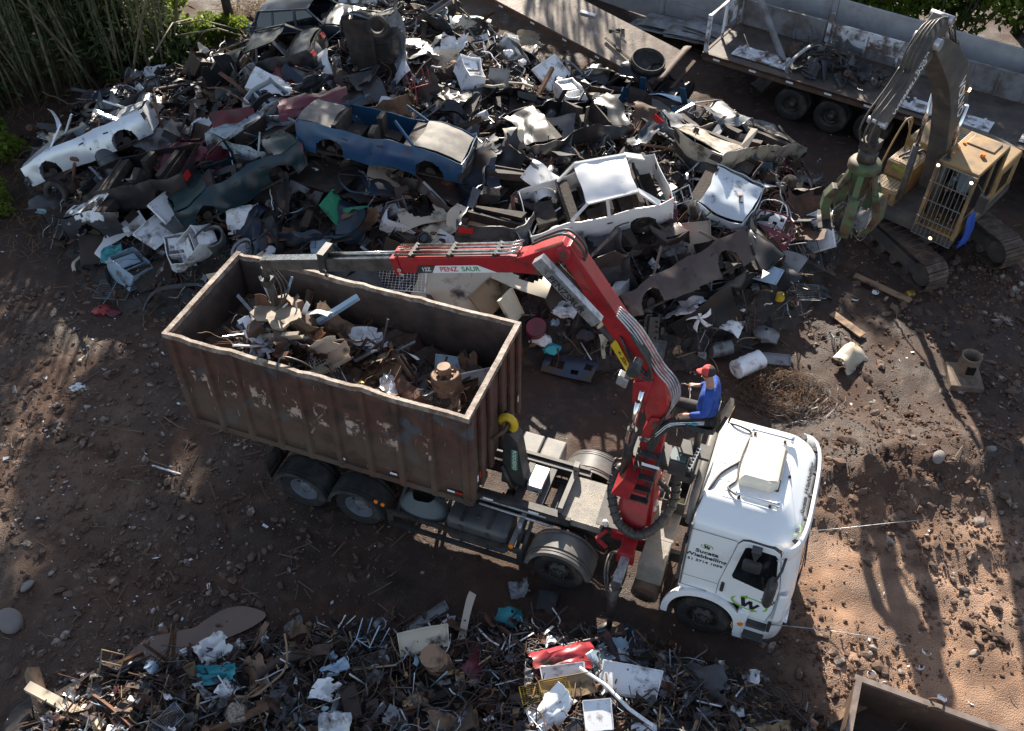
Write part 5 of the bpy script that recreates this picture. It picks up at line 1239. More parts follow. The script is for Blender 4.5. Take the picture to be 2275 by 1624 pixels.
    for i in range(34):
        x = U(X0 + .2, X1 - .2); z = U(Z0 + .2, Z1 - .3); l = U(.04, .22); b = MB() if i == 0 else b
        b.bar((x, -1.197 - .0, z), (x + U(-.04, .04), -1.197, z - l), .006, .012)
    b.build('scratch_mark', mt['rim_worn'], K)
    # hook bar on the front wall and reflective tape
    b = MB(); b.tube([(.03, -.35, 2.6), (.22, -.2, 2.75), (.22, .2, 2.75), (.03, .35, 2.6)], .04, 10); b.build('hook_bar', mt['rust_plate'], K)
    for x, m in ((-.42, 'white_ink'), (-.27, 'red_lamp'), (-1.55, 'white_ink'), (-2.6, 'white_ink')):
        b = MB(); b.box((x, -1.232, 1.96), (.14, .004, .05)); b.build('reflector_strip', mt[m], K)
    for y, m in ((-1.05, 'white_ink'), (-.95, 'red_lamp'), (1.0, 'white_ink')):
        b = MB(); b.box((.035, y, 2.3), (.004, .05, .16)); b.build('reflector_strip', mt[m], K)
    b = MB(); b.tube([(-3.55, -1.31, 3.75), (-3.53, -1.28, 4.05), (-3.5, -1.1, 4.14), (-3.2, -1.02, 4.06), (-3.0, -.98, 3.9)], .014, 6); b.build('bent_wire', mt['sc_dark'], K)
    # load
    def TW(x, y, z): c, s = math.cos(TYAW), math.sin(TYAW); return Vector((T0.x + x * c - y * s, T0.y + x * s + y * c, z))
    def lz(x, y): return 3.02 + (.22 if x < -2 else 0) + .22 * noise.noise(Vector((x * .7, y * .9, 3)))
    b = MB(); b.grid(lambda u, v: (TW(-5.75 + 5.6 * u, -1.1 + 2.2 * v, lz(-5.75 + 5.6 * u, -1.1 + 2.2 * v) - .12 + .1 * noise.noise(Vector((u * 40, v * 16, 0))))), 60, 24, sm=False)
    tag(b.build('loose_scrap', mt['rust_plate']), None, kind='stuff')
    kinds = ['sheet'] * 5 + ['strip'] * 5 + ['bentpipe'] * 12 + ['angle'] * 7 + ['panel'] * 2 + ['wire'] * 6 + ['pipe'] * 4 + ['channel'] * 2 + ['plank'] * 2 + ['grid'] + ['can'] * 2
    for i in range(190):
        k = rnd.choice(kinds); x, y = U(-5.4, -.3), U(-.95, .95); m = pick(KIND[k][4]); m = rnd.choice(['sc_brown', 'sc_rust', 'sc_tan']) if rnd.random() < .5 else m; s = U(*KIND[k][6]) * .75
        if k in ('sheet', 'panel', 'grid', 'wire'): y *= .65; x = max(-5.0, min(-.8, x))
        if k in ('pipe', 'angle', 'channel', 'strip', 'plank', 'bentpipe'): x = max(-5.1, min(-.7, x)); y *= .6
        piece(k, TW(x, y, lz(x, y) + U(0, .14)), lie(Vector((0, 0, 1)), .45), s, m, f'{CW[m]} {KIND[k][2]} lying inside the open container', f'{CW[m]} {KIND[k][1]} pieces inside the container')
    # scrap gripped by the grapple
    for i in range(125):
        k = rnd.choice(['angle', 'strip', 'bentpipe', 'channel', 'pipe', 'sheet']); m = rnd.choice(['sc_white', 'sc_steel', 'sc_rust', 'sc_brown', 'sc_dark', 'sc_cream', 'sc_paleblue'])
        a = U(0, 6.3); e = U(-.5, 1.0); d = Vector((math.cos(a) * math.cos(e), math.sin(a) * math.cos(e), math.sin(e)))
        q = d.to_track_quat('X', 'Z').to_matrix() @ Matrix.Rotation(U(0, 6.3), 3, 'X')
        piece(k, TW(-4.26 + U(-.45, .75), U(-.35, .35), 3.15 + U(-.1, .5)) + d * U(.1, .45), q, U(.4, 1.1), m, f'{CW[m]} {KIND[k][2]} gripped in the claws of the crane grapple', f'{CW[m]} {KIND[k][1]} pieces held by the grapple')
    def pc(k, x, y, z, rot, s, m, lab, nm=None, cat=None, var=0): return piece(k, TW(x, y, z), (rot[0], rot[1], rot[2] + TYAW), s, m, lab, None, var, None, nm, cat)
    pc('sheet', -3.0, .35, 3.12, (.3, -.15, .4), (1.2, 1.3, 1), 'sc_white', 'large bent white sheet in the container right of the grapple', var=1)
    pc('sheet', -2.75, -.45, 3.05, (.2, .5, 1.2), (.7, .8, .9), 'sc_white', 'curled white sheet standing in the middle of the container', var=3)
    pc('panel', -.55, .35, 3.0, (1.0, .2, .9), (.9, .9, 1), 'sc_white', 'white panel leaning in the front right corner of the container')
    pc('panel', -1.1, .65, 3.05, (.9, .1, .3), (.8, .6, 1), 'sc_paleblue', 'pale blue panel behind the rusty axle in the container')
    pc('channel', -3.35, -.55, 3.2, (.2, -.35, .75), (1.0, 1.2, 1.2), 'sc_cream', 'pinkish white channel bar sticking up beside the grapple', var=1)
    pc('sheet', -1.2, -.25, 3.1, (.2, .2, .4), (.5, .5, .6), 'sc_cream', 'small cream sheet lying beside the rusty axle in the container', var=5)
    # truck axle with brake drum
    A = thing('truck_axle', 'rusty truck axle with a big brake drum standing in the front of the container', 'axle', TW(-.95, .05, 2.98), (R(14), R(-8), TYAW))
    b = MB(); b.lathe([(0, .50), (.20, .50), (.21, .52), (.24, .52), (.26, .50), (.26, .42), (.275, .40), (.275, .20), (.29, .19), (.29, .15), (.25, .14), (.14, .13), (0, .12)], 28)
    for k in range(8): b.cyl((.15 * math.cos(k * PI / 4), .15 * math.sin(k * PI / 4), .49), (.15 * math.cos(k * PI / 4), .15 * math.sin(k * PI / 4), .54), .02, n=8)
    b.cyl((0, 0, .48), (0, 0, .68), .13, .12, 18); b.deform(lambda p: Matrix.Rotation(R(-18), 3, 'X') @ p); b.build('brake_drum', mk('drum_tan', (.26, .16, .10), .7, col2=(.15, .085, .05), sc=4), A)
    b = MB(); b.tube([(0, .1, .2), (0, -.2, .05), (0, -.9, -.12)], [.12, .10, .12], 14); b.lathe([(.1, -.28), (.22, -.2), (.27, 0), (.22, .2), (.1, .26)], 16, o=(0, -.78, -.08), axis='y'); b.bar((.1, -.3, .1), (.16, -.75, .05), .1, .1); b.build('axle_casing', mt['rust_plate'], A)
container()
# ---------------------------------------------------------------- wrecked cars
sm('car_silver', (.60, .64, .68), metal=.35, rough=.3, var=.05, dlo=.6, dhi=.72); sm('car_blue', (.018, .065, .14), rough=.3, var=.05, dlo=.58, dhi=.7); sm('car_green', (.008, .030, .038), rough=.35, var=.05, dlo=.56, dhi=.7)
sm('car_white', (.74, .74, .73), rough=.35, var=.05, dlo=.64, dhi=.74, col2=(.30, .13, .07), sc=2.6, lo=.66, hi=.70); sm('car_black', (.016, .017, .020), rough=.35, var=.05); sm('car_navy', (.018, .03, .05), rough=.35, var=.05); sm('car_beige', (.34, .29, .23), rough=.5, var=.05)
sm('car_brown', (.075, .055, .048), rough=.4, var=.05); sm('car_maroon', (.10, .015, .026), rough=.45, var=.05, dlo=.56, dhi=.7); sm('car_pale', (.30, .36, .40), rough=.5, var=.05, col2=(.18, .09, .05), sc=2.2, lo=.56, hi=.62); sm('car_dull', (.07, .075, .085), rough=.45, var=.05); sm('car_grey', (.16, .17, .185), rough=.4, var=.05)
mk('car_under', (.020, .017, .016), .8, col2=(.05, .032, .024), sc=4, bump=.5, bsc=18); mk('car_trim', (.02, .02, .021), .55, col2=(.05, .045, .04), sc=5); mk('dusty', (.20, .185, .165), .75, col2=(.11, .10, .095), sc=2.5, lo=.4, hi=.6)
def car(label, nose, tail, matk, style='saloon', roll=0, roof=True, wheels='', crush=.05, xr=(-9, 9), seed=1, bonnet=True, boot=True, doors=4, trim=True, M4=None, roofm=None, topm=None, name='wrecked_car', cat='wrecked car', sink=0.0, sq=1.0, group=None, glass=False):
    if M4 is None:
        a, b_ = hit(*nose), hit(*tail); X = (a - b_).normalized(); Z = Vector((0, 0, 1)); Y = Z.cross(X).normalized(); Z = X.cross(Y)
        q = Matrix.Rotation(R(roll), 3, X); Y, Z = q @ Y, q @ Z; c = (a + b_) / 2 - Z * (.55 + sink); AVOID.append(((a.x + b_.x) / 2, (a.y + b_.y) / 2, .5)); 
        for t in (.2, .8): p = a.lerp(b_, t); AVOID.append((p.x, p.y, .45))
        L = (a - b_).length; M4 = Matrix((X, Y, Z)).transposed().to_4x4(); M4.translation = c
    else: L = 4.2
    sx = max(.8, min(1.15, L / 4.25)) if xr == (-9, 9) else 1.0
    T = thing(name, label, cat, M4.to_translation(), M4.to_3x3().to_euler(), group)
    rs = random.Random(seed); o = Vector((rs.uniform(0, 90), rs.uniform(0, 90), rs.uniform(0, 90)))
    def df(p):
        n1 = Vector((noise.noise(p * 1.1 + o), noise.noise(p * 1.1 + o + Vector((7, 3, 0))), noise.noise(p * 1.1 + o + Vector((0, 9, 4)))))
        n2 = Vector((noise.noise(p * 3.5 + o), noise.noise(p * 3.5 + o * 2), noise.noise(p * 3.5 + o * 3)))
        z = p.z * sq if p.z > .5 else p.z
        return Vector((p.x * sx, p.y, z)) + n1 * crush * 1.6 + n2 * crush * .35
    def fin(b, nm, m, par=None, ang=35):
        keep = []
        for i, f in enumerate(b.f):
            cx = sum(b.v[k].x for k in f) / len(f)
            jag = .25 * noise.noise(Vector((b.v[f[0]].y * 3, b.v[f[0]].z * 3, seed)))
            if xr[0] + jag < cx < xr[1] + jag: keep.append(i)
        if not keep: return None
        b.f = [b.f[i] for i in keep]; b.mi = [b.mi[i] for i in keep]; b.sm = [b.sm[i] for i in keep]; used = {}
        for f in b.f:
            for k in f: used.setdefault(k, len(used))
        b.f = [[used[k] for k in f] for f in b.f]; vv = [None] * len(used)
        for k, j in used.items(): vv[j] = b.v[k]
        b.v = vv; b.deform(df); return sharp(b.build(nm, mt[m], par or T), ang)
    wag = style == 'wagon'; hat = style in ('hatch', 'wagon')
    def ztop(x):
        if x > .85: return .93 - .17 * ((x - .85) / 1.25) ** 1.5
        if x < -1.25 and not hat: return .93 - .04 * (-x - 1.25) / .85
        return .91 + .02 * (x < -.5)
    def ys(x, z):
        return (.81 - .10 * ((z - .58) / .42) ** 2 * (1 if z > .58 else .5)) * (1 - .10 * (abs(x) / 2.12) ** 6)
    arch = lambda x, z: (((x - 1.32) / .36) ** 2 + ((z - .30) / .36) ** 2 < 1) or (((x + 1.25) / .36) ** 2 + ((z - .30) / .36) ** 2 < 1)
    nu, nv = 56, 12
    def snap(x, z):
        for xc in (1.32, -1.25):
            dx, dz = (x - xc) / .36, (z - .30) / .36; r = math.hypot(dx, dz)
            if .05 < r < 1: return xc + .36 * dx / r, max(.2, .30 + .36 * dz / r)
        return x, z
    def side(s, u, v):
        x = -2.12 + 4.24 * u; x, z = snap(x, .22 + (ztop(x) - .22) * v); return (x, s * ys(x, z), z)
    B = MB()
    for s in (-1, 1):
        B.grid(lambda u, v: side(s, u, v), nu, nv, th=.02 * s, skip=lambda u, v: arch(-2.12 + 4.24 * u, .22 + (ztop(-2.12 + 4.24 * u) - .22) * v))
        for xc in (1.32, -1.25): B.grid(lambda u, v: (xc + .36 * math.cos(PI * u), s * (.80 - .30 * v), .30 + .36 * math.sin(PI * u)), 12, 1)
    for x, e in ((2.10, 1), (-2.10, -1)): B.grid(lambda u, v: (x + e * .04 * (1 - (2 * u - 1) ** 2), (2 * u - 1) * .73, .25 + (ztop(x) - .25) * v), 8, 4, th=.02 * e)
    body = fin(B, 'body_shell', matk)
    F = MB(); F.box((0, 0, .24), (4.0, 1.45, .05)); F.box((.95, 0, .6), (.06, 1.45, .62)); F.box((-1.45, 0, .62), (.06, 1.4, .45)); F.box((1.5, 0, .48), (.6, .7, .36)); 
    for y in (-.38, .38): F.box((.05, y, .45), (.5, .45, .22)); F.box((-.25, y, .72), (.16, .45, .5), Matrix.Rotation(-.25, 3, 'Y'))
    F.box((-.95, 0, .45), (.5, 1.2, .22)); F.box((-1.22, 0, .72), (.16, 1.2, .45), Matrix.Rotation(-.25, 3, 'Y')); F.box((.78, 0, .78), (.28, 1.35, .2))
    for k in range(5): F.box((rs.uniform(-1.8, 1.8), rs.uniform(-.5, .5), .19), (rs.uniform(.3, 1.2), .12, .1))
    for x in (1.32, -1.25): F.tube([(x, -.62, .3), (x, .62, .3)], .05, 8)
    for x in (1.32, -1.25):
        for s in (-1, 1): F.cyl((x, s * .6, .3), (x, s * .68, .3), .13, n=14)
    fin(F, 'floor_pan', 'car_under')
    tm = topm or matk
    if bonnet: b = MB(); b.grid(lambda u, v: (.90 + 1.18 * u, (2 * v - 1) * (.70 - .06 * u), ztop(.90 + 1.18 * u) + .015 + .05 * (1 - (2 * v - 1) ** 2) * (1 - .4 * u)), 12, 12, th=.02); fin(b, 'bonnet', tm)
    if boot and not hat: b = MB(); b.grid(lambda u, v: (-2.08 + .80 * u, (2 * v - 1) * .70, ztop(-2.0) + .02 + .04 * (1 - (2 * v - 1) ** 2)), 8, 10, th=.02); fin(b, 'boot_lid', tm)
    if style != 'pickup':
        xc0, xc1 = (-1.95, -1.65) if wag else ((-1.75, -1.15) if hat else (-1.35, -.85))
        def bar(a, c_, w_, h): b = MB(); b.bar(a, c_, w_, h); fin(b, 'pillar', matk)
        for s in (-1, 1):
            if roof or rs.random() < .6: bar((.92, s * .70, .90), (.32, s * .58, 1.34), .07, .05)
            if roof or rs.random() < .5: bar((-.20, s * .76, .88), (-.22, s * .60, 1.34), .09, .04)
            if roof or rs.random() < .7: bar((xc0, s * .70, .90), (xc1, s * .58, 1.33), .16, .05)
            if wag: bar((-1.1, s * .74, .9), (-1.1, s * .6, 1.33), .08, .04)
            if roof: bar((.32, s * .59, 1.34), (xc1, s * .59, 1.34), .05, .05)
        if roof: b = MB(); b.grid(lambda u, v: (xc1 + (.36 - xc1) * u, (2 * v - 1) * .60, 1.345 + .05 * (1 - (2 * v - 1) ** 2) - .03 * (2 * u - 1) ** 2), 12, 12, th=.02); fin(b, 'roof_panel', roofm or matk)
        if glass:
            for s in (-1, 1):
                b = MB()
                for x0, x1 in ((.75, -.15), (-.28, -1.05), (-1.15, -1.75)): b.add([(x0, s * .745, .92), (x1, s * .745, .92), (x1, s * .60, 1.31), (min(x0, .38), s * .60, 1.31)], [(0, 1, 2, 3)])
                fin(b, 'window', 'glass_dark')
    for s in (-1, 1):
        if trim: b = MB(); b.grid(lambda u, v: (-.85 + 1.75 * u, s * (ys(0, .52) + .012), .50 + .06 * v), 16, 1, th=.012 * s); fin(b, 'side_trim', 'car_trim')
        if doors:
            xs_ = ((-.16, .92), (-1.05, -.22)) if doors == 4 else ((-.35, .92),)
            for x0, x1 in xs_:
                if xr[0] > x0 + .2 or xr[1] < x1 - .2: continue
                b = MB()
                def dr_(u, v):
                    x, z = snap(x0 + (x1 - x0) * u, .27 + .61 * v); return (x, s * (ys(0, z) + .012), z)
                b.grid(dr_, 14, 9, th=.015 * s, skip=(lambda u, v: arch(x0 + (x1 - x0) * u, .27 + .61 * v)) if x0 < -.9 else None); d = fin(b, 'door', matk)
                if d and crush < .07:
                    for xe in (x0 - .006, x1 + .006):
                        b = MB(); b.grid(lambda u, v: (xe - .011 + .022 * u, s * (ys(0, .30 + .58 * v) + .019), .30 + .58 * v), 1, 8); fin(b, 'door_gap', 'car_under', d)
                if d: b = MB(); b.box((x0 + .16, s * (ys(0, .75) + .03), .74), (.16, .02, .035)); b.deform(df); b.build('handle', mt['car_trim'], d)
    for x, e, nm in ((2.14, 1, 'front_bumper'), (-2.14, -1, 'rear_bumper')):
        if rs.random() < .75: b = MB(); b.grid(lambda u, v: (x + e * (.10 * math.cos((2 * u - 1) * 1.2) - .06) , (2 * u - 1) * .80, .30 + .22 * v), 14, 4, th=.05 * e); fin(b, nm, 'car_trim' if rs.random() < .8 else matk)
    for s in (-1, 1):
        b = MB(); b.box((2.11, s * .55, .62), (.07, .32, .15)); fin(b, 'headlight', 'dull_alloy' if rs.random() < .5 else 'car_under')
        b = MB(); b.box((-2.12, s * .58, .72), (.06, .26, .16)); fin(b, 'tail_lamp', 'red_lamp' if rs.random() < .5 else 'car_under')
    b = MB(); b.box((2.14, 0, .62), (.04, .75, .15)); fin(b, 'grille', 'car_trim')
    for w_ in wheels.split():
        x = 1.32 * sx if w_[0] == 'f' else -1.25 * sx; s = 1 if w_[1] == 'l' else -1
        t = ring_tyre(.30, .18, .19); o_ = sharp(t.build('wheel', mt['tyre'], T, (x, s * .72, .30)), 40); rr = MB(); rr.lathe([(.19, s * .06), (.175, s * .06), (.16, s * .02), (.13, s * .015), (.10, s * .05), (.05, s * .055), (0, s * .05)], 22, axis='y'); rr.build('rim', mt['rim_dark'], o_)
    return T
car('silver saloon wreck without roof, nose down at the far left of the heap', (72, 372, .5), (335, 258, .75), 'car_silver', roof=False, crush=.035, seed=3, bonnet=True, roll=18)
car('dark green car wreck sloping down to the left, its front door in place', (398, 468, .6), (655, 325, .6), 'car_green', roof=False, crush=.09, seed=4, wheels='', doors=4, roll=16)
car('dark blue saloon wreck with dusty bonnet and collapsed roof on top of the heap', (1043, 352, .9), (683, 272, 1.1), 'car_blue', roof=False, crush=.06, seed=5, topm='dusty', roll=-8)
car('white two-door hatchback wreck without bonnet, resting on its rear wheel', (1172, 487, .5), (1468, 415, .8), 'car_white', 'hatch', roll=-14, doors=2, wheels='rl rr', crush=.05, seed=6, bonnet=False)
car('silver car front end poking out to the right behind the white hatchback', (1592, 420, .5), (1400, 345, .6), 'car_silver', xr=(.75, 9), crush=.12, seed=7, roof=False, sink=.3, roll=12)
car('flattened beige car wreck on the right end of the heap towards the grab', (1745, 315, .45), (1535, 345, .5), 'car_beige', roof=False, crush=.16, seed=8)
car('mangled dark olive car body behind the beige wreck', (1700, 285, .4), (1500, 290, .5), 'car_grey', roof=True, crush=.2, seed=18, sq=.75)
car('crumpled black car with a tyre, beside the sloping steel deck', (1325, 168, .5), (1480, 205, .5), 'car_black', roof=True, crush=.2, seed=9, wheels='fl rr', sq=.8)
car('dark navy station wagon with windows intact at the back of the heap under the tree', (790, 55, .4), (598, 62, .5), 'car_navy', 'wagon', crush=.03, seed=10, glass=True)
car('black coupe wreck sloping down to the left behind the heap', (483, 150, .4), (700, 105, .7), 'car_black', crush=.08, seed=11, doors=2, sq=.85)
car('dark blue car lying upside down on the back ridge', (880, 45, .5), (1048, 85, .5), 'car_navy', roll=165, crush=.05, seed=12, sink=-1.0, roof=False)
car('white car lying upside down on the back ridge beside the steel deck', (985, 12, .5), (1118, 62, .5), 'car_white', roll=170, crush=.07, seed=13, sink=-1.0, roof=False)
car('black pickup body without cab, below the silver saloon', (195, 425, .35), (440, 378, .4), 'car_black', 'pickup', crush=.06, seed=14, wheels='fr fl', boot=False, bonnet=False, name='wrecked_pickup', cat='wrecked pickup')
car('black front end with flaking white paint, next to the tall white casing', (225, 465, .4), (420, 440, .4), 'car_flake' if 'car_flake' in mt else (sm('car_flake', (.03, .032, .04), var=.02, col2=(.7, .72, .75), sc=1.6, lo=.50, hi=.53) and 'car_flake'), xr=(.3, 9), crush=.07, seed=15, roof=False)
car('brown saloon side with chrome strip lying below the elbow of the crane', (1385, 668, .4), (1612, 560, .5), 'car_brown', roof=False, crush=.09, seed=16, trim=True, roll=42, bonnet=False, boot=False)
car('grey car shell seen end on with a bright bare rim, left of the white hatchback', (1150, 390, .3), (1105, 480, .6), 'car_dull', roof=False, crush=.2, seed=17, bonnet=False, boot=False, sq=.8)
car('small dark blue car rear half beyond the white stove', (1380, 250, .4), (1478, 240, .4), 'car_blue', xr=(-9, .3), crush=.1, seed=19, roof=False)
car('pale blue rusted car rear under the tail of the blue saloon', (700, 355, .4), (585, 320, .5), 'car_pale', xr=(-9, .1), crush=.12, seed=20, roof=False)
car('cream car front end with a dark bumper under the blue saloon', (790, 372, .3), (690, 345, .4), 'sc_cream', xr=(.9, 9), crush=.06, seed=21, roof=False, sink=.1)
car('maroon car remains standing among the wrecks left of the blue saloon', (470, 320, .5), (600, 270, .6), 'car_maroon', xr=(-.3, 9), crush=.34, seed=22, roof=False, sq=.6)
car('dark crushed car under the nose of the blue saloon', (985, 400, .2), (830, 350, .2), 'car_brown', crush=.25, seed=23, roof=False, sq=.7)
car('blackened car frame in the hollow behind the white hatchback', (1170, 300, .3), (1350, 265, .3), 'car_black', crush=.18, seed=24, roof=False, wheels='fr')
car('grey crushed car right of the standing underbody', (1000, 230, .3), (1190, 255, .4), 'car_black', crush=.24, seed=25, roof=False, sq=.7)
car('dark car body half buried behind the container corner', (560, 500, .2), (760, 470, .2), 'car_navy', crush=.26, seed=26, roof=False, sq=.7)
car('rusty brown car shell in front of the white hatchback', (1270, 545, .2), (1450, 500, .3), 'car_brown', crush=.26, seed=27, roof=False, sq=.7)
car('dark flattened car right of the brown saloon side', (1500, 620, .15), (1640, 560, .2), 'car_black', crush=.2, seed=28, roof=False, sq=.7)
def upright():
    p = hit(822, 185); X = Vector((-.12, .10, .985)).normalized(); Z = Vector((.25, .92, -.1)); Y = Z.cross(X).normalized(); Z = X.cross(Y)
    m = Matrix((X, Y, Z)).transposed().to_4x4(); m.translation = p + Vector((.1, .4, -.55)); AVOID.append((p.x, p.y + .5, .5))
    car('car standing on end with its dirty underside and a wheel facing the camera', None, None, 'car_grey', M4=m, crush=.16, seed=30, xr=(-.6, 9), wheels='fl', roof=False)
upright()
# ---------------------------------------------------------------- tracked excavator with orange-peel grab
mk('exc_yellow', (.34, .205, .075), .6, col2=(.26, .165, .075), sc=1.5, dirt=(.13, .09, .06), dsc=1.8, dlo=.46, dhi=.66); mk('exc_grey', (.055, .053, .052), .6, col2=(.10, .085, .072), sc=2.2, dirt=(.15, .12, .09), dsc=3, dlo=.56, dhi=.72); mk('grab_green', (.055, .10, .04), .65, col2=(.10, .065, .042), sc=2.6, lo=.45, hi=.56, dirt=MUD, dsc=3)
mk('track_steel', (.06, .04, .03), .65, .2, col2=(.13, .09, .07), sc=5, bump=.3, bsc=20); mk('bars', (.20, .195, .185), .5, .3)
lm = bpy.data.materials.new('lit_lamp'); lm.use_nodes = True; lm.node_tree.nodes['Principled BSDF'].inputs['Emission Color'].default_value = (1, .62, .28, 1); lm.node_tree.nodes['Principled BSDF'].inputs['Emission Strength'].default_value = 2.2; mt['lit_lamp'] = lm
def excavator():
    O = Vector((10.7, 21.0, -.1)); yaw = R(-133.5)
    K = thing('excavator', 'dusty yellow tracked excavator with a caged cab, raised grey boom and lit lamps', 'excavator', O, (0, 0, yaw))
    q = R(-67.6) - yaw; rot = Matrix.Rotation(q, 3, 'Z')
    # undercarriage
    b = MB(); b.box((0, 0, .62), (1.6, 1.9, .36)); b.cyl((0, 0, .75), (0, 0, 1.02), .62, n=28); b.deform(lambda p: rot @ p); b.build('undercarriage', mt['exc_grey'], K)
    for s in (-1, 1):
        yc = s * 1.18; b = MB(); pts = []; L = 1.72; r = .40
        n = 46; per = 4 * L + 2 * PI * r
        def pos(d):
            d %= per
            if d < 2 * L: return Vector((-L + d, 0, 2 * r)), 0
            d -= 2 * L
            if d < PI * r: a = d / r; return Vector((L + r * math.sin(a), 0, r + r * math.cos(a))), a
            d -= PI * r
            if d < 2 * L: return Vector((L - d, 0, 0)), PI
            d -= 2 * L; a = d / r; return Vector((-L - r * math.sin(a), 0, r - r * math.cos(a))), PI + a
        for k in range(n):
            p, a = pos(per * k / n); m = Matrix.Rotation(a, 3, 'Y')
            b.box(Vector((p.x, yc, p.z + .04)), (per / n * .94, .60, .035), m); b.box(Vector((p.x, yc, p.z + .04)) + m @ Vector((0, 0, .03)), (.02, .58, .035), m)
        b.deform(lambda p: rot @ p); b.build('track', mt['track_steel'], K)
        b = MB(); b.box((0, yc, .42), (3.1, .36, .34)); b.cyl((L, yc - .2, .44), (L, yc + .2, .44), .30, n=24); b.cyl((-L, yc - .2, .44), (-L, yc + .2, .44), .30, n=24)
        for i in range(6): b.cyl((-1.2 + .48 * i, yc - .2, .18), (-1.2 + .48 * i, yc + .2, .18), .12, n=14)
        b.deform(lambda p: rot @ p); bevel(b.build('track_frame', mt['exc_grey'], K), .02)
    # house: right side body, engine hood, counterweight
    b = MB(); b.box((-.35, 0, 1.14), (3.3, 2.5, .2)); b.build('deck', mt['exc_grey'], K)
    b = MB(); b.box((-1.35, 0, 1.72), (1.45, 2.45, 1.0)); bevel(b.build('engine_hood', mt['exc_yellow'], K), .06, 3)
    b = MB()
    for i in range(8):
        for y in (-.55, -.15): b.box((-1.75 + .10 * i, y, 2.225), (.045, .26, .01))
    for i in range(9): b.box((-2.086, .5 - .11 * i + .2, 1.95), (.01, .05, .3))
    for i in range(8): b.box((-1.0 - .08 * i, 1.228, 1.75), (.04, .008, .55))
    b.build('hood_vent', mt['glass_dark'], K)
    b = MB(); rings = []
    for z in (1.1, 1.2, 1.95, 2.1): rings.append([(-2.05 - .45 * math.cos(R(a)) * (1 if z not in (1.1, 2.1) else .9), 1.22 * math.sin(R(a)), z) for a in range(-80, 81, 16)])
    loft(b, rings); sharp(b.build('counterweight', mt['exc_grey'], K), 40)
    # right hand boxes with step plates, in front of the hood
    b = MB(); b.box((-.15, -.86, 1.62), (1.0, .72, .78)); bevel(b.build('tank', mt['exc_yellow'], K), .04, 2)
    b = MB(); b.box((.72, -.86, 1.42), (.62, .74, .40)); bevel(b.build('tool_box', mt['exc_yellow'], K), .04, 2)
    def tread(x, y, z, sx, sy):
        b = MB(); b.box((x, y, z), (sx, sy, .012)); o = b.build('tread_plate', mk('tread_tan', (.30, .22, .13), .6) if 'tread_tan' not in mt else mt['tread_tan'], K)
        h = MB()
        for i in range(7):
            for j in range(7): h.cyl((x - sx * .42 + sx * .84 * i / 6, y - sy * .42 + sy * .84 * j / 6, z + .006), (x - sx * .42 + sx * .84 * i / 6, y - sy * .42 + sy * .84 * j / 6, z + .010), .016, n=6)
        h.build('tread_hole', mt['glass_dark'], o)
    tread(.72, -.86, 1.632, .52, .62); tread(-.12, -.86, 2.02, .8, .6)
    b = MB(); b.box((1.034, -.86, 1.42), (.01, .1, .05)); b.box((1.034, -1.08, 1.47), (.01, .06, .16)); b.box((1.034, -.64, 1.47), (.01, .06, .16)); b.build('latch', mt['exc_grey'], K)
    b = MB(); P = [(1.0, -1.18, 1.6), (.55, -1.18, 2.45), (.1, -1.18, 2.95), (-.1, -1.15, 3.02), (-.22, -1.1, 2.9), (-.3, -1.1, 2.0)]; b.tube(P, .025, 8); b.tube([(-.1, -1.16, 3.0), (.1, -.9, 2.6)], .02, 7); b.build('hand_rail', mt['exc_yellow'], K)
    b = MB(); b.tube([(-.4, -.5, 2.05), (-.2, -.6, 2.3), (.1, -.7, 2.25), (.2, -.9, 2.1)], .03, 7); b.tube([(-.4, -.7, 2.05), (0, -.8, 2.3), (.2, -1.0, 2.1)], .03, 7); b.build('hose', mt['rubber_hose'], K)
    text('lettering', 'Ninja', .16, mt['green_ink'], K, (.36, -.86, 1.9), (R(90), 0, R(90)), True, 1.2, shear=.3)
    # cab
    b = MB(); x0, x1, y0, y1, z0, z1 = -.55, 1.25, .28, 1.22, 1.2, 2.98
    for x, y in ((x0, y0), (x0, y1), (x1, y0), (x1, y1)): b.bar((x, y, z0), (x - (.12 if x == x1 else 0), y, z1), .08, .08)
    b.bar((.2, y1, z0), (.2, y1, z1), .07, .07); b.box((.35, (y0 + y1) / 2, z0 + .05), (1.8, .94, .1)); b.box((x0, (y0 + y1) / 2, 1.6), (.06, .9, .8)); b.box((.35, y1, 1.45), (1.75, .05, .5)); b.box((.35, y0, 1.5), (1.75, .05, .6)); c = bevel(b.build('cab', mt['exc_yellow'], K), .015)
    b = MB(); b.box((.28, (y0 + y1) / 2, 3.0), (1.72, 1.0, .10)); b.box((-.2, (y0 + y1) / 2, 3.06), (.5, .7, .05)); bevel(b.build('cab_roof', mt['exc_yellow'], K), .05, 3)
    b = MB()
    for i in range(3): b.cyl((.1 + .3 * i, y0 + .1, 3.05), (.1 + .3 * i, y0 + .1, 3.09), .04, n=10)
    b.cyl((.35, .95, 3.05), (.35, .95, 3.14), .06, n=12); b.build('beacon', mt['amber'], K)
    for yy, a, d in ((y1 + .001, (x0 + .05, .16), 0), (y1 + .001, (.24, x1 - .12), 0), (y0 - .001, (x0 + .05, x1 - .12), 0)):
        b = MB(); b.add([(a[0], yy, 1.75), (a[1], yy, 1.75), (a[1] - .05, yy, 2.92), (a[0], yy, 2.92)], [(0, 1, 2, 3)]); b.build('window', mt['glass_dark'], c)
    b = MB(); b.box((.0, .75, 1.6), (.5, .5, .2)); b.box((-.3, .75, 2.0), (.14, .5, .8)); b.build('seat', mt['cab_plastic'], c)
    # guard grille on the cab front
    b = MB(); gx = x1 + .10
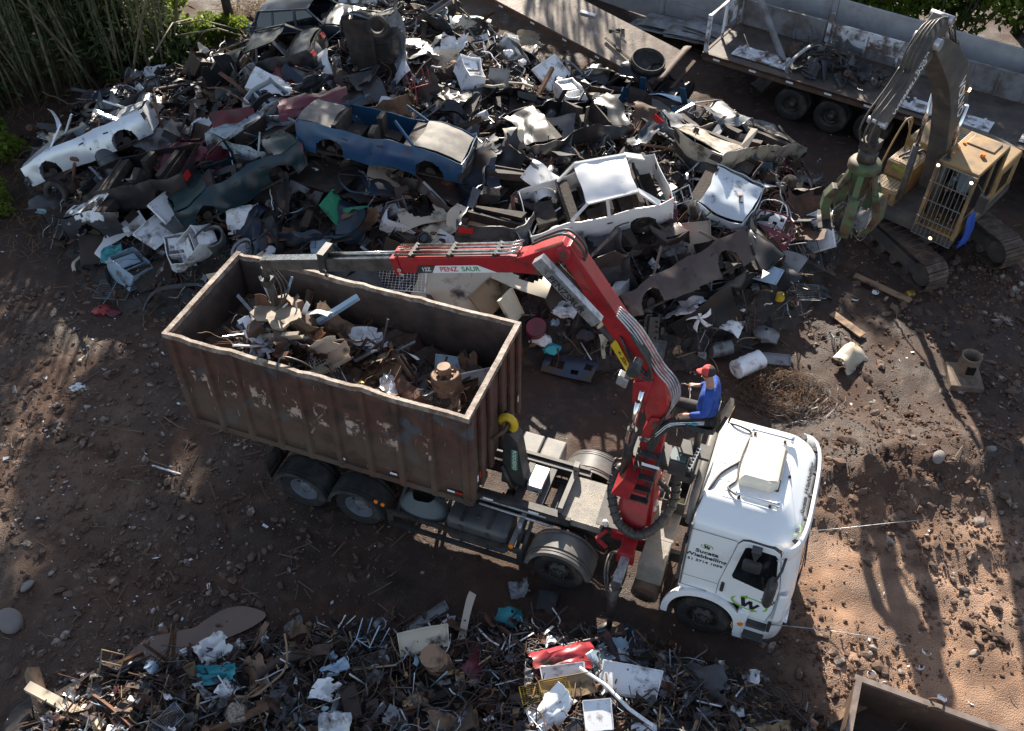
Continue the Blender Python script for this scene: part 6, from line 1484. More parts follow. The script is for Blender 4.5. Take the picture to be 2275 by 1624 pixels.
    for i in range(10): y = y0 - .02 + (y1 - y0 + .04) * i / 9; b.bar((gx, y, 1.05), (gx - .12, y, 3.0), .014, .014)
    for j in range(5): t = j / 4; b.bar((gx - .12 * t, y0 - .04, 1.05 + 1.95 * t), (gx - .12 * t, y1 + .04, 1.05 + 1.95 * t), .022, .022)
    b.build('cab_grille', mt['bars'], K)
    for y, z, x in ((y0 + .05, 3.0, x1), (y1 - .03, 2.92, x1 + .03), (y0 + .5, 1.15, gx + .02)):
        b = MB(); b.lathe([(0, .0), (.055, .0), (.06, -.05), (.03, -.08)], 14, o=(x + .06, y, z), axis='x'); h = b.build('work_lamp', mt['cab_plastic'], K); l = MB(); l.cyl((x + .06, y, z), (x + .066, y, z), .042, n=14); l.build('lamp_glass', mt['lit_lamp'], h)
    b = MB(); b.tube([(x1 - .05, y1 + .05, 2.9), (x1 + .1, y1 + .35, 2.75)], .015, 6); b.box((x1 + .08, y1 + .36, 2.5), (.08, .22, .42)); b.build('mirror', mt['cab_plastic'], K)
    # boom: thick curved plate girder, then stick
    def girder(pts, hs, w_):
        b = MB(); rings = []
        for i, (x, z) in enumerate(pts):
            a = pts[max(i - 1, 0)]; c_ = pts[min(i + 1, len(pts) - 1)]; d = Vector((c_[0] - a[0], c_[1] - a[1])).normalized(); nn = Vector((-d.y, d.x)); h = hs[i]
            rings.append([(x + nn.x * h, -w_, z + nn.y * h), (x + nn.x * h, w_, z + nn.y * h), (x - nn.x * h, w_, z - nn.y * h), (x - nn.x * h, -w_, z - nn.y * h)])
        loft(b, rings, sm=False); return b
    bp = [(.28, 1.75), (.35, 2.6), (.60, 3.6), (1.05, 4.6), (1.75, 5.45), (2.65, 6.2), (3.3, 6.66), (3.6, 6.85)]
    B = bevel(girder(bp, [.16, .27, .36, .41, .36, .28, .2, .14], .23).build('boom', mt['exc_grey'], K), .015)
    sp = [(3.22, 7.18), (3.6, 6.82), (4.1, 6.35), (4.68, 5.78), (4.95, 5.53)]
    S = bevel(girder(sp, [.17, .27, .22, .15, .11], .17).build('stick', mt['exc_grey'], K), .015)
    b = MB(); b.cyl((3.6, -.28, 6.84), (3.6, .28, 6.84), .12, n=18); b.cyl((3.22, -.24, 7.2), (3.22, .24, 7.2), .09, n=14); b.cyl((4.95, -.2, 5.6), (4.95, .2, 5.6), .07, n=14); b.build('pin', mt['dull_alloy'], K)
    for y in (-.40, .40):
        b = MB(); b.tube([(1.0, y, 1.5), (1.02, y, 3.1)], .085, 14); b.build('ram', mt['exc_grey'], K); b = MB(); b.tube([(1.02, y, 3.05), (1.05, y, 4.5)], .05, 12); b.build('ram_rod', mt['chrome'], K)
    b = MB(); b.tube([(.72, 0, 4.95), (2.0, 0, 6.2)], .10, 14); b.build('ram', mt['exc_grey'], K); b = MB(); b.tube([(1.98, 0, 6.18), (3.22, 0, 7.2)], .055, 12); b.build('ram_rod', mt['chrome'], K)
    b = MB(); b.box((1.0, .28, 4.86), (.1, .1, .1)); b.build('work_lamp', mt['cab_plastic'], K); l = MB(); l.cyl((1.05, .33, 4.86), (1.05, .337, 4.86), .05, n=14); l.build('lamp_glass', mt['lit_lamp'], K)
    l = MB(); l.lathe([(0, .0), (.05, .0), (.05, .04), (0, .05)], 14, o=(.78, .24, 4.72), axis='y'); l.build('lamp_glass', mt['lit_lamp'], K)
    b = MB()
    for i in range(4):
        y = -.12 + .08 * i; b.tube([(2.3 - .05 * i, y, 6.15), (2.85, y, 6.7 + .1 * i), (3.6 + .03 * i, y, 7.2 + .05 * i), (4.2, y, 6.9), (4.3, y, 6.4)], .022, 7)
    for i in range(3):
        y = -.13 + .12 * i; b.tube([(4.3, y, 6.5), (4.6, y, 6.25), (4.95, y, 6.05), (5.2, y, 5.9), (5.4, y, 5.6 - .1 * i), (5.1, y, 5.1)], .020, 7)
    b.build('hose', mt['rubber_hose'], K)
    text('lettering', 'VOLVO', .36, mt['white_ink'], B, (1.08, .236, 4.62), (R(90), R(60), R(180)), True, 1.15)
    sa = math.degrees(math.atan2(6.82 - 5.53, 4.95 - 3.6))
    text('lettering', 'WIEBBELLING', .20, mt['white_ink'], S, (4.26, .178, 6.16), (R(90), R(-sa), R(180)), True, 1.0)
    text('lettering', 'SUCATA', .13, mt['white_ink'], S, (4.02, .178, 6.60), (R(90), R(-sa), R(180)), True, 1.0)
    # orange-peel grab, closed round a load
    gx, gz = 4.95, 5.6
    b = MB(); b.box((gx, 0, gz - .25), (.14, .2, .5)); b.box((gx, 0, gz - .5), (.34, .34, .2)); b.cyl((gx, 0, gz - .6), (gx, 0, gz - .9), .2, n=18); b.build('rotator', mt['black_steel'], K)
    b = MB(); b.lathe([(0, .12), (.30, .12), (.34, .06), (.34, -.06), (.24, -.14), (.16, -.7), (0, -.72)], 22, o=(gx, 0, gz - 1.0)); G = b.build('grab', mt['grab_green'], K)
    for k in range(5):
        a = R(20 + 72 * k); m = Matrix.Rotation(a, 3, 'Z'); tr = lambda p: m @ Vector((p.x * .66, p.y * .8, p.z * .9)) + Vector((gx, 0, gz))
        b = MB(); b.bar((.26, 0, -1.0), (.62, 0, -1.75), .17, .12); b.deform(tr); bevel(b.build('grab_arm', mt['grab_green'], G), .015)
        b = MB(); Q = [(.55, -1.72), (.80, -1.70), (1.0, -1.95), (1.02, -2.3), (.86, -2.65), (.56, -2.92), (.44, -2.95), (.62, -2.6), (.74, -2.25), (.68, -2.0)]
        b.prism(Q, -.15, .15); b.deform(lambda p: tr(Vector((p.x, p.y * (1 - .28 * max(0, -2.2 - p.z)), p.z)))); bevel(b.build('claw', mt['grab_green'], G), .02)
        b = MB(); b.tube([(.20, 0, -1.15), (.42, .0, -1.6)], .06, 10); b.tube([(.42, 0, -1.6), (.72, 0, -2.0)], .035, 10); b.deform(tr); b.build('claw_ram', mt['exc_grey'], G)
    M_ = Matrix.Translation(O) @ Matrix.Rotation(yaw, 4, 'Z')
    for i in range(9):
        k = rnd.choice(['sheet', 'panel', 'door', 'rim', 'fender']); m = rnd.choice(['sc_dark', 'sc_green', 'sc_grey', 'sc_brown', 'sc_black'])
        if m == 'sc_green': m = 'sc_navy'
        piece(k, M_ @ Vector((gx + U(-.4, .4), U(-.4, .4), gz - U(2.1, 2.7))), lie(Vector((0, 0, 1)), 1.2), U(.35, .55), m, f'{CW[m]} {KIND[k][2]} gripped in the green claws of the excavator grab', f'{CW[m]} {KIND[k][1]} pieces in the excavator grab')
    # driver behind the cage
    return K, M_
EXC, EXM = excavator()
# ---------------------------------------------------------------- flatbed trailer along the wall
mk('trailer_deck', (.05, .042, .038), .7, col2=(.10, .075, .06), sc=2, bump=.3, bsc=14); mk('flake_white', (.66, .67, .70), .6, col2=(.14, .11, .10), sc=2.0, lo=.46, hi=.58, dirt=(.12, .06, .04), dsc=3.5, dlo=.56, dhi=.66); mk('flake_grey', (.20, .20, .21), .65, col2=(.11, .095, .09), sc=2.0)
def trailer():
    A = at(1560, 117, 1.25); B_ = at(1945, 234, 1.25); d = (B_ - A).normalized(); ya = math.atan2(d.y, d.x); W_ = 2.5
    T = thing('flatbed_trailer', 'old three-axle flatbed trailer with peeling white sideboards parked along the wall', 'trailer', (A.x, A.y, -.1), (0, 0, ya))
    L = 11.5; Zd = 1.35
    b = MB(); b.box((L / 2, W_ / 2, Zd - .04), (L, W_, .08)); b.build('deck', mt['trailer_deck'], T)
    b = MB(); b.box((L / 2, .04, Zd - .1), (L, .08, .22)); b.box((L / 2, W_ - .04, Zd - .1), (L, .08, .22)); b.box((L / 2, .7, Zd - .25), (L, .12, .35)); b.box((L / 2, W_ - .7, Zd - .25), (L, .12, .35)); b.box((.04, W_ / 2, Zd - .1), (.08, W_, .24)); b.build('chassis', mt['rust_plate'], T)
    for k in range(9):
        b = MB(); b.box((.5 + 1.2 * k, -.003, Zd - .1), (.22, .006, .06)); b.build('reflector_strip', mt['white_ink'], T)
    # sideboards on the far side, standing in lengths between posts
    for k, (x0, x1) in enumerate(((.15, 2.9), (3.1, 6.3), (6.5, 9.0), (9.3, 11.4))):
        b = MB()
        b.box(((x0 + x1) / 2, W_ - .03, Zd + .55), (x1 - x0, .04, .52)); 
        for t in (.02, .34, .66, .98): b.box((x0 + (x1 - x0) * t, W_ - .07, Zd + .42), (.06, .05, .8))
        b.box(((x0 + x1) / 2, W_ - .06, Zd + .82), (x1 - x0, .07, .05)); b.build('sideboard', mt['flake_white'] if k in (1, 3) else mt['flake_grey'], T)
        b = MB(); b.box(((x0 + x1) / 2, W_ - .03, Zd + .15), (x1 - x0, .035, .27)); b.build('sideboard', mt['flake_grey'], T)
    for x in (3.0, 6.4, 9.15): b = MB(); b.box((x, W_ - .02, Zd + .5), (.12, .12, 1.2)); b.build('stake', mt['flake_white'], T)
    # headboard at the left end: frame posts and a tall board
    b = MB(); b.box((.06, .12, Zd + .6), (.10, .12, 1.2)); b.box((.06, W_ - .12, Zd + 1.1), (.10, .14, 2.2)); b.box((.06, .7, Zd + 1.15), (.08, 1.2, .07)); b.bar((.06, 1.25, Zd), (.06, 1.28, Zd + 1.15), .07, .06); b.build('headboard_post', mt['flake_white'], T)
    b = MB(); b.box((.06, 1.9, Zd + .75), (.05, 1.15, .85)); b.build('headboard', mt['flake_white'], T)
    b = MB(); b.bar((.1, W_ - .15, Zd + 2.2), (.12, W_ - .1, Zd + 3.3), .06, .06); b.bar((.14, W_ - .3, Zd + 2.0), (2.35, .75, Zd + .10), .16, .10); b.build('crane_post', mt['flake_grey'], T)
    # boards lying flat on the deck
    for x0, x1, y0, y1 in ((.8, 2.6, .35, 1.05), (6.1, 8.6, .25, .9), (9.4, 11.2, .3, 1.0)):
        b = MB(); 
        for j in range(3): b.box(((x0 + x1) / 2, y0 + (y1 - y0) * (j + .5) / 3, Zd + .05), (x1 - x0, (y1 - y0) / 3 - .02, .03))
        for t in (.1, .5, .9): b.box((x0 + (x1 - x0) * t, (y0 + y1) / 2, Zd + .085), (.07, y1 - y0, .04))
        b.build('loose_board', mt['flake_white'], T)
    for i, x in enumerate((3.05, 4.30, 5.55)):
        for y in (.18, .50):
            t = ring_tyre(.50, .27, .28); o = sharp(t.build('wheel', mt['tyre'], T, (x, y, .50)), 40)
            if y < .3:
                r_ = MB(); r_.lathe([(.28, -.1), (.27, -.1), (.26, .02), (.23, .05), (.12, .06), (.11, -.1), (.07, -.12), (0, -.12)], 24, axis='y'); r_.build('rim', mt['rim_dark'], o)
        for y in (W_ - .18,): t = ring_tyre(.50, .27, .28); sharp(t.build('wheel', mt['tyre'], T, (x, y, .50)), 40)
        b = MB(); b.cyl((x, .2, .5), (x, W_ - .2, .5), .07, n=10); b.build('axle', mt['rust_plate'], T)
    b = MB(); b.bar((2.2, .2, 1.2), (1.9, .1, .7), .05, .4); b.build('mud_flap', mt['black_rubber'], T)
    b = MB(); b.box((8.2, .4, .8), (1.2, .6, .5)); b.box((10.3, .3, .6), (.15, .15, 1.2)); b.build('landing_gear', mt['black_steel'], T)
    text('lettering', '4 S - 3E', .42, mk('ghost_paint', (.26, .27, .30), .6), T, (4.9, W_ - .058, Zd + .55), (R(90), 0, 0), False, 1.3)
    # oily load
    M_ = Matrix.Translation((A.x, A.y, -.1)) @ Matrix.Rotation(ya, 4, 'Z')
    for i in range(42):
        k = rnd.choice(['engine', 'engine', 'sheet', 'bentpipe', 'axle', 'wire', 'fender', 'strip', 'exhaust']); m = rnd.choice(['sc_black', 'sc_black', 'sc_brown', 'sc_dark'])
        x = rnd.gauss(3.7, .8) if i < 30 else U(2.4, 6.2); y = U(.5, 1.9); z = Zd + .1 + .5 * math.exp(-((x - 3.4) / .9) ** 2) * rnd.random()
        piece(k, M_ @ Vector((x, y, z)), lie(Vector((0, 0, 1)), .5), U(.6, .95), m, f'oily {CW[m]} {KIND[k][2]} heaped on the flatbed trailer', f'{CW[m]} {KIND[k][1]} pieces on the trailer')
    piece('bumper', M_ @ Vector((2.75, .9, Zd + .42)), (R(60), R(-20), ya + R(70)), 1.0, 'sc_grey', 'grey curved bumper leaning against the oily load on the trailer')
trailer()
# ---------------------------------------------------------------- sloping steel deck (old lorry bed) at the back
mk('worn_deck', (.20, .155, .12), .5, .2, col2=(.11, .08, .065), sc=1.1, dirt=(.26, .23, .20), dsc=2.6, dlo=.55, dhi=.7, bump=.3, bsc=18)
def deck():
    a = at(1452, 187, .75); c = at(1552, 134, .9); l = at(1131, 17, 1.9); X = (a - l).normalized(); Yv = (c - a); Yv = (Yv - X * Yv.dot(X)); wd = Yv.length; Yv.normalize(); Z = X.cross(Yv)
    m = Matrix((X, Yv, Z)).transposed().to_4x4(); m.translation = l
    L = (a - l).length
    T = thing('lorry_bed', 'long worn brown steel lorry bed with an upturned end sloping down behind the heap', 'lorry bed', l, m.to_3x3().to_euler())
    x0 = -2.5
    b = MB(); b.box(((x0 + L) / 2, wd / 2, 0), (L - x0, wd, .05)); b.build('deck', mt['worn_deck'], T)
    b = MB(); b.box(((x0 + L) / 2, .03, -.14), (L - x0, .08, .24)); b.box(((x0 + L) / 2, wd - .03, -.14), (L - x0, .08, .24)); b.box(((x0 + L) / 2, wd * .3, -.2), (L - x0, .12, .3)); b.box(((x0 + L) / 2, wd * .7, -.2), (L - x0, .12, .3))
    for k in range(7): b.box((x0 + .5 + k * 1.3, wd / 2, -.15), (.1, wd, .16))
    b.build('chassis', mt['rust_plate'], T)
    for k in range(7): r_ = MB(); r_.box((x0 + 1 + k * 1.2, -.012, -.1), (.15, .006, .06)); r_.build('reflector_strip', mt['white_ink'], T)
    b = MB(); b.grid(lambda u, v: (L + .02 + .25 * (v > .85) * (v - .85) * 6, -.02 + (wd + .1) * u, -.35 + .62 * v), 8, 10, th=.03); b.build('end_board', mt['rust_plate'], T)
    for k in range(1): 
        b = MB(); b.box((2.1, wd * .75, .04), (.5, .12, .03), Matrix.Rotation(.3, 3, 'Z')); b.build('striped_bar', mt['white_ink'], T)
    M_ = m
    piece('axle', M_ @ Vector((L * .62, wd * .62, .16)), (.1, .3, .8), .5, 'sc_black', 'small black axle piece lying on the sloping lorry bed', name='axle_piece')
    piece('plank', M_ @ Vector((L * .70, wd * .3, .08)), m.to_3x3() @ Matrix.Rotation(-.3, 3, 'Z'), 1.0, 'sc_brown', 'rusty brown strip lying along the near edge of the lorry bed', name='rusty_bar', cat='bar')
    b = MB(); b.lathe([(.46, -.09), (.52, -.09), (.54, .0), (.52, .14), (.49, .14), (.46, 0), (.44, -.07), (0, -.07)], 34); o = b.build('round_tub', mt['black_rubber'], None, M_ @ Vector((L - .55, wd * .30, .14)), m.to_3x3().to_euler()); tag(o, 'round black tub standing on the low end of the lorry bed', 'tub')
deck()
# corrugated sheets stacked by the wall
def stack():
    mk('galv', (.30, .31, .32), .45, .5, col2=(.16, .15, .145), sc=2)
    for i in range(9):
        p = at(1435 + 14 * i, 52 + 6 * i, .1); x, y = p.x, p.y; b = MB(); l = U(2.2, 3.0); b.grid(lambda u, v: ((u - .5) * l, (v - .5) * .85, .025 * math.sin(v * 40) + .05 * math.sin(u * 3)), 6, 40, th=.006)
        o = b.build('corrugated_sheet', mt['galv'], None, (x + U(-.3, .3) + .8, y + U(-.5, .4) - .3, .06 + .06 * i), (U(-.06, .06), U(-.06, .06), R(-36) + U(-.15, .15))); tag(o, 'grey corrugated roofing sheet in the stack between the wall and the trailer', 'roofing sheet', 'corrugated sheets by the wall')
stack()
# rusty steel skip in the bottom right corner
def skip():
    Zt = 1.05; a = at(1905, 1507, Zt); c = at(2275, 1640, Zt); n0 = at(1868, 1612, Zt); d = (c - a).normalized(); ya = math.atan2(d.y, d.x); L, W_ = 4.6, 2.0
    T = thing('steel_skip', 'rusty open steel skip in the bottom right corner with a checked hubcap inside', 'skip', (a.x, a.y, -.05), (0, 0, ya))
    H = Zt + .05; b = MB()
    b.box((L / 2, -.025, H / 2), (L, .05, H)); b.box((L / 2, -W_ + .025, H / 2), (L, .05, H)); b.box((.025, -W_ / 2, H / 2), (.05, W_ - .1, H)); b.box((L - .025, -W_ / 2, H / 2), (.05, W_ - .1, H)); b.box((L / 2, -W_ / 2, .25), (L - .1, W_ - .1, .04)); b.build('shell', mt['rust_plate'], T)
    b = MB(); b.box((L / 2, -.02, H + .03), (L + .1, .10, .06)); b.box((L / 2, -W_ + .02, H + .03), (L + .1, .1, .06)); b.box((.02, -W_ / 2, H + .03), (.10, W_ - .14, .06)); b.build('rim', mk('skip_rim', (.17, .13, .11), .6, col2=(.09, .06, .05), sc=4), T)
    b = MB(); b.lathe([(.0, 0), (.0, 0)], 8) if 0 else None
    for yy in (.05, -.10): b.tube([(1.22 + .12 * math.cos(R(k)), yy, H + .0 + .14 * math.sin(R(k))) for k in range(0, 181, 20)], .016, 7)
    b.build('lifting_loop', mt['rust_plate'], T)
    b = MB(); b.lathe([(.36, 0), (.42, .06), (.44, .1), (.3, .13), (.27, .1), (.25, .02), (0, .02)], 34, o=(1.25, -.95, .62)); o = b.build('round_cover', mt['sc_grey'], None, None); 
    M_ = Matrix.Translation((a.x, a.y, -.05)) @ Matrix.Rotation(ya, 4, 'Z'); o.matrix_world = M_; tag(o, 'round grey and white cover lying in the rusty steel skip', 'cover')
    for i in range(26):
        k = rnd.choice(['sheet', 'plank', 'bentpipe', 'bag', 'can', 'strip', 'panel']); m = rnd.choice(['sc_brown', 'sc_rust', 'sc_white', 'sc_dark', 'sc_cream', 'sc_tan']); piece(k, M_ @ Vector((U(.4, 4), U(-1.7, -.3), .42 + U(0, .15))), lie(Vector((0, 0, 1)), .3), U(.35, .6), m, f'{CW[m]} {KIND[k][2]} lying in the steel skip', f'{CW[m]} {KIND[k][1]} pieces in the skip')
    b = MB(); b.bar((.0, 0, 0), (.9, .35, .1), .14, .05); o = b.build('wooden_plank', mt['sc_tan']); p = at(1842, 1600, .3); o.location = p; tag(o, 'brown plank leaning beside the left end of the steel skip', 'plank')
skip()
# ---------------------------------------------------------------- people
def skin(name, verts, edges, radii, matl, parent, root=0, sub=2):
    me = bpy.data.meshes.new(name); me.from_pydata([tuple(v) for v in verts], edges, []); o = bpy.data.objects.new(name, me); COL.objects.link(o); o.parent = parent
    m = o.modifiers.new('skin', 'SKIN'); m.use_smooth_shade = True
    if not me.skin_vertices: me.skin_vertices.new()
    for i, r in enumerate(radii):
        s = me.skin_vertices[0].data[i]; s.radius = r if isinstance(r, tuple) else (r, r); s.use_root = (i == root)
    q = o.modifiers.new('sub', 'SUBSURF'); q.levels = q.render_levels = sub
    me.materials.append(matl); return o
class SK:
    def __init__(s): s.v = []; s.e = []; s.r = []
    def chain(s, pts, rs, start=None):
        last = start
        for p, r in zip(pts, rs):
            s.v.append(Vector(p)); s.r.append(r); i = len(s.v) - 1
            if last is not None: s.e.append((last, i))
            last = i
        return last
def seated(K, J, label, cap=True, stripes=True, shirt='blue_shirt', loc=None, rot=None):
    """K: empty frame; J: joints, facing -x"""
    T = thing('person', label, 'person', loc if loc is not None else T0, rot if rot is not None else (0, 0, TYAW))
    hip, chest, sho, neck, head = [Vector(J[k]) for k in ('hip', 'chest', 'sho', 'neck', 'head')]
    b = SK(); h0 = b.chain([hip], [(.13, .11)]); c0 = b.chain([hip.lerp(chest, .5), chest, sho], [.14, .15, .12], h0); n0 = b.chain([neck, neck.lerp(head, .45)], [.066, .07], c0)
    hd = (head - neck).normalized()
    t0 = b.chain([head - hd * .03 + Vector((-.015, 0, 0)), head + hd * .05, head + hd * .11], [(.082, .078), (.092, .085), (.07, .065)], n0)
    for sd in (-1, 1):
        s_, e, w_, ha = [Vector(J[k + ('n' if sd < 0 else 'f')]) for k in ('s', 'e', 'w', 'h')]
        l = b.chain([s_, e, w_], [.055, .042, .030], c0); d = (ha - w_).normalized(); pm = w_ + d * .05; l2 = b.chain([pm, pm + d * .035], [(.034, .022), (.036, .020)], l)
        side = Vector((0, 0, 1)).cross(d).normalized(); dn = Vector((0, 0, -1))
        for i, (off, ln) in enumerate(((-.030, .065), (-.010, .078), (.010, .072), (.028, .055))):
            q = pm + d * .05 + side * off; b.chain([q, q + d * ln * .5 + dn * .012, q + d * ln * .65 + dn * .045, q + d * ln * .35 + dn * .062], [.0105, .0095, .009, .008], l2)
        b.chain([w_ + d * .035 - side * .035, w_ + d * .06 - side * .048 + dn * .02, w_ + d * .085 - side * .04 + dn * .045], [.012, .010, .009], l)
        k, f, to, hp = [Vector(J[x + ('n' if sd < 0 else 'f')]) for x in ('k', 'f', 't', 'p')]
        b.chain([hp, hp.lerp(k, .5), k, k.lerp(f, .4), f, to], [.085, .08, .058, .055, .038, .03], h0)
    skin('body', b.v, b.e, b.r, mt['skin'], T)
    # face
    f = MB(); fx = head.x - .088
    f.grid(lambda u, v: (fx - .028 * math.sin(PI * v) * (1 - abs(2 * u - 1)), head.y + (u - .5) * .04, head.z - .045 + .06 * v), 4, 4); f.build('nose', mt['skin'], T)
    f = MB(); f.box((fx - .002, head.y, head.z - .062), (.012, .045, .010)); f.build('mouth', mk('lips', (.28, .10, .08), .5) if 'lips' not in mt else mt['lips'], T)
    for sd in (-1, 1):
        f = MB(); f.lathe([(0, -.012), (.022, -.01), (.026, 0), (.014, .01), (0, .008)], 12, axis='y', o=(head.x + .01, head.y + sd * .090, head.z - .01)); f.build('ear', mt['skin'], T)
        f = MB(); f.prism(rpoly(head.y + sd * .036 - .028, head.y + sd * .036 + .028, head.z + .0, head.z + .036, .012), fx - .012, fx - .002, 'yz'); f.bar((fx - .004, head.y + sd * .064, head.z + .02), (head.x + .0, head.y + sd * .094, head.z + .02), .008, .008); f.build('sunglasses', mt['glass_dark'], T)
    f = MB(); f.lathe([(.0, .0), (.084, .0), (.088, .02), (.08, .06), (.05, .085), (0, .09)], 20); f.deform(lambda p: head + Vector((.015 + p.x * 1.05, p.y, p.z - .06 if p.x > -.02 else -.06 + p.z * .0 + (.06 if p.z > .05 else .02)))); f.build('hair', mk('hair', (.03, .022, .018), .8) if 'hair' not in mt else mt['hair'], T) if not cap else None
    if cap:
        for nm, m, t in (('cap', 'black_cloth', 0), ('cap_front', 'red_cloth', 1)):
            c = MB(); a0, a1 = (R(-85), R(85)) if not t else (R(85), R(275))
            def cp(u, v, g=.004 * t):
                a = a0 + (a1 - a0) * u; z = .125 * math.sin(v * PI / 2); r_ = .103 * math.cos(v * PI / 2) ** .6 + g; return head + Vector((r_ * math.cos(a) * 1.08, r_ * math.sin(a) * .95, .045 + z))
            c.grid(cp, 14, 8, th=.004); 
            if t: c.grid(lambda u, v: head + Vector((-.09 - .10 * v * math.cos((u - .5) * 2.0), (u - .5) * .17 * (1 - .25 * v), .055 + .012 * math.cos((u - .5) * 3) - .03 * v)), 8, 4, th=.006)
            c.build(nm, mt[m], T)
    # shirt, trousers, shoes
    s = SK(); r0 = s.chain([hip + Vector((0, 0, .0))], [(.20, .18)]); m0 = s.chain([hip.lerp(chest, .45) + Vector((-.03, 0, 0)), chest, sho + Vector((0, 0, -.03))], [(.215, .20), (.205, .185), (.135, .115)], r0); s.chain([neck - Vector((0, 0, .015))], [.075], m0)
    for q in 'nf': s.chain([Vector(J['s' + q]), Vector(J['s' + q]).lerp(Vector(J['e' + q]), .5), Vector(J['e' + q]), Vector(J['e' + q]).lerp(Vector(J['w' + q]), .85)], [.098, .085, .07, .046], m0)
    sh = skin('shirt', s.v, s.e, s.r, mt[shirt], T)
    s = SK(); r0 = s.chain([hip + Vector((0, 0, -.02))], [(.17, .14)])
    for q in 'nf':
        hp, k, ft = [Vector(J[x + q]) for x in 'pkf']; s.chain([hp, hp.lerp(k, .5), k, k.lerp(ft, .5), k.lerp(ft, .93)], [.125, .112, .092, .08, .066], r0)
    tr = skin('trousers', s.v, s.e, s.r, mt['black_cloth'], T)
    for q in 'nf':
        ft, to = Vector(J['f' + q]), Vector(J['t' + q]); s = SK(); s.chain([ft + Vector((.05, 0, -.03)), ft.lerp(to, .5) + Vector((0, 0, -.02)), to], [.052, .055, .042]); skin('shoe', s.v, s.e, s.r, mt['shoe'], T)
    if stripes:
        hp, k, ft = [Vector(J[x + 'n']) for x in 'pkf']
        for i in range(3):
            b = MB(); P_ = []
            for t in range(15):
                u = t / 14; a = hp.lerp(k, u * 2) if u < .5 else k.lerp(ft, (u - .5) * 2)
                r_ = (.112 - .055 * u * 1.0); dz = (-.02 + .028 * i); P_.append(a + Vector((dz * (1 if u > .5 else 0) * -1 + 0, -r_ + abs(dz) * .3, dz * (1 if u <= .5 else .25) + .02)))
            b.tube(P_, .0075, 6); b.build('trouser_stripe', mt['white_cloth'], T)
        b = MB(); b.grid(lambda u, v: chest + Vector((.168 + .0 * u, -.06 + .12 * u, -.02 + .10 * v)), 2, 2); b.build('shirt_print', mt['green_ink'], T)
        for i in range(4): b = MB(); b.box(chest + Vector((.166, .0, -.05 - .035 * i)), (.012, .14 - .02 * i, .014)); b.build('shirt_lettering', mt['white_cloth'], T)
        b = MB(); b.grid(lambda u, v: OP + Vector((3.36 + .11 * u, .13 - .02 * v, 3.80 + .07 * v)), 3, 3, th=.006); b.build('face_mask', mt['sc_teal'], T)
        b = MB(); b.lathe([(.034, -.008), (.038, 0), (.034, .008)], 14, axis='x', o=Vector(J['wn'])); b.build('wristwatch', mt['chrome'], T)
    return T
OP = Vector((.04, -.40, .42))
seated(None, dict((k, Vector(v) + OP) for k, v in dict(hip=(3.60, .38, 3.90), chest=(3.58, .39, 4.22), sho=(3.55, .40, 4.46), neck=(3.53, .41, 4.54), head=(3.47, .42, 4.71),
    sn=(3.56, .19, 4.45), en=(3.58, .08, 4.18), wn=(3.28, .10, 4.03), hn=(3.17, .09, 4.00), sf=(3.54, .61, 4.45), ef=(3.52, .74, 4.22), wf=(3.32, .68, 4.15), hf=(3.22, .65, 4.17),
    pn=(3.58, .27, 3.86), kn=(3.06, .19, 3.68), fn=(2.78, .20, 3.13), tn=(2.58, .20, 3.09), pf=(3.58, .49, 3.86), kf=(3.0, .60, 3.76), ff=(2.86, .50, 3.15), tf=(2.66, .50, 3.09)).items()),
    'man in blue shirt, red cap and striped black trousers seated at the crane controls')
# the excavator driver behind the bars: frame facing forward, so mirrored along x
def driver():
    m = EXM @ Matrix.Rotation(PI, 4, 'Z'); o = Vector((-.1, -.75, 1.72))
    J = dict(hip=(0, 0, .1), chest=(0, 0, .4), sho=(-.02, 0, .62), neck=(-.03, 0, .72), head=(-.06, 0, .88), sn=(-.02, -.2, .6), en=(-.05, -.3, .35), wn=(-.35, -.26, .3), hn=(-.45, -.25, .3), sf=(-.02, .2, .6), ef=(-.05, .3, .35), wf=(-.35, .26, .3), hf=(-.45, .25, .3), pn=(0, -.11, .08), kn=(-.48, -.14, .1), fn=(-.6, -.14, -.36), tn=(-.75, -.14, -.4), pf=(0, .11, .08), kf=(-.48, .14, .1), ff=(-.6, .14, -.36), tf=(-.75, .14, -.4))
    J = {k: Vector(v) + o for k, v in J.items()}
    seated(None, J, 'excavator driver in a pale blue shirt behind the bars of the cab', cap=False, stripes=False, shirt='sc_paleblue', loc=m.to_translation(), rot=m.to_3x3().to_euler())
    b = MB(); b.grid(lambda u, v: EXM @ Vector((1.05 - .5 * u + .03 * math.sin(v * 9), 1.32 + .10 * math.sin(u * 7) * v + .06 * math.sin(PI * v), 1.85 - .95 * v + .12 * math.sin(u * 5) * v)), 12, 10, th=.01); o = b.build('blue_cloth', mk('cloth_blue', (.015, .06, .33), .7, bump=.4, bsc=8)); tag(o, 'bright blue cloth hanging out of the open side of the excavator cab', 'cloth')
driver()
# ---------------------------------------------------------------- pieces of scrap placed one by one
def P(kind, px, py, size, matk, label, rz=0, rx=0, ry=0, up=.15, var=None, name=None, cat=None, r=.4):
    o = put(kind, px, py, size, matk, label, rz, rx, ry, up, var, name, cat); AVOID.append((o.location.x, o.location.y, r)); return o
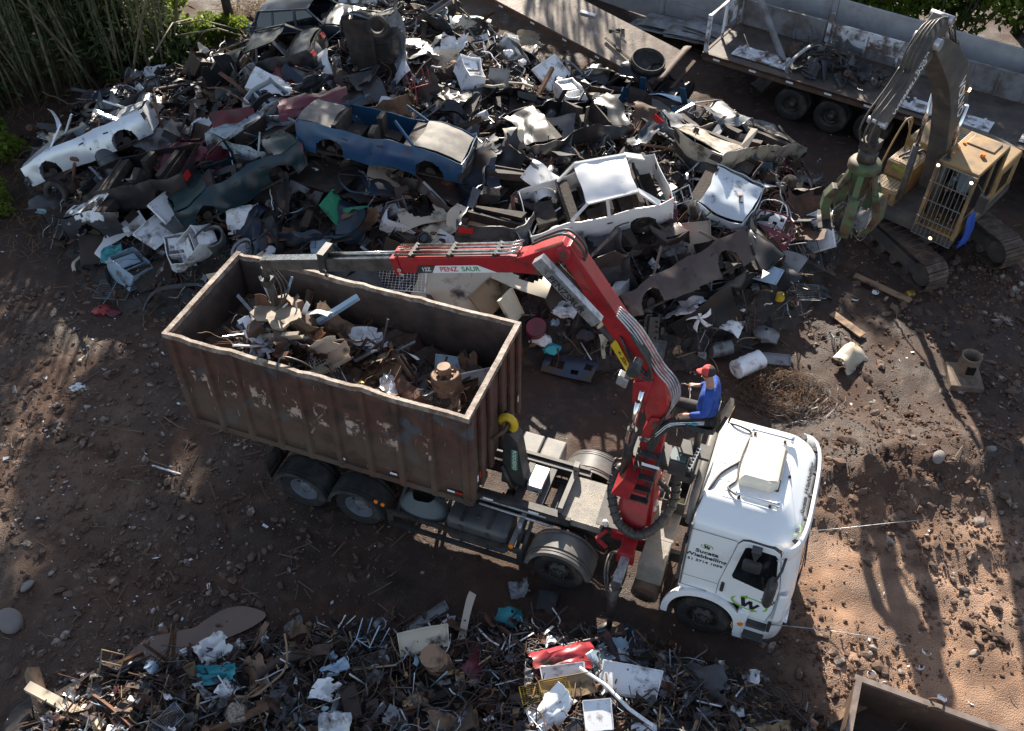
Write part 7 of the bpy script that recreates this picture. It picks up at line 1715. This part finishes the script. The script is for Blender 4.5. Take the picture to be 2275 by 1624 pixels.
# left end
P('panel', 385, 445, (1.25, 1.15, 1.2), 'sc_white', 'tall white sheet metal casing leaning on the front of the heap, upper half', 62, 35, 0, .45, 1)
P('panel', 352, 510, (1.25, 1.0, 1.2), 'sc_white', 'white sheet metal casing lying below the tall white casing, lower half', 66, 28, 0, .30, 2)
P('appliance', 402, 562, (.95, .9, .7), 'sc_white', 'crushed white cooker body with a wire frame beside the washing machine tub', 20, 30, 0, .2, 0, 'crushed_cooker', 'cooker')
P('washer', 478, 535, 1.25, 'sc_grey', 'pale grey washing machine tub with a round opening facing the camera', 0, 10, 0, .25, 0)
P('appliance', 292, 600, (1.05, .85, 1.0), 'sc_paleblue', 'crushed pale blue box near the left foot of the heap', 55, 15, 10, .22, 1)
P('panel', 342, 615, (.95, 1.0, .8), 'sc_brown', 'flat brown panel leaning beside the crushed pale blue box', 30, 30, 0, .1, 3)
P('bumper', 395, 640, (1.15, 1.6, 1.5), 'sc_dark', 'long dark perforated bumper at the foot of the heap beside the container', 17, 50, 0, .12, 0)
P('sheet', 252, 562, (.55, .55, .9), 'sc_teal', 'bright blue plastic chair seat at the left foot of the heap', 10, 35, 0, .2, 2, 'chair_seat', 'chair seat')
P('bumper', 176, 572, (.45, .8, .9), 'sc_cream', 'dirty white curved bumper piece alone on the bare ground at the left', 60, 60, 0, .08, 1)
P('grid', 252, 645, (.85, .9, 1), 'sc_grey', 'bent grey wire frame lying at the lowest left corner of the heap', -10, 8, 0, .08, 0)
P('wire', 330, 568, 1.3, 'sc_dark', 'dark wire tangle between the blue chair seat and the white cooker', 0, 0, 0, .2, 1)
# heart of the heap
P('panel', 748, 470, (.75, 1.15, 1), 'sc_green', 'turquoise green slatted panel standing below the blue saloon', 75, 55, 0, .4, 0)
P('panel', 792, 470, (.6, .45, 1), 'sc_green', 'narrow turquoise panel tucked beside the larger turquoise panel', 10, 50, 0, .3, 1)
P('sheet', 805, 492, (.85, .55, 1), 'sc_tan', 'tan board with a ragged edge below the turquoise panels', 20, 40, 0, .2, 4, 'ragged_board', 'board')
P('bonnet', 1062, 498, (1.35, .62, 1.2), 'sc_cream', 'long pinkish white car door panel lying diagonally left of the white hatchback', -32, 30, 0, .4, 0, 'pale_door_panel', 'door panel')
P('sheet', 985, 505, (.9, .7, .8), 'sc_cream', 'torn pinkish cream metal piece left of the long pale door panel', 40, 25, 0, .25, 6)
P('fender', 935, 480, (1.1, 1.0, 1.2), 'sc_cream', 'rusty cream car wing in the heap above the crane arm', 25, 25, 0, .3, 1)
P('bonnet', 1200, 395, (.7, .55, 1.6), 'sc_white', 'folded white bonnet sheet standing up at the front of the hatchback', -20, 40, 30, .75, 1, 'folded_bonnet')
P('bonnet', 1140, 305, (.6, .45, 1), 'sc_cream', 'olive cream curved sheet sticking up behind the folded white bonnet', 30, 55, 20, .5, 2, 'curved_sheet', 'metal sheet')
P('rim', 990, 405, 1.1, 'sc_rust', 'rusty brown wheel rim just below the nose of the blue saloon', 0, 40, 10, .3)
P('grid', 1070, 405, (1.0, .8, 1), 'sc_dark', 'dark slatted grille right of the rusty wheel rim', 15, 25, 0, .25, 1)
P('sheet', 720, 545, (.6, .55, .8), 'sc_paleblue', 'small pale blue sheet behind the far rim of the container', 10, 30, 0, .25, 3)
P('bucket', 600, 560, 1.6, 'sc_white', 'white bucket standing upside down behind the far rim of the container', 0, 150, 0, .25, 0)
P('grid', 885, 618, (1.25, .9, 1), 'sc_white', 'white wire basket panel behind the far rim of the container under the crane arm', -8, 40, 0, .45, 2)
# pale van body fragment below the jib
P('bonnet', 1010, 625, (1.5, 1.3, 1.6), 'sc_cream', 'large pinkish cream van body panel between the crane arm and the container', -25, 35, 0, .55, 3, 'van_body_panel', 'van panel')
P('panel', 1090, 655, (1.1, 1.15, 1), 'sc_tan', 'olive brown pane framed by the pinkish van body panel', 55, 42, 0, .62, 4, 'olive_pane', 'pane')
P('panel', 1135, 685, (.6, 1.0, 1), 'sc_cream', 'cream flap standing right of the olive brown pane', 62, 60, 0, .5, 0)
P('fender', 1165, 615, (1.3, 1.2, 1.4), 'sc_cream', 'rounded cream van corner under the elbow end of the crane arm', -25, 30, 0, .5, 2, 'van_corner', 'van panel')
# bright white heap near the top
P('appliance', 1045, 165, (1.0, .95, 1.0), 'sc_white', 'white enamel fridge body at the top of the heap above the red chair frame', 25, 15, 20, .5, 2, 'old_fridge', 'fridge')
P('panel', 1225, 165, (1.15, 1.3, 1), 'sc_white', 'large flat white panel tilted on the heap beside the white stove', 55, 40, 0, .5, 3)
P('appliance', 1268, 210, (.95, 1.0, .9), 'sc_white', 'white stove with a dark front standing on the right of the heap top', 25, 0, 0, .5, 3, 'old_stove', 'stove')
P('chair', 932, 190, (1.2, 1.2, 1.2), 'sc_red', 'bright red tubular chair frame lying on the heap top', 25, 60, 0, .4, 0)
P('pipe', 1145, 185, (.9, 1.2, 1.2), 'sc_cream', 'cream pipe lying diagonally below the white fridge body', -40, 0, -15, .4, 0)
P('pipe', 1085, 190, (.9, 1.2, 1.2), 'sc_cream', 'cream pipe crossing the heap below the fridge, left of the other cream pipe', -50, 0, -18, .4, 1)
P('sheet', 1180, 85, (.8, .6, 1), 'sc_cream', 'pinkish sheet at the top of the heap beside the sloping lorry bed', 15, 30, 0, .4, 7)
P('sheet', 610, 195, (.8, .55, 1), 'sc_white', 'white torn sheet on the back of the heap left of the maroon sheet', 15, 20, 0, .4, 1)
P('sheet', 700, 232, (1.7, 1.0, 1.5), 'sc_maroon', 'large creased maroon car panel lying behind the tail of the blue saloon', 12, 30, 0, .6, 2)
P('bonnet', 520, 285, (1.0, .9, 1.4), 'sc_maroon', 'maroon torn car wing with holes standing left of the blue saloon', 30, 60, 10, .5, 1)
P('washer', 560, 165, .9, 'sc_grey', 'grey drum lying in the shade beneath the black coupe wreck', 40, 60, 0, .3, 1)
P('tyre', 838, 58, 1.0, 'tyre', 'car tyre at the top of the upended car', 0, 80, 30, 1.6, name='loose_tyre')
P('tyre', 1265, 290, 1.0, 'tyre', 'car tyre in the dark hollow behind the white hatchback roof', 0, 70, 20, .3)
for a, (px, py) in enumerate(((1010, 105), (1075, 105), (1130, 118), (1190, 110), (960, 110), (1105, 140), (1160, 140))):
    P(('sheet', 'chair', 'bag', 'strip', 'sheet', 'bentpipe', 'bag')[a], px, py, (.75, .7, .9), 'sc_white', ('crumpled white sheet at the very top of the heap, leftmost of the white scraps', 'white tubular chair frame among white scraps on the heap top', 'white plastic bag crumpled among white scraps on the heap top', 'curled white strip at the right end of the white scraps', 'crumpled white sheet left of the white scraps beside dark wrecks', 'bent white tube among white scraps above the cream pipes', 'white plastic bag crumpled right of the fridge')[a], 20 * a, 20, 10, .45)
# right end and right foot
P('panel', 1543, 530, (.85, 1.15, 1), 'sc_cream', 'weathered white board standing on the right part of the heap', 8, 50, 0, .4, 2, 'weathered_board', 'board')
P('panel', 1470, 500, (.7, 1.1, 1), 'sc_maroon', 'dark maroon mesh sheet left of the weathered white board', -10, 50, 0, .3, 0)
P('chair', 1497, 450, (1.0, 1.0, 1.2), 'sc_paleblue', 'folding chair frame with blue fabric right of the white hatchback wheel', 10, 20, 0, .4, 1)
P('door', 1712, 488, (.75, .75, .8), 'sc_white', 'white perforated panel lying near the green grab', -25, 35, 0, .15, 0, 'perforated_panel', 'panel')
P('door', 1705, 530, (1.0, 1.0, 1), 'sc_maroon', 'maroon car door frame at the right foot of the heap', -35, 35, 0, .15, 1, 'maroon_door_shell', 'door shell')
P('appliance', 1587, 625, (.8, .75, .6), 'sc_white', 'rust-stained white box in the heap right of the brown saloon side', 20, 30, 0, .25, 1, 'white_box', 'box')
P('grid', 1795, 650, (.55, .85, 1), 'sc_grey', 'flat grey grille lying on the bare ground right of the heap', -8, 5, 0, .05, 0)
P('panel', 1695, 605, (.85, .8, 1), 'sc_paleblue', 'pale bluish slotted casing on the right foot of the heap', -30, 30, 0, .2, 1)
P('can', 1755, 588, (1.7, 2.6, 1.6), 'sc_yellow', 'orange cardboard packet at the right foot of the heap', 20, 30, 0, .08, 0, 'orange_packet', 'packet')
P('can', 1735, 660, (1.4, 1.7, 1.7), 'sc_yellow', 'yellow tin standing on the bare ground left of the plank', 0, 0, 80, .1, 1)
P('can', 2022, 653, (1.2, 1.6, 1.6), 'sc_yellow', 'yellow and white tin lying on the ground near the excavator track', 10, 0, 0, .06, 2)
P('plank', 1960, 640, (1.3, 1.2, 1.5), 'sc_tan', 'broken wooden plank on the bare ground beyond the yellow tin', -40, 0, 0, .06, 0)
P('plank', 1882, 720, (.7, 1.3, 1.5), 'sc_tan', 'short plank on the ground above the olive plastic shell', -55, 0, 0, .06, 1)
P('pipe', 1580, 640, (.9, .8, .8), 'sc_white', 'slim white pipe standing up out of the heap beside the fan', 80, 60, 0, .4, 2)
P('sheet', 1620, 720, (.6, .5, .9), 'sc_white', 'white curved sheet at the right foot of the heap below the fan', -25, 20, 0, .12, 3)
P('drum', 1662, 810, (.82, .82, .82), 'sc_white', 'white paint-spattered drum lying on the ground beyond the operator', 28, 0, 0, .22, 0, 'white_drum')
P('drum', 1602, 775, (.6, .6, .6), 'sc_grey', 'small grey ribbed tub half buried beside the white drum', 15, 40, 0, .12, 1)
P('bag', 1700, 745, 1.5, 'sc_grey', 'large crumpled grey plastic bag above the white drum', 0, 0, 0, .15, 0)
P('panel', 1725, 800, (.62, .42, .8), 'sc_grey', 'small grey perforated plate on the ground right of the white drum', -8, 15, 0, .05, 3)
P('bonnet', 1890, 795, (.75, .55, 2.0), 'sc_cream', 'olive cream plastic shell lying on the bare ground right of the wire bale', 40, 20, 0, .15, 2, 'plastic_shell', 'plastic shell')
P('chair', 1850, 760, (.8, .8, .6), 'sc_grey', 'thin triangular metal frame behind the olive cream plastic shell', 30, 70, 0, .1, 2, 'metal_triangle', 'frame')
P('door', 1265, 815, (1.15, .95, 1), 'sc_navy', 'dark plastic boot lining with hollows on the ground in front of the heap', -18, 15, 0, .12, 2, 'boot_lining', 'car lining')
P('drum', 1190, 735, (.75, .8, .8), 'sc_maroon', 'dark red round drum end behind the container corner', 90, 0, 60, .2, 0)
P('bag', 1255, 690, 1.4, 'sc_white', 'pale taped bundle in the rubbish between the container corner and the boom', 0, 0, 0, .25, 1, 'taped_bundle', 'bundle')
P('bag', 1225, 775, 1.0, 'sc_teal', 'bright blue bag in the rubbish behind the boot lining', 0, 0, 0, .15, 2)
P('bag', 1205, 755, 1.1, 'sc_white', 'white crumpled bag beside the dark red drum end', 0, 0, 0, .15, 3)
P('bag', 1305, 745, 1.3, 'sc_black', 'black rubbish bag behind the boot lining, nearest the boom', 0, 0, 0, .15, 4)
P('panel', 1450, 790, (.5, 1.5, 1), 'sc_grey', 'long grey bar leaning at the foot of the heap beside the boom', -15, 30, 0, .2, 1, 'grey_bar', 'bar')
# litter on the bare left ground
P('bag', 225, 690, 1.0, 'sc_red', 'red and pink rag heap on the bare ground left of the container', 0, 0, 0, .05, 1, 'red_rags', 'rags')
P('bag', 252, 695, .8, 'sc_maroon', 'pink knitted rag beside the red rag heap', 0, 0, 0, .05, 2, 'pink_rag', 'rag')
P('sheet', 172, 860, (.3, .25, .5), 'sc_white', 'small white paper scrap in the sunlit streak left of the container', 30, 0, 0, .04, 1, 'paper_scrap', 'paper')
P('sheet', 188, 795, (.22, .3, .5), 'sc_cream', 'cream paper scrap in the sunlit streak above the white one', 10, 0, 0, .04, 2, 'paper_scrap', 'paper')
P('angle', 370, 1045, (.45, .6, .6), 'sc_white', 'bent white metal frame lying on the shaded soil behind the rear wheels', -15, 0, 0, .04, 0)
P('block', 22, 1385, (1.5, 1.3, 1.6), 'pale_stone', 'large pale grey boulder at the left edge', 20, 0, 0, .1, 0, 'boulder', 'boulder') if 0 else None
# near heap
P('sheet', 472, 1440, (.5, .55, 1.4), 'sc_white', 'curled white enamel basin piece in the near heap beside the puddle', 40, 30, 0, .2, 6)
P('sheet', 490, 1498, (.7, .4, .8), 'sc_teal', 'turquoise bent sheet below the white enamel basin piece', 5, 25, 0, .15, 4)
P('sheet', 505, 1530, (.32, .42, 1), 'sc_white', 'small folded white sheet just below the turquoise bent sheet', 60, 20, 0, .18, 5)
P('pipe', 640, 1475, (.75, 3.2, 3.2), 'sc_brown', 'thick rusty pipe lying in the left part of the near heap', 22, 0, 0, .2, 0, 'thick_pipe')
P('sheet', 745, 1485, (.42, .36, .9), 'sc_paleblue', 'pale blue spattered sheet right of the thick rusty pipe', 30, 30, 0, .22, 0)
P('sheet', 720, 1535, (.28, .45, .8), 'sc_white', 'rust-spotted white plate standing in the near heap left of centre', 80, 35, 0, .25, 2)
P('panel', 942, 1420, (.85, .75, 1), 'sc_cream', 'cream plate with torn corners in the middle of the near heap', 12, 25, 0, .25, 1)
P('drum', 970, 1470, (.55, .75, .75), 'sc_tan', 'round tan lid half hidden under the cream plate', 0, 0, 70, .15, 0, 'round_cover', 'cover')
P('panel', 945, 1375, (1.0, .26, 1), 'sc_grey', 'long grey plate lying diagonally at the top of the near heap', 38, 15, 0, .12, 2)
P('strip', 1040, 1385, (.75, 1.6, 1.5), 'sc_cream', 'curved cream strip beside the long grey plate', 60, 0, 0, .15, 1)
P('chair', 815, 1425, (.9, .9, .9), 'sc_paleblue', 'light blue chair frame in the near heap left of the cream plate', -30, 50, 0, .2, 3)
P('grid', 835, 1475, (.75, .6, 1), 'sc_brown', 'rusty radiator grille below the light blue chair frame', 18, 15, 0, .2, 1)
P('sheet', 1258, 1462, (1.05, .55, 1.2), 'sc_red', 'crumpled red plastic sheet on the near heap below the outrigger', 14, 20, 0, .3, 3, 'red_plastic', 'plastic sheet')
P('panel', 1250, 1500, (.8, .45, .8), 'sc_white', 'white cardboard sheet tucked under the red plastic sheet', 8, 15, 0, .2, 0, 'cardboard_sheet', 'cardboard')
P('panel', 1260, 1528, (.9, .55, .8), 'sc_tan', 'tan cardboard sheet below the white cardboard', 12, 15, 0, .2, 3, 'cardboard_sheet', 'cardboard')
P('grid', 1210, 1535, (.8, .45, 1), 'sc_yellow', 'bent yellow wire frame in the sunlit part of the near heap', 12, 25, 0, .3, 2)
P('panel', 1400, 1510, (1.0, .9, .8), 'sc_white', 'opened white box lid in the sunlit part of the near heap', -12, 20, 0, .25, 4, 'opened_box', 'box')
P('panel', 1328, 1588, (.5, .7, .8), 'sc_white', 'square white tile in the sunlit part of the near heap', 5, 20, 0, .3, 2, 'white_tile', 'tile')
P('pipe', 1365, 1545, (1.05, 1.1, 1.1), 'sc_white', 'long white pipe running down the sunlit near heap', -42, 0, 0, .35, 3)
P('sheet', 1225, 1575, (.45, .9, 1), 'sc_white', 'corrugated white sheet below the yellow wire frame', -55, 20, 0, .25, 8)
P('panel', 1213, 1338, (.42, .62, 1), 'sc_black', 'black square plate on the dark soil beside the second steering wheel', -12, 10, 0, .06, 0)
P('bag', 1135, 1370, 1.1, 'sc_teal', 'turquoise and white packet on the dark soil at the top of the near heap', 0, 0, 0, .08, 3)
P('sheet', 1155, 1312, (.35, .4, .5), 'sc_grey', 'grey speckled slab on the dark soil left of the black plate', 10, 5, 0, .05, 4)
P('bonnet', 85, 1545, (.9, .25, 1.0), 'sc_tan', 'long tan gutter piece at the left edge of the near heap', -60, 10, 0, .1, 0, 'gutter_piece', 'gutter')
P('beam', 145, 1570, (1.1, 1.6, 1.0), 'sc_cream', 'pinkish wooden beam at the lower left corner', -25, 0, 0, .12, 0, 'wooden_beam', 'beam')
P('beam', 175, 1520, (.8, 1.3, 1.0), 'sc_brown', 'dark brown beam across the puddle edge at the lower left', 38, 0, 0, .1, 1, 'wooden_beam', 'beam')
def specials():
    # stump, fan, wire bale, valve base, boulder
    p = hit(528, 1590, .1); T = thing('tree_stump', 'grey split tree stump in the near heap at the bottom', 'stump', p, (R(15), R(10), 0)); b = MB(); b.lathe([(0, -.3), (.22, -.3), (.19, -.1), (.17, .28), (.15, .32), (0, .30)], 18); crump(b, .09, 4); b.build('wood', mk('grey_wood', (.30, .26, .21), .9, col2=(.12, .09, .07), sc=5, stretch=(6, 6, .6), bump=.6, bsc=15), T)
    p = hit(1554, 706, .35); T = thing('electric_fan', 'white five-bladed fan in a round wire cage on the heap', 'fan', p, (R(52), R(-8), 0)); b = MB()
    for r in (.34, .31, .24, .16, .08): b.lathe([(r, .0), (r + .006, .006), (r, .012), (r - .006, .006), (r, 0)], 36, o=(0, 0, .06))
    for k in range(20): a = 2 * PI * k / 20; b.bar((.06 * math.cos(a), .06 * math.sin(a), .08), (.34 * math.cos(a), .34 * math.sin(a), .06), .005, .005)
    b.build('cage', mt['sc_dark'], T)
    for k in range(5):
        a = 2 * PI * k / 5; m = Matrix.Rotation(a, 3, 'Z'); b = MB(); b.grid(lambda u, v: m @ Vector((.04 + .22 * u, (-.03 + .11 * v) * (.6 + .7 * u) + .10 * u * u, .10 + .03 * v)), 6, 3, th=.006); b.build('blade', mt['sc_white'], T)
    b = MB(); b.lathe([(0, .05), (.05, .06), (.05, .12), (0, .14)], 14); b.build('hub', mt['sc_white'], T)
    p = hit(1740, 880); T = thing('wire_bale', 'round matted bale of rusty and grey wire on the ground behind the cab', 'wire bale', (p.x, p.y, p.z)); 
    for nm, m, n in (('rusty_wire', 'sc_rust', 150), ('grey_wire', 'sc_grey', 26)):
        b = MB()
        for _ in range(n):
            a0 = U(0, 6.3); rr = U(.25, 1.05); c = (U(-.12, .12) + (.25 if m == 'sc_grey' else 0), U(-.12, .12) - (.2 if m == 'sc_grey' else 0)); h = .38 * (1 - (rr / 1.15) ** 2); st = U(.7, 3.0); ph = U(0, 6.3)
            b.tube([(c[0] + rr * (1 + .12 * math.sin(ph + k)) * math.cos(a0 + st * k / 12), c[1] + .78 * rr * (1 + .12 * math.cos(ph + k * 1.3)) * math.sin(a0 + st * k / 12), max(.01, h * U(.3, 1.15))) for k in range(13)], U(.004, .007), 4)
        tag(b.build(nm, mt[m], T), None, kind='stuff')
    p = hit(2138, 845); T = thing('valve_base', 'tan cast base plate with a round hollow collar on the ground at the right', 'pipe base', (p.x, p.y, p.z), (0, 0, R(-8))); m = mk('cast_tan', (.19, .14, .10), .8, col2=(.12, .085, .06), sc=4)
    b = MB(); b.box((0, 0, .09), (.72, .78, .18)); bevel(b.build('plate', m, T), .02); b = MB(); b.lathe([(.23, 0), (.22, .42), (.23, .46), (.19, .46), (.18, 0)], 26, o=(.05, .16, .18)); b.build('collar', m, T); b = MB(); b.box((.05, -.08, .38), (.18, .06, .2)); b.build('opening', mt['glass_dark'], T); b = MB(); b.cyl((-.05, -.26, .18), (-.05, -.26, .20), .05, n=12); b.cyl((.12, -.26, .18), (.12, -.26, .20), .05, n=12); b.build('bolt', m, T)
    for px, py, r, lab in ((22, 1388, .34, 'large pale grey boulder at the left edge above the gutter piece'), (60, 1302, .16, 'yellowish stone block on the sunlit soil at the left'), (2085, 1015, .17, 'large brown stone in the rubble bank, leftmost of the big stones'), (2205, 1000, .15, 'large brown stone in the rubble bank at the right edge')):
        p = hit(px, py, r * .3); b = MB(); b.add(rock_vs(r, .8, .42), IF); o = b.build('boulder', mk('pale_stone', (.20, .18, .17), .9, bump=.5, bsc=12) if 'pale_stone' not in mt else mt['pale_stone'], None, p); m_ = o.modifiers.new('s', 'SUBSURF'); m_.levels = m_.render_levels = 2; tag(o, lab, 'boulder')
    # paint tin lids on the dry soil
    for i, (px, py) in enumerate(((1936, 1500), (1966, 1525), (2058, 1449), (2092, 1552), (2042, 1480), (1828, 660), (1900, 665), (1945, 650), (2160, 1560))):
        p = hit(px, py, .015); b = MB(); b.lathe([(0, .01), (.07, .01), (.075, .018), (.085, .02), (.085, 0), (0, 0)], 18); o = b.build('tin_disc', mt['sc_white'], None, p, (U(-.3, .3), U(-.3, .3), 0)); tag(o, 'round white tin lid lying on the bare soil right of the truck and heap', 'tin lid', 'tin lids on the bare soil')
    p = hit(2250, 275, .12); b = MB(); b.box((0, 0, 0), (.42, .28, .34)); o = bevel(b.build('plastic_canister', mt['sc_cream'], None, p, (R(20), 0, R(-20))), .05, 3); tag(o, 'cream plastic canister lying by the wall at the right edge', 'canister')
    p = hit(1228, 1300, 0)
specials()
# ---------------------------------------------------------------- the heaps
mk('heap_core', (.035, .028, .025), .8, col2=(.06, .042, .032), sc=3, dirt=(.022, .022, .024), dsc=6, bump=.6, bsc=20)
def core():
    for nm, x0, x1, y0, y1 in (('scrap_mound', -15, 9, 15.5, 36), ('scrap_mound', -8.5, 6, 3.5, 10)):
        b = MB(); st = .14; nx, ny = int((x1 - x0) / st), int((y1 - y0) / st)
        def fn(u, v):
            x, y = x0 + (x1 - x0) * u, y0 + (y1 - y0) * v; h = heap_z(x, y)
            c = noise.cell(Vector((x * 3.1, y * 3.1, 1))); j = min(1, h * 2)
            return (x, y, ground_z(x, y) + (h - .10 + (.16 * (c - .5) + .10 * noise.noise(Vector((x * 5, y * 5, 4)))) * j if h > .03 else -.15))
        b.grid(fn, nx, ny, sm=False, skip=lambda u, v: heap_z(x0 + (x1 - x0) * u, y0 + (y1 - y0) * v) < .02)
        tag(b.build(nm, mt['heap_core']), None, kind='stuff')
    for matk, n in (('sc_dark', 3000), ('sc_brown', 3600), ('sc_rust', 2400), ('sc_grey', 800), ('sc_white', 420), ('sc_steel', 500), ('sc_tan', 700), ('sc_paleblue', 160)):
        b = MB(); k = 0
        while k < n:
            if rnd.random() < .66: x, y = U(-14.5, 8.8), U(16, 34.5)
            else: x, y = U(-7.8, 5.6), U(5, 9.5)
            h = heap_z(x, y)
            if h < .04 or (h < .35 and rnd.random() < .35): continue
            n_ = slope_n(x, y); q = lie(n_, .6); p = Vector((x, y, surf_z(x, y) + U(-.08, .22))); s = U(.04, .14) * (1.5 if rnd.random() < .1 else 1)
            if rnd.random() < .72:
                d = q @ Vector((1, 0, 0))
                if rnd.random() < .4:
                    e_ = q @ Vector((0, 1, 0)); l_ = s * U(1.2, 4); k1, k2 = U(-.5, .5), U(-.4, .6); b.tube([p - d * l_, p - d * l_ * .4 + e_ * l_ * k1, p + d * l_ * .3 + Vector((0, 0, .3 * l_ * abs(k2))), p + d * l_ * .9 + e_ * l_ * k2], U(.006, .016), 5, caps=False)
                else: b.bar(p - d * s * U(.6, 3.2), p + d * s * U(.6, 3.2), U(.008, .03), U(.006, .02))
            else:
                a, c = s * U(.5, 1.3), s * U(.4, 1.1); sd = U(0, 99); o_ = p.copy(); j_ = .55 * s
                b.grid(lambda u, v: o_ + q @ Vector((a * (2 * u - 1) + j_ * noise.noise(Vector((v * 3 + sd, u, 0))), c * (2 * v - 1) + j_ * noise.noise(Vector((u * 3, v + sd, 5))), 1.5 * j_ * noise.noise(Vector((u * 2.4 + sd, v * 2.4, 9))))), 3, 3, sm=False)
            k += 1
        tag(b.build('scrap_fragments', mt[matk]), None, kind='stuff')
core()
def zone_of(x, y):
    if y < 11: return 'in the left part of the near scrap heap' if x < -2.6 else ('in the middle of the near scrap heap' if x < 1.2 else 'in the sunlit near scrap heap below the cab')
    if y > 26: return 'on the back ridge of the main heap'
    if x < -7: return 'on the left end of the main heap'
    if x < -1: return 'around the blue saloon wreck'
    if x < 3: return 'in the main heap behind the crane boom'
    return 'on the right end of the main heap'
BIGK = ['sheet'] * 16 + ['panel'] * 7 + ['appliance'] * 3 + ['pipe'] * 4 + ['bentpipe'] * 9 + ['angle'] * 6 + ['channel'] * 4 + ['strip'] * 7 + ['beam'] * 2 + ['drum'] + ['bucket'] + ['rim'] * 2 + ['tyre'] + ['coil'] + ['engine'] * 3 + ['axle'] * 2 + ['exhaust'] * 2 + ['grid'] * 2 + ['chair'] * 2 + ['door'] * 4 + ['bonnet'] * 4 + ['bumper'] * 3 + ['fender'] * 5 + ['wire'] * 3 + ['plank'] + ['bag'] + ['washer']
NEARK = ['sheet'] * 14 + ['panel'] * 4 + ['pipe'] * 8 + ['bentpipe'] * 12 + ['angle'] * 10 + ['channel'] * 5 + ['strip'] * 8 + ['beam'] * 4 + ['bucket'] * 2 + ['rim'] + ['grid'] * 2 + ['chair'] * 2 + ['wire'] * 7 + ['plank'] * 7 + ['bag'] * 4 + ['can'] * 2 + ['washer'] + ['drum'] + ['exhaust']
def fill():
    cnt = {}
    def lay(n, kinds, zone, hmin, smul, tilt, upr):
        k_ = 0; tries = 0
        while k_ < n and tries < n * 40:
            tries += 1; x, y = zone(); h = heap_z(x, y)
            if h < hmin: continue
            if any((x - a) ** 2 + (y - b_) ** 2 < r * r for a, b_, r in AVOID): continue
            k = rnd.choice(kinds); 
            if cnt.get(k, 0) > 285: continue
            cnt[k] = cnt.get(k, 0) + 1
            m = pick(KIND[k][4]); z = zone_of(x, y)
            if y > 26.2 and -3 < x < 5 and rnd.random() < .45 and k in ('sheet', 'panel', 'strip', 'bentpipe', 'chair', 'appliance', 'bag'): m = rnd.choice(['sc_white', 'sc_white', 'sc_steel', 'sc_paleblue'])
            s = U(*KIND[k][6]) * smul * min(1.6, max(.6, rnd.lognormvariate(0, .32)))
            if y < 10 and m == 'sc_white' and rnd.random() < .7: m = 'sc_tan'
            if y < 10 and m in ('sc_dark', 'sc_navy', 'sc_grey', 'sc_black') and rnd.random() < .5: m = rnd.choice(['sc_brown', 'sc_rust', 'sc_tan'])
            piece(k, (x, y, surf_z(x, y) + U(*upr)), lie(slope_n(x, y), tilt), s, m, f'{CW[m]} {KIND[k][2]} {z}', f'{CW[m]} {KIND[k][1]} pieces {z}'); k_ += 1
    lay(980, BIGK, lambda: (U(-14, 8.6), U(16.2, 33.6)), .25, .9, .5, (-.05, .32))
    lay(400, NEARK, lambda: (U(-7.4, 5.4), U(5.6, 9.3)), .12, .62, .38, (-.03, .16))
    lay(60, ['bentpipe', 'strip', 'can', 'bag', 'sheet', 'plank', 'angle'], lambda: (U(-10, 8.8), U(15.5, 19)), .03, .45, .3, (.0, .05))
fill()
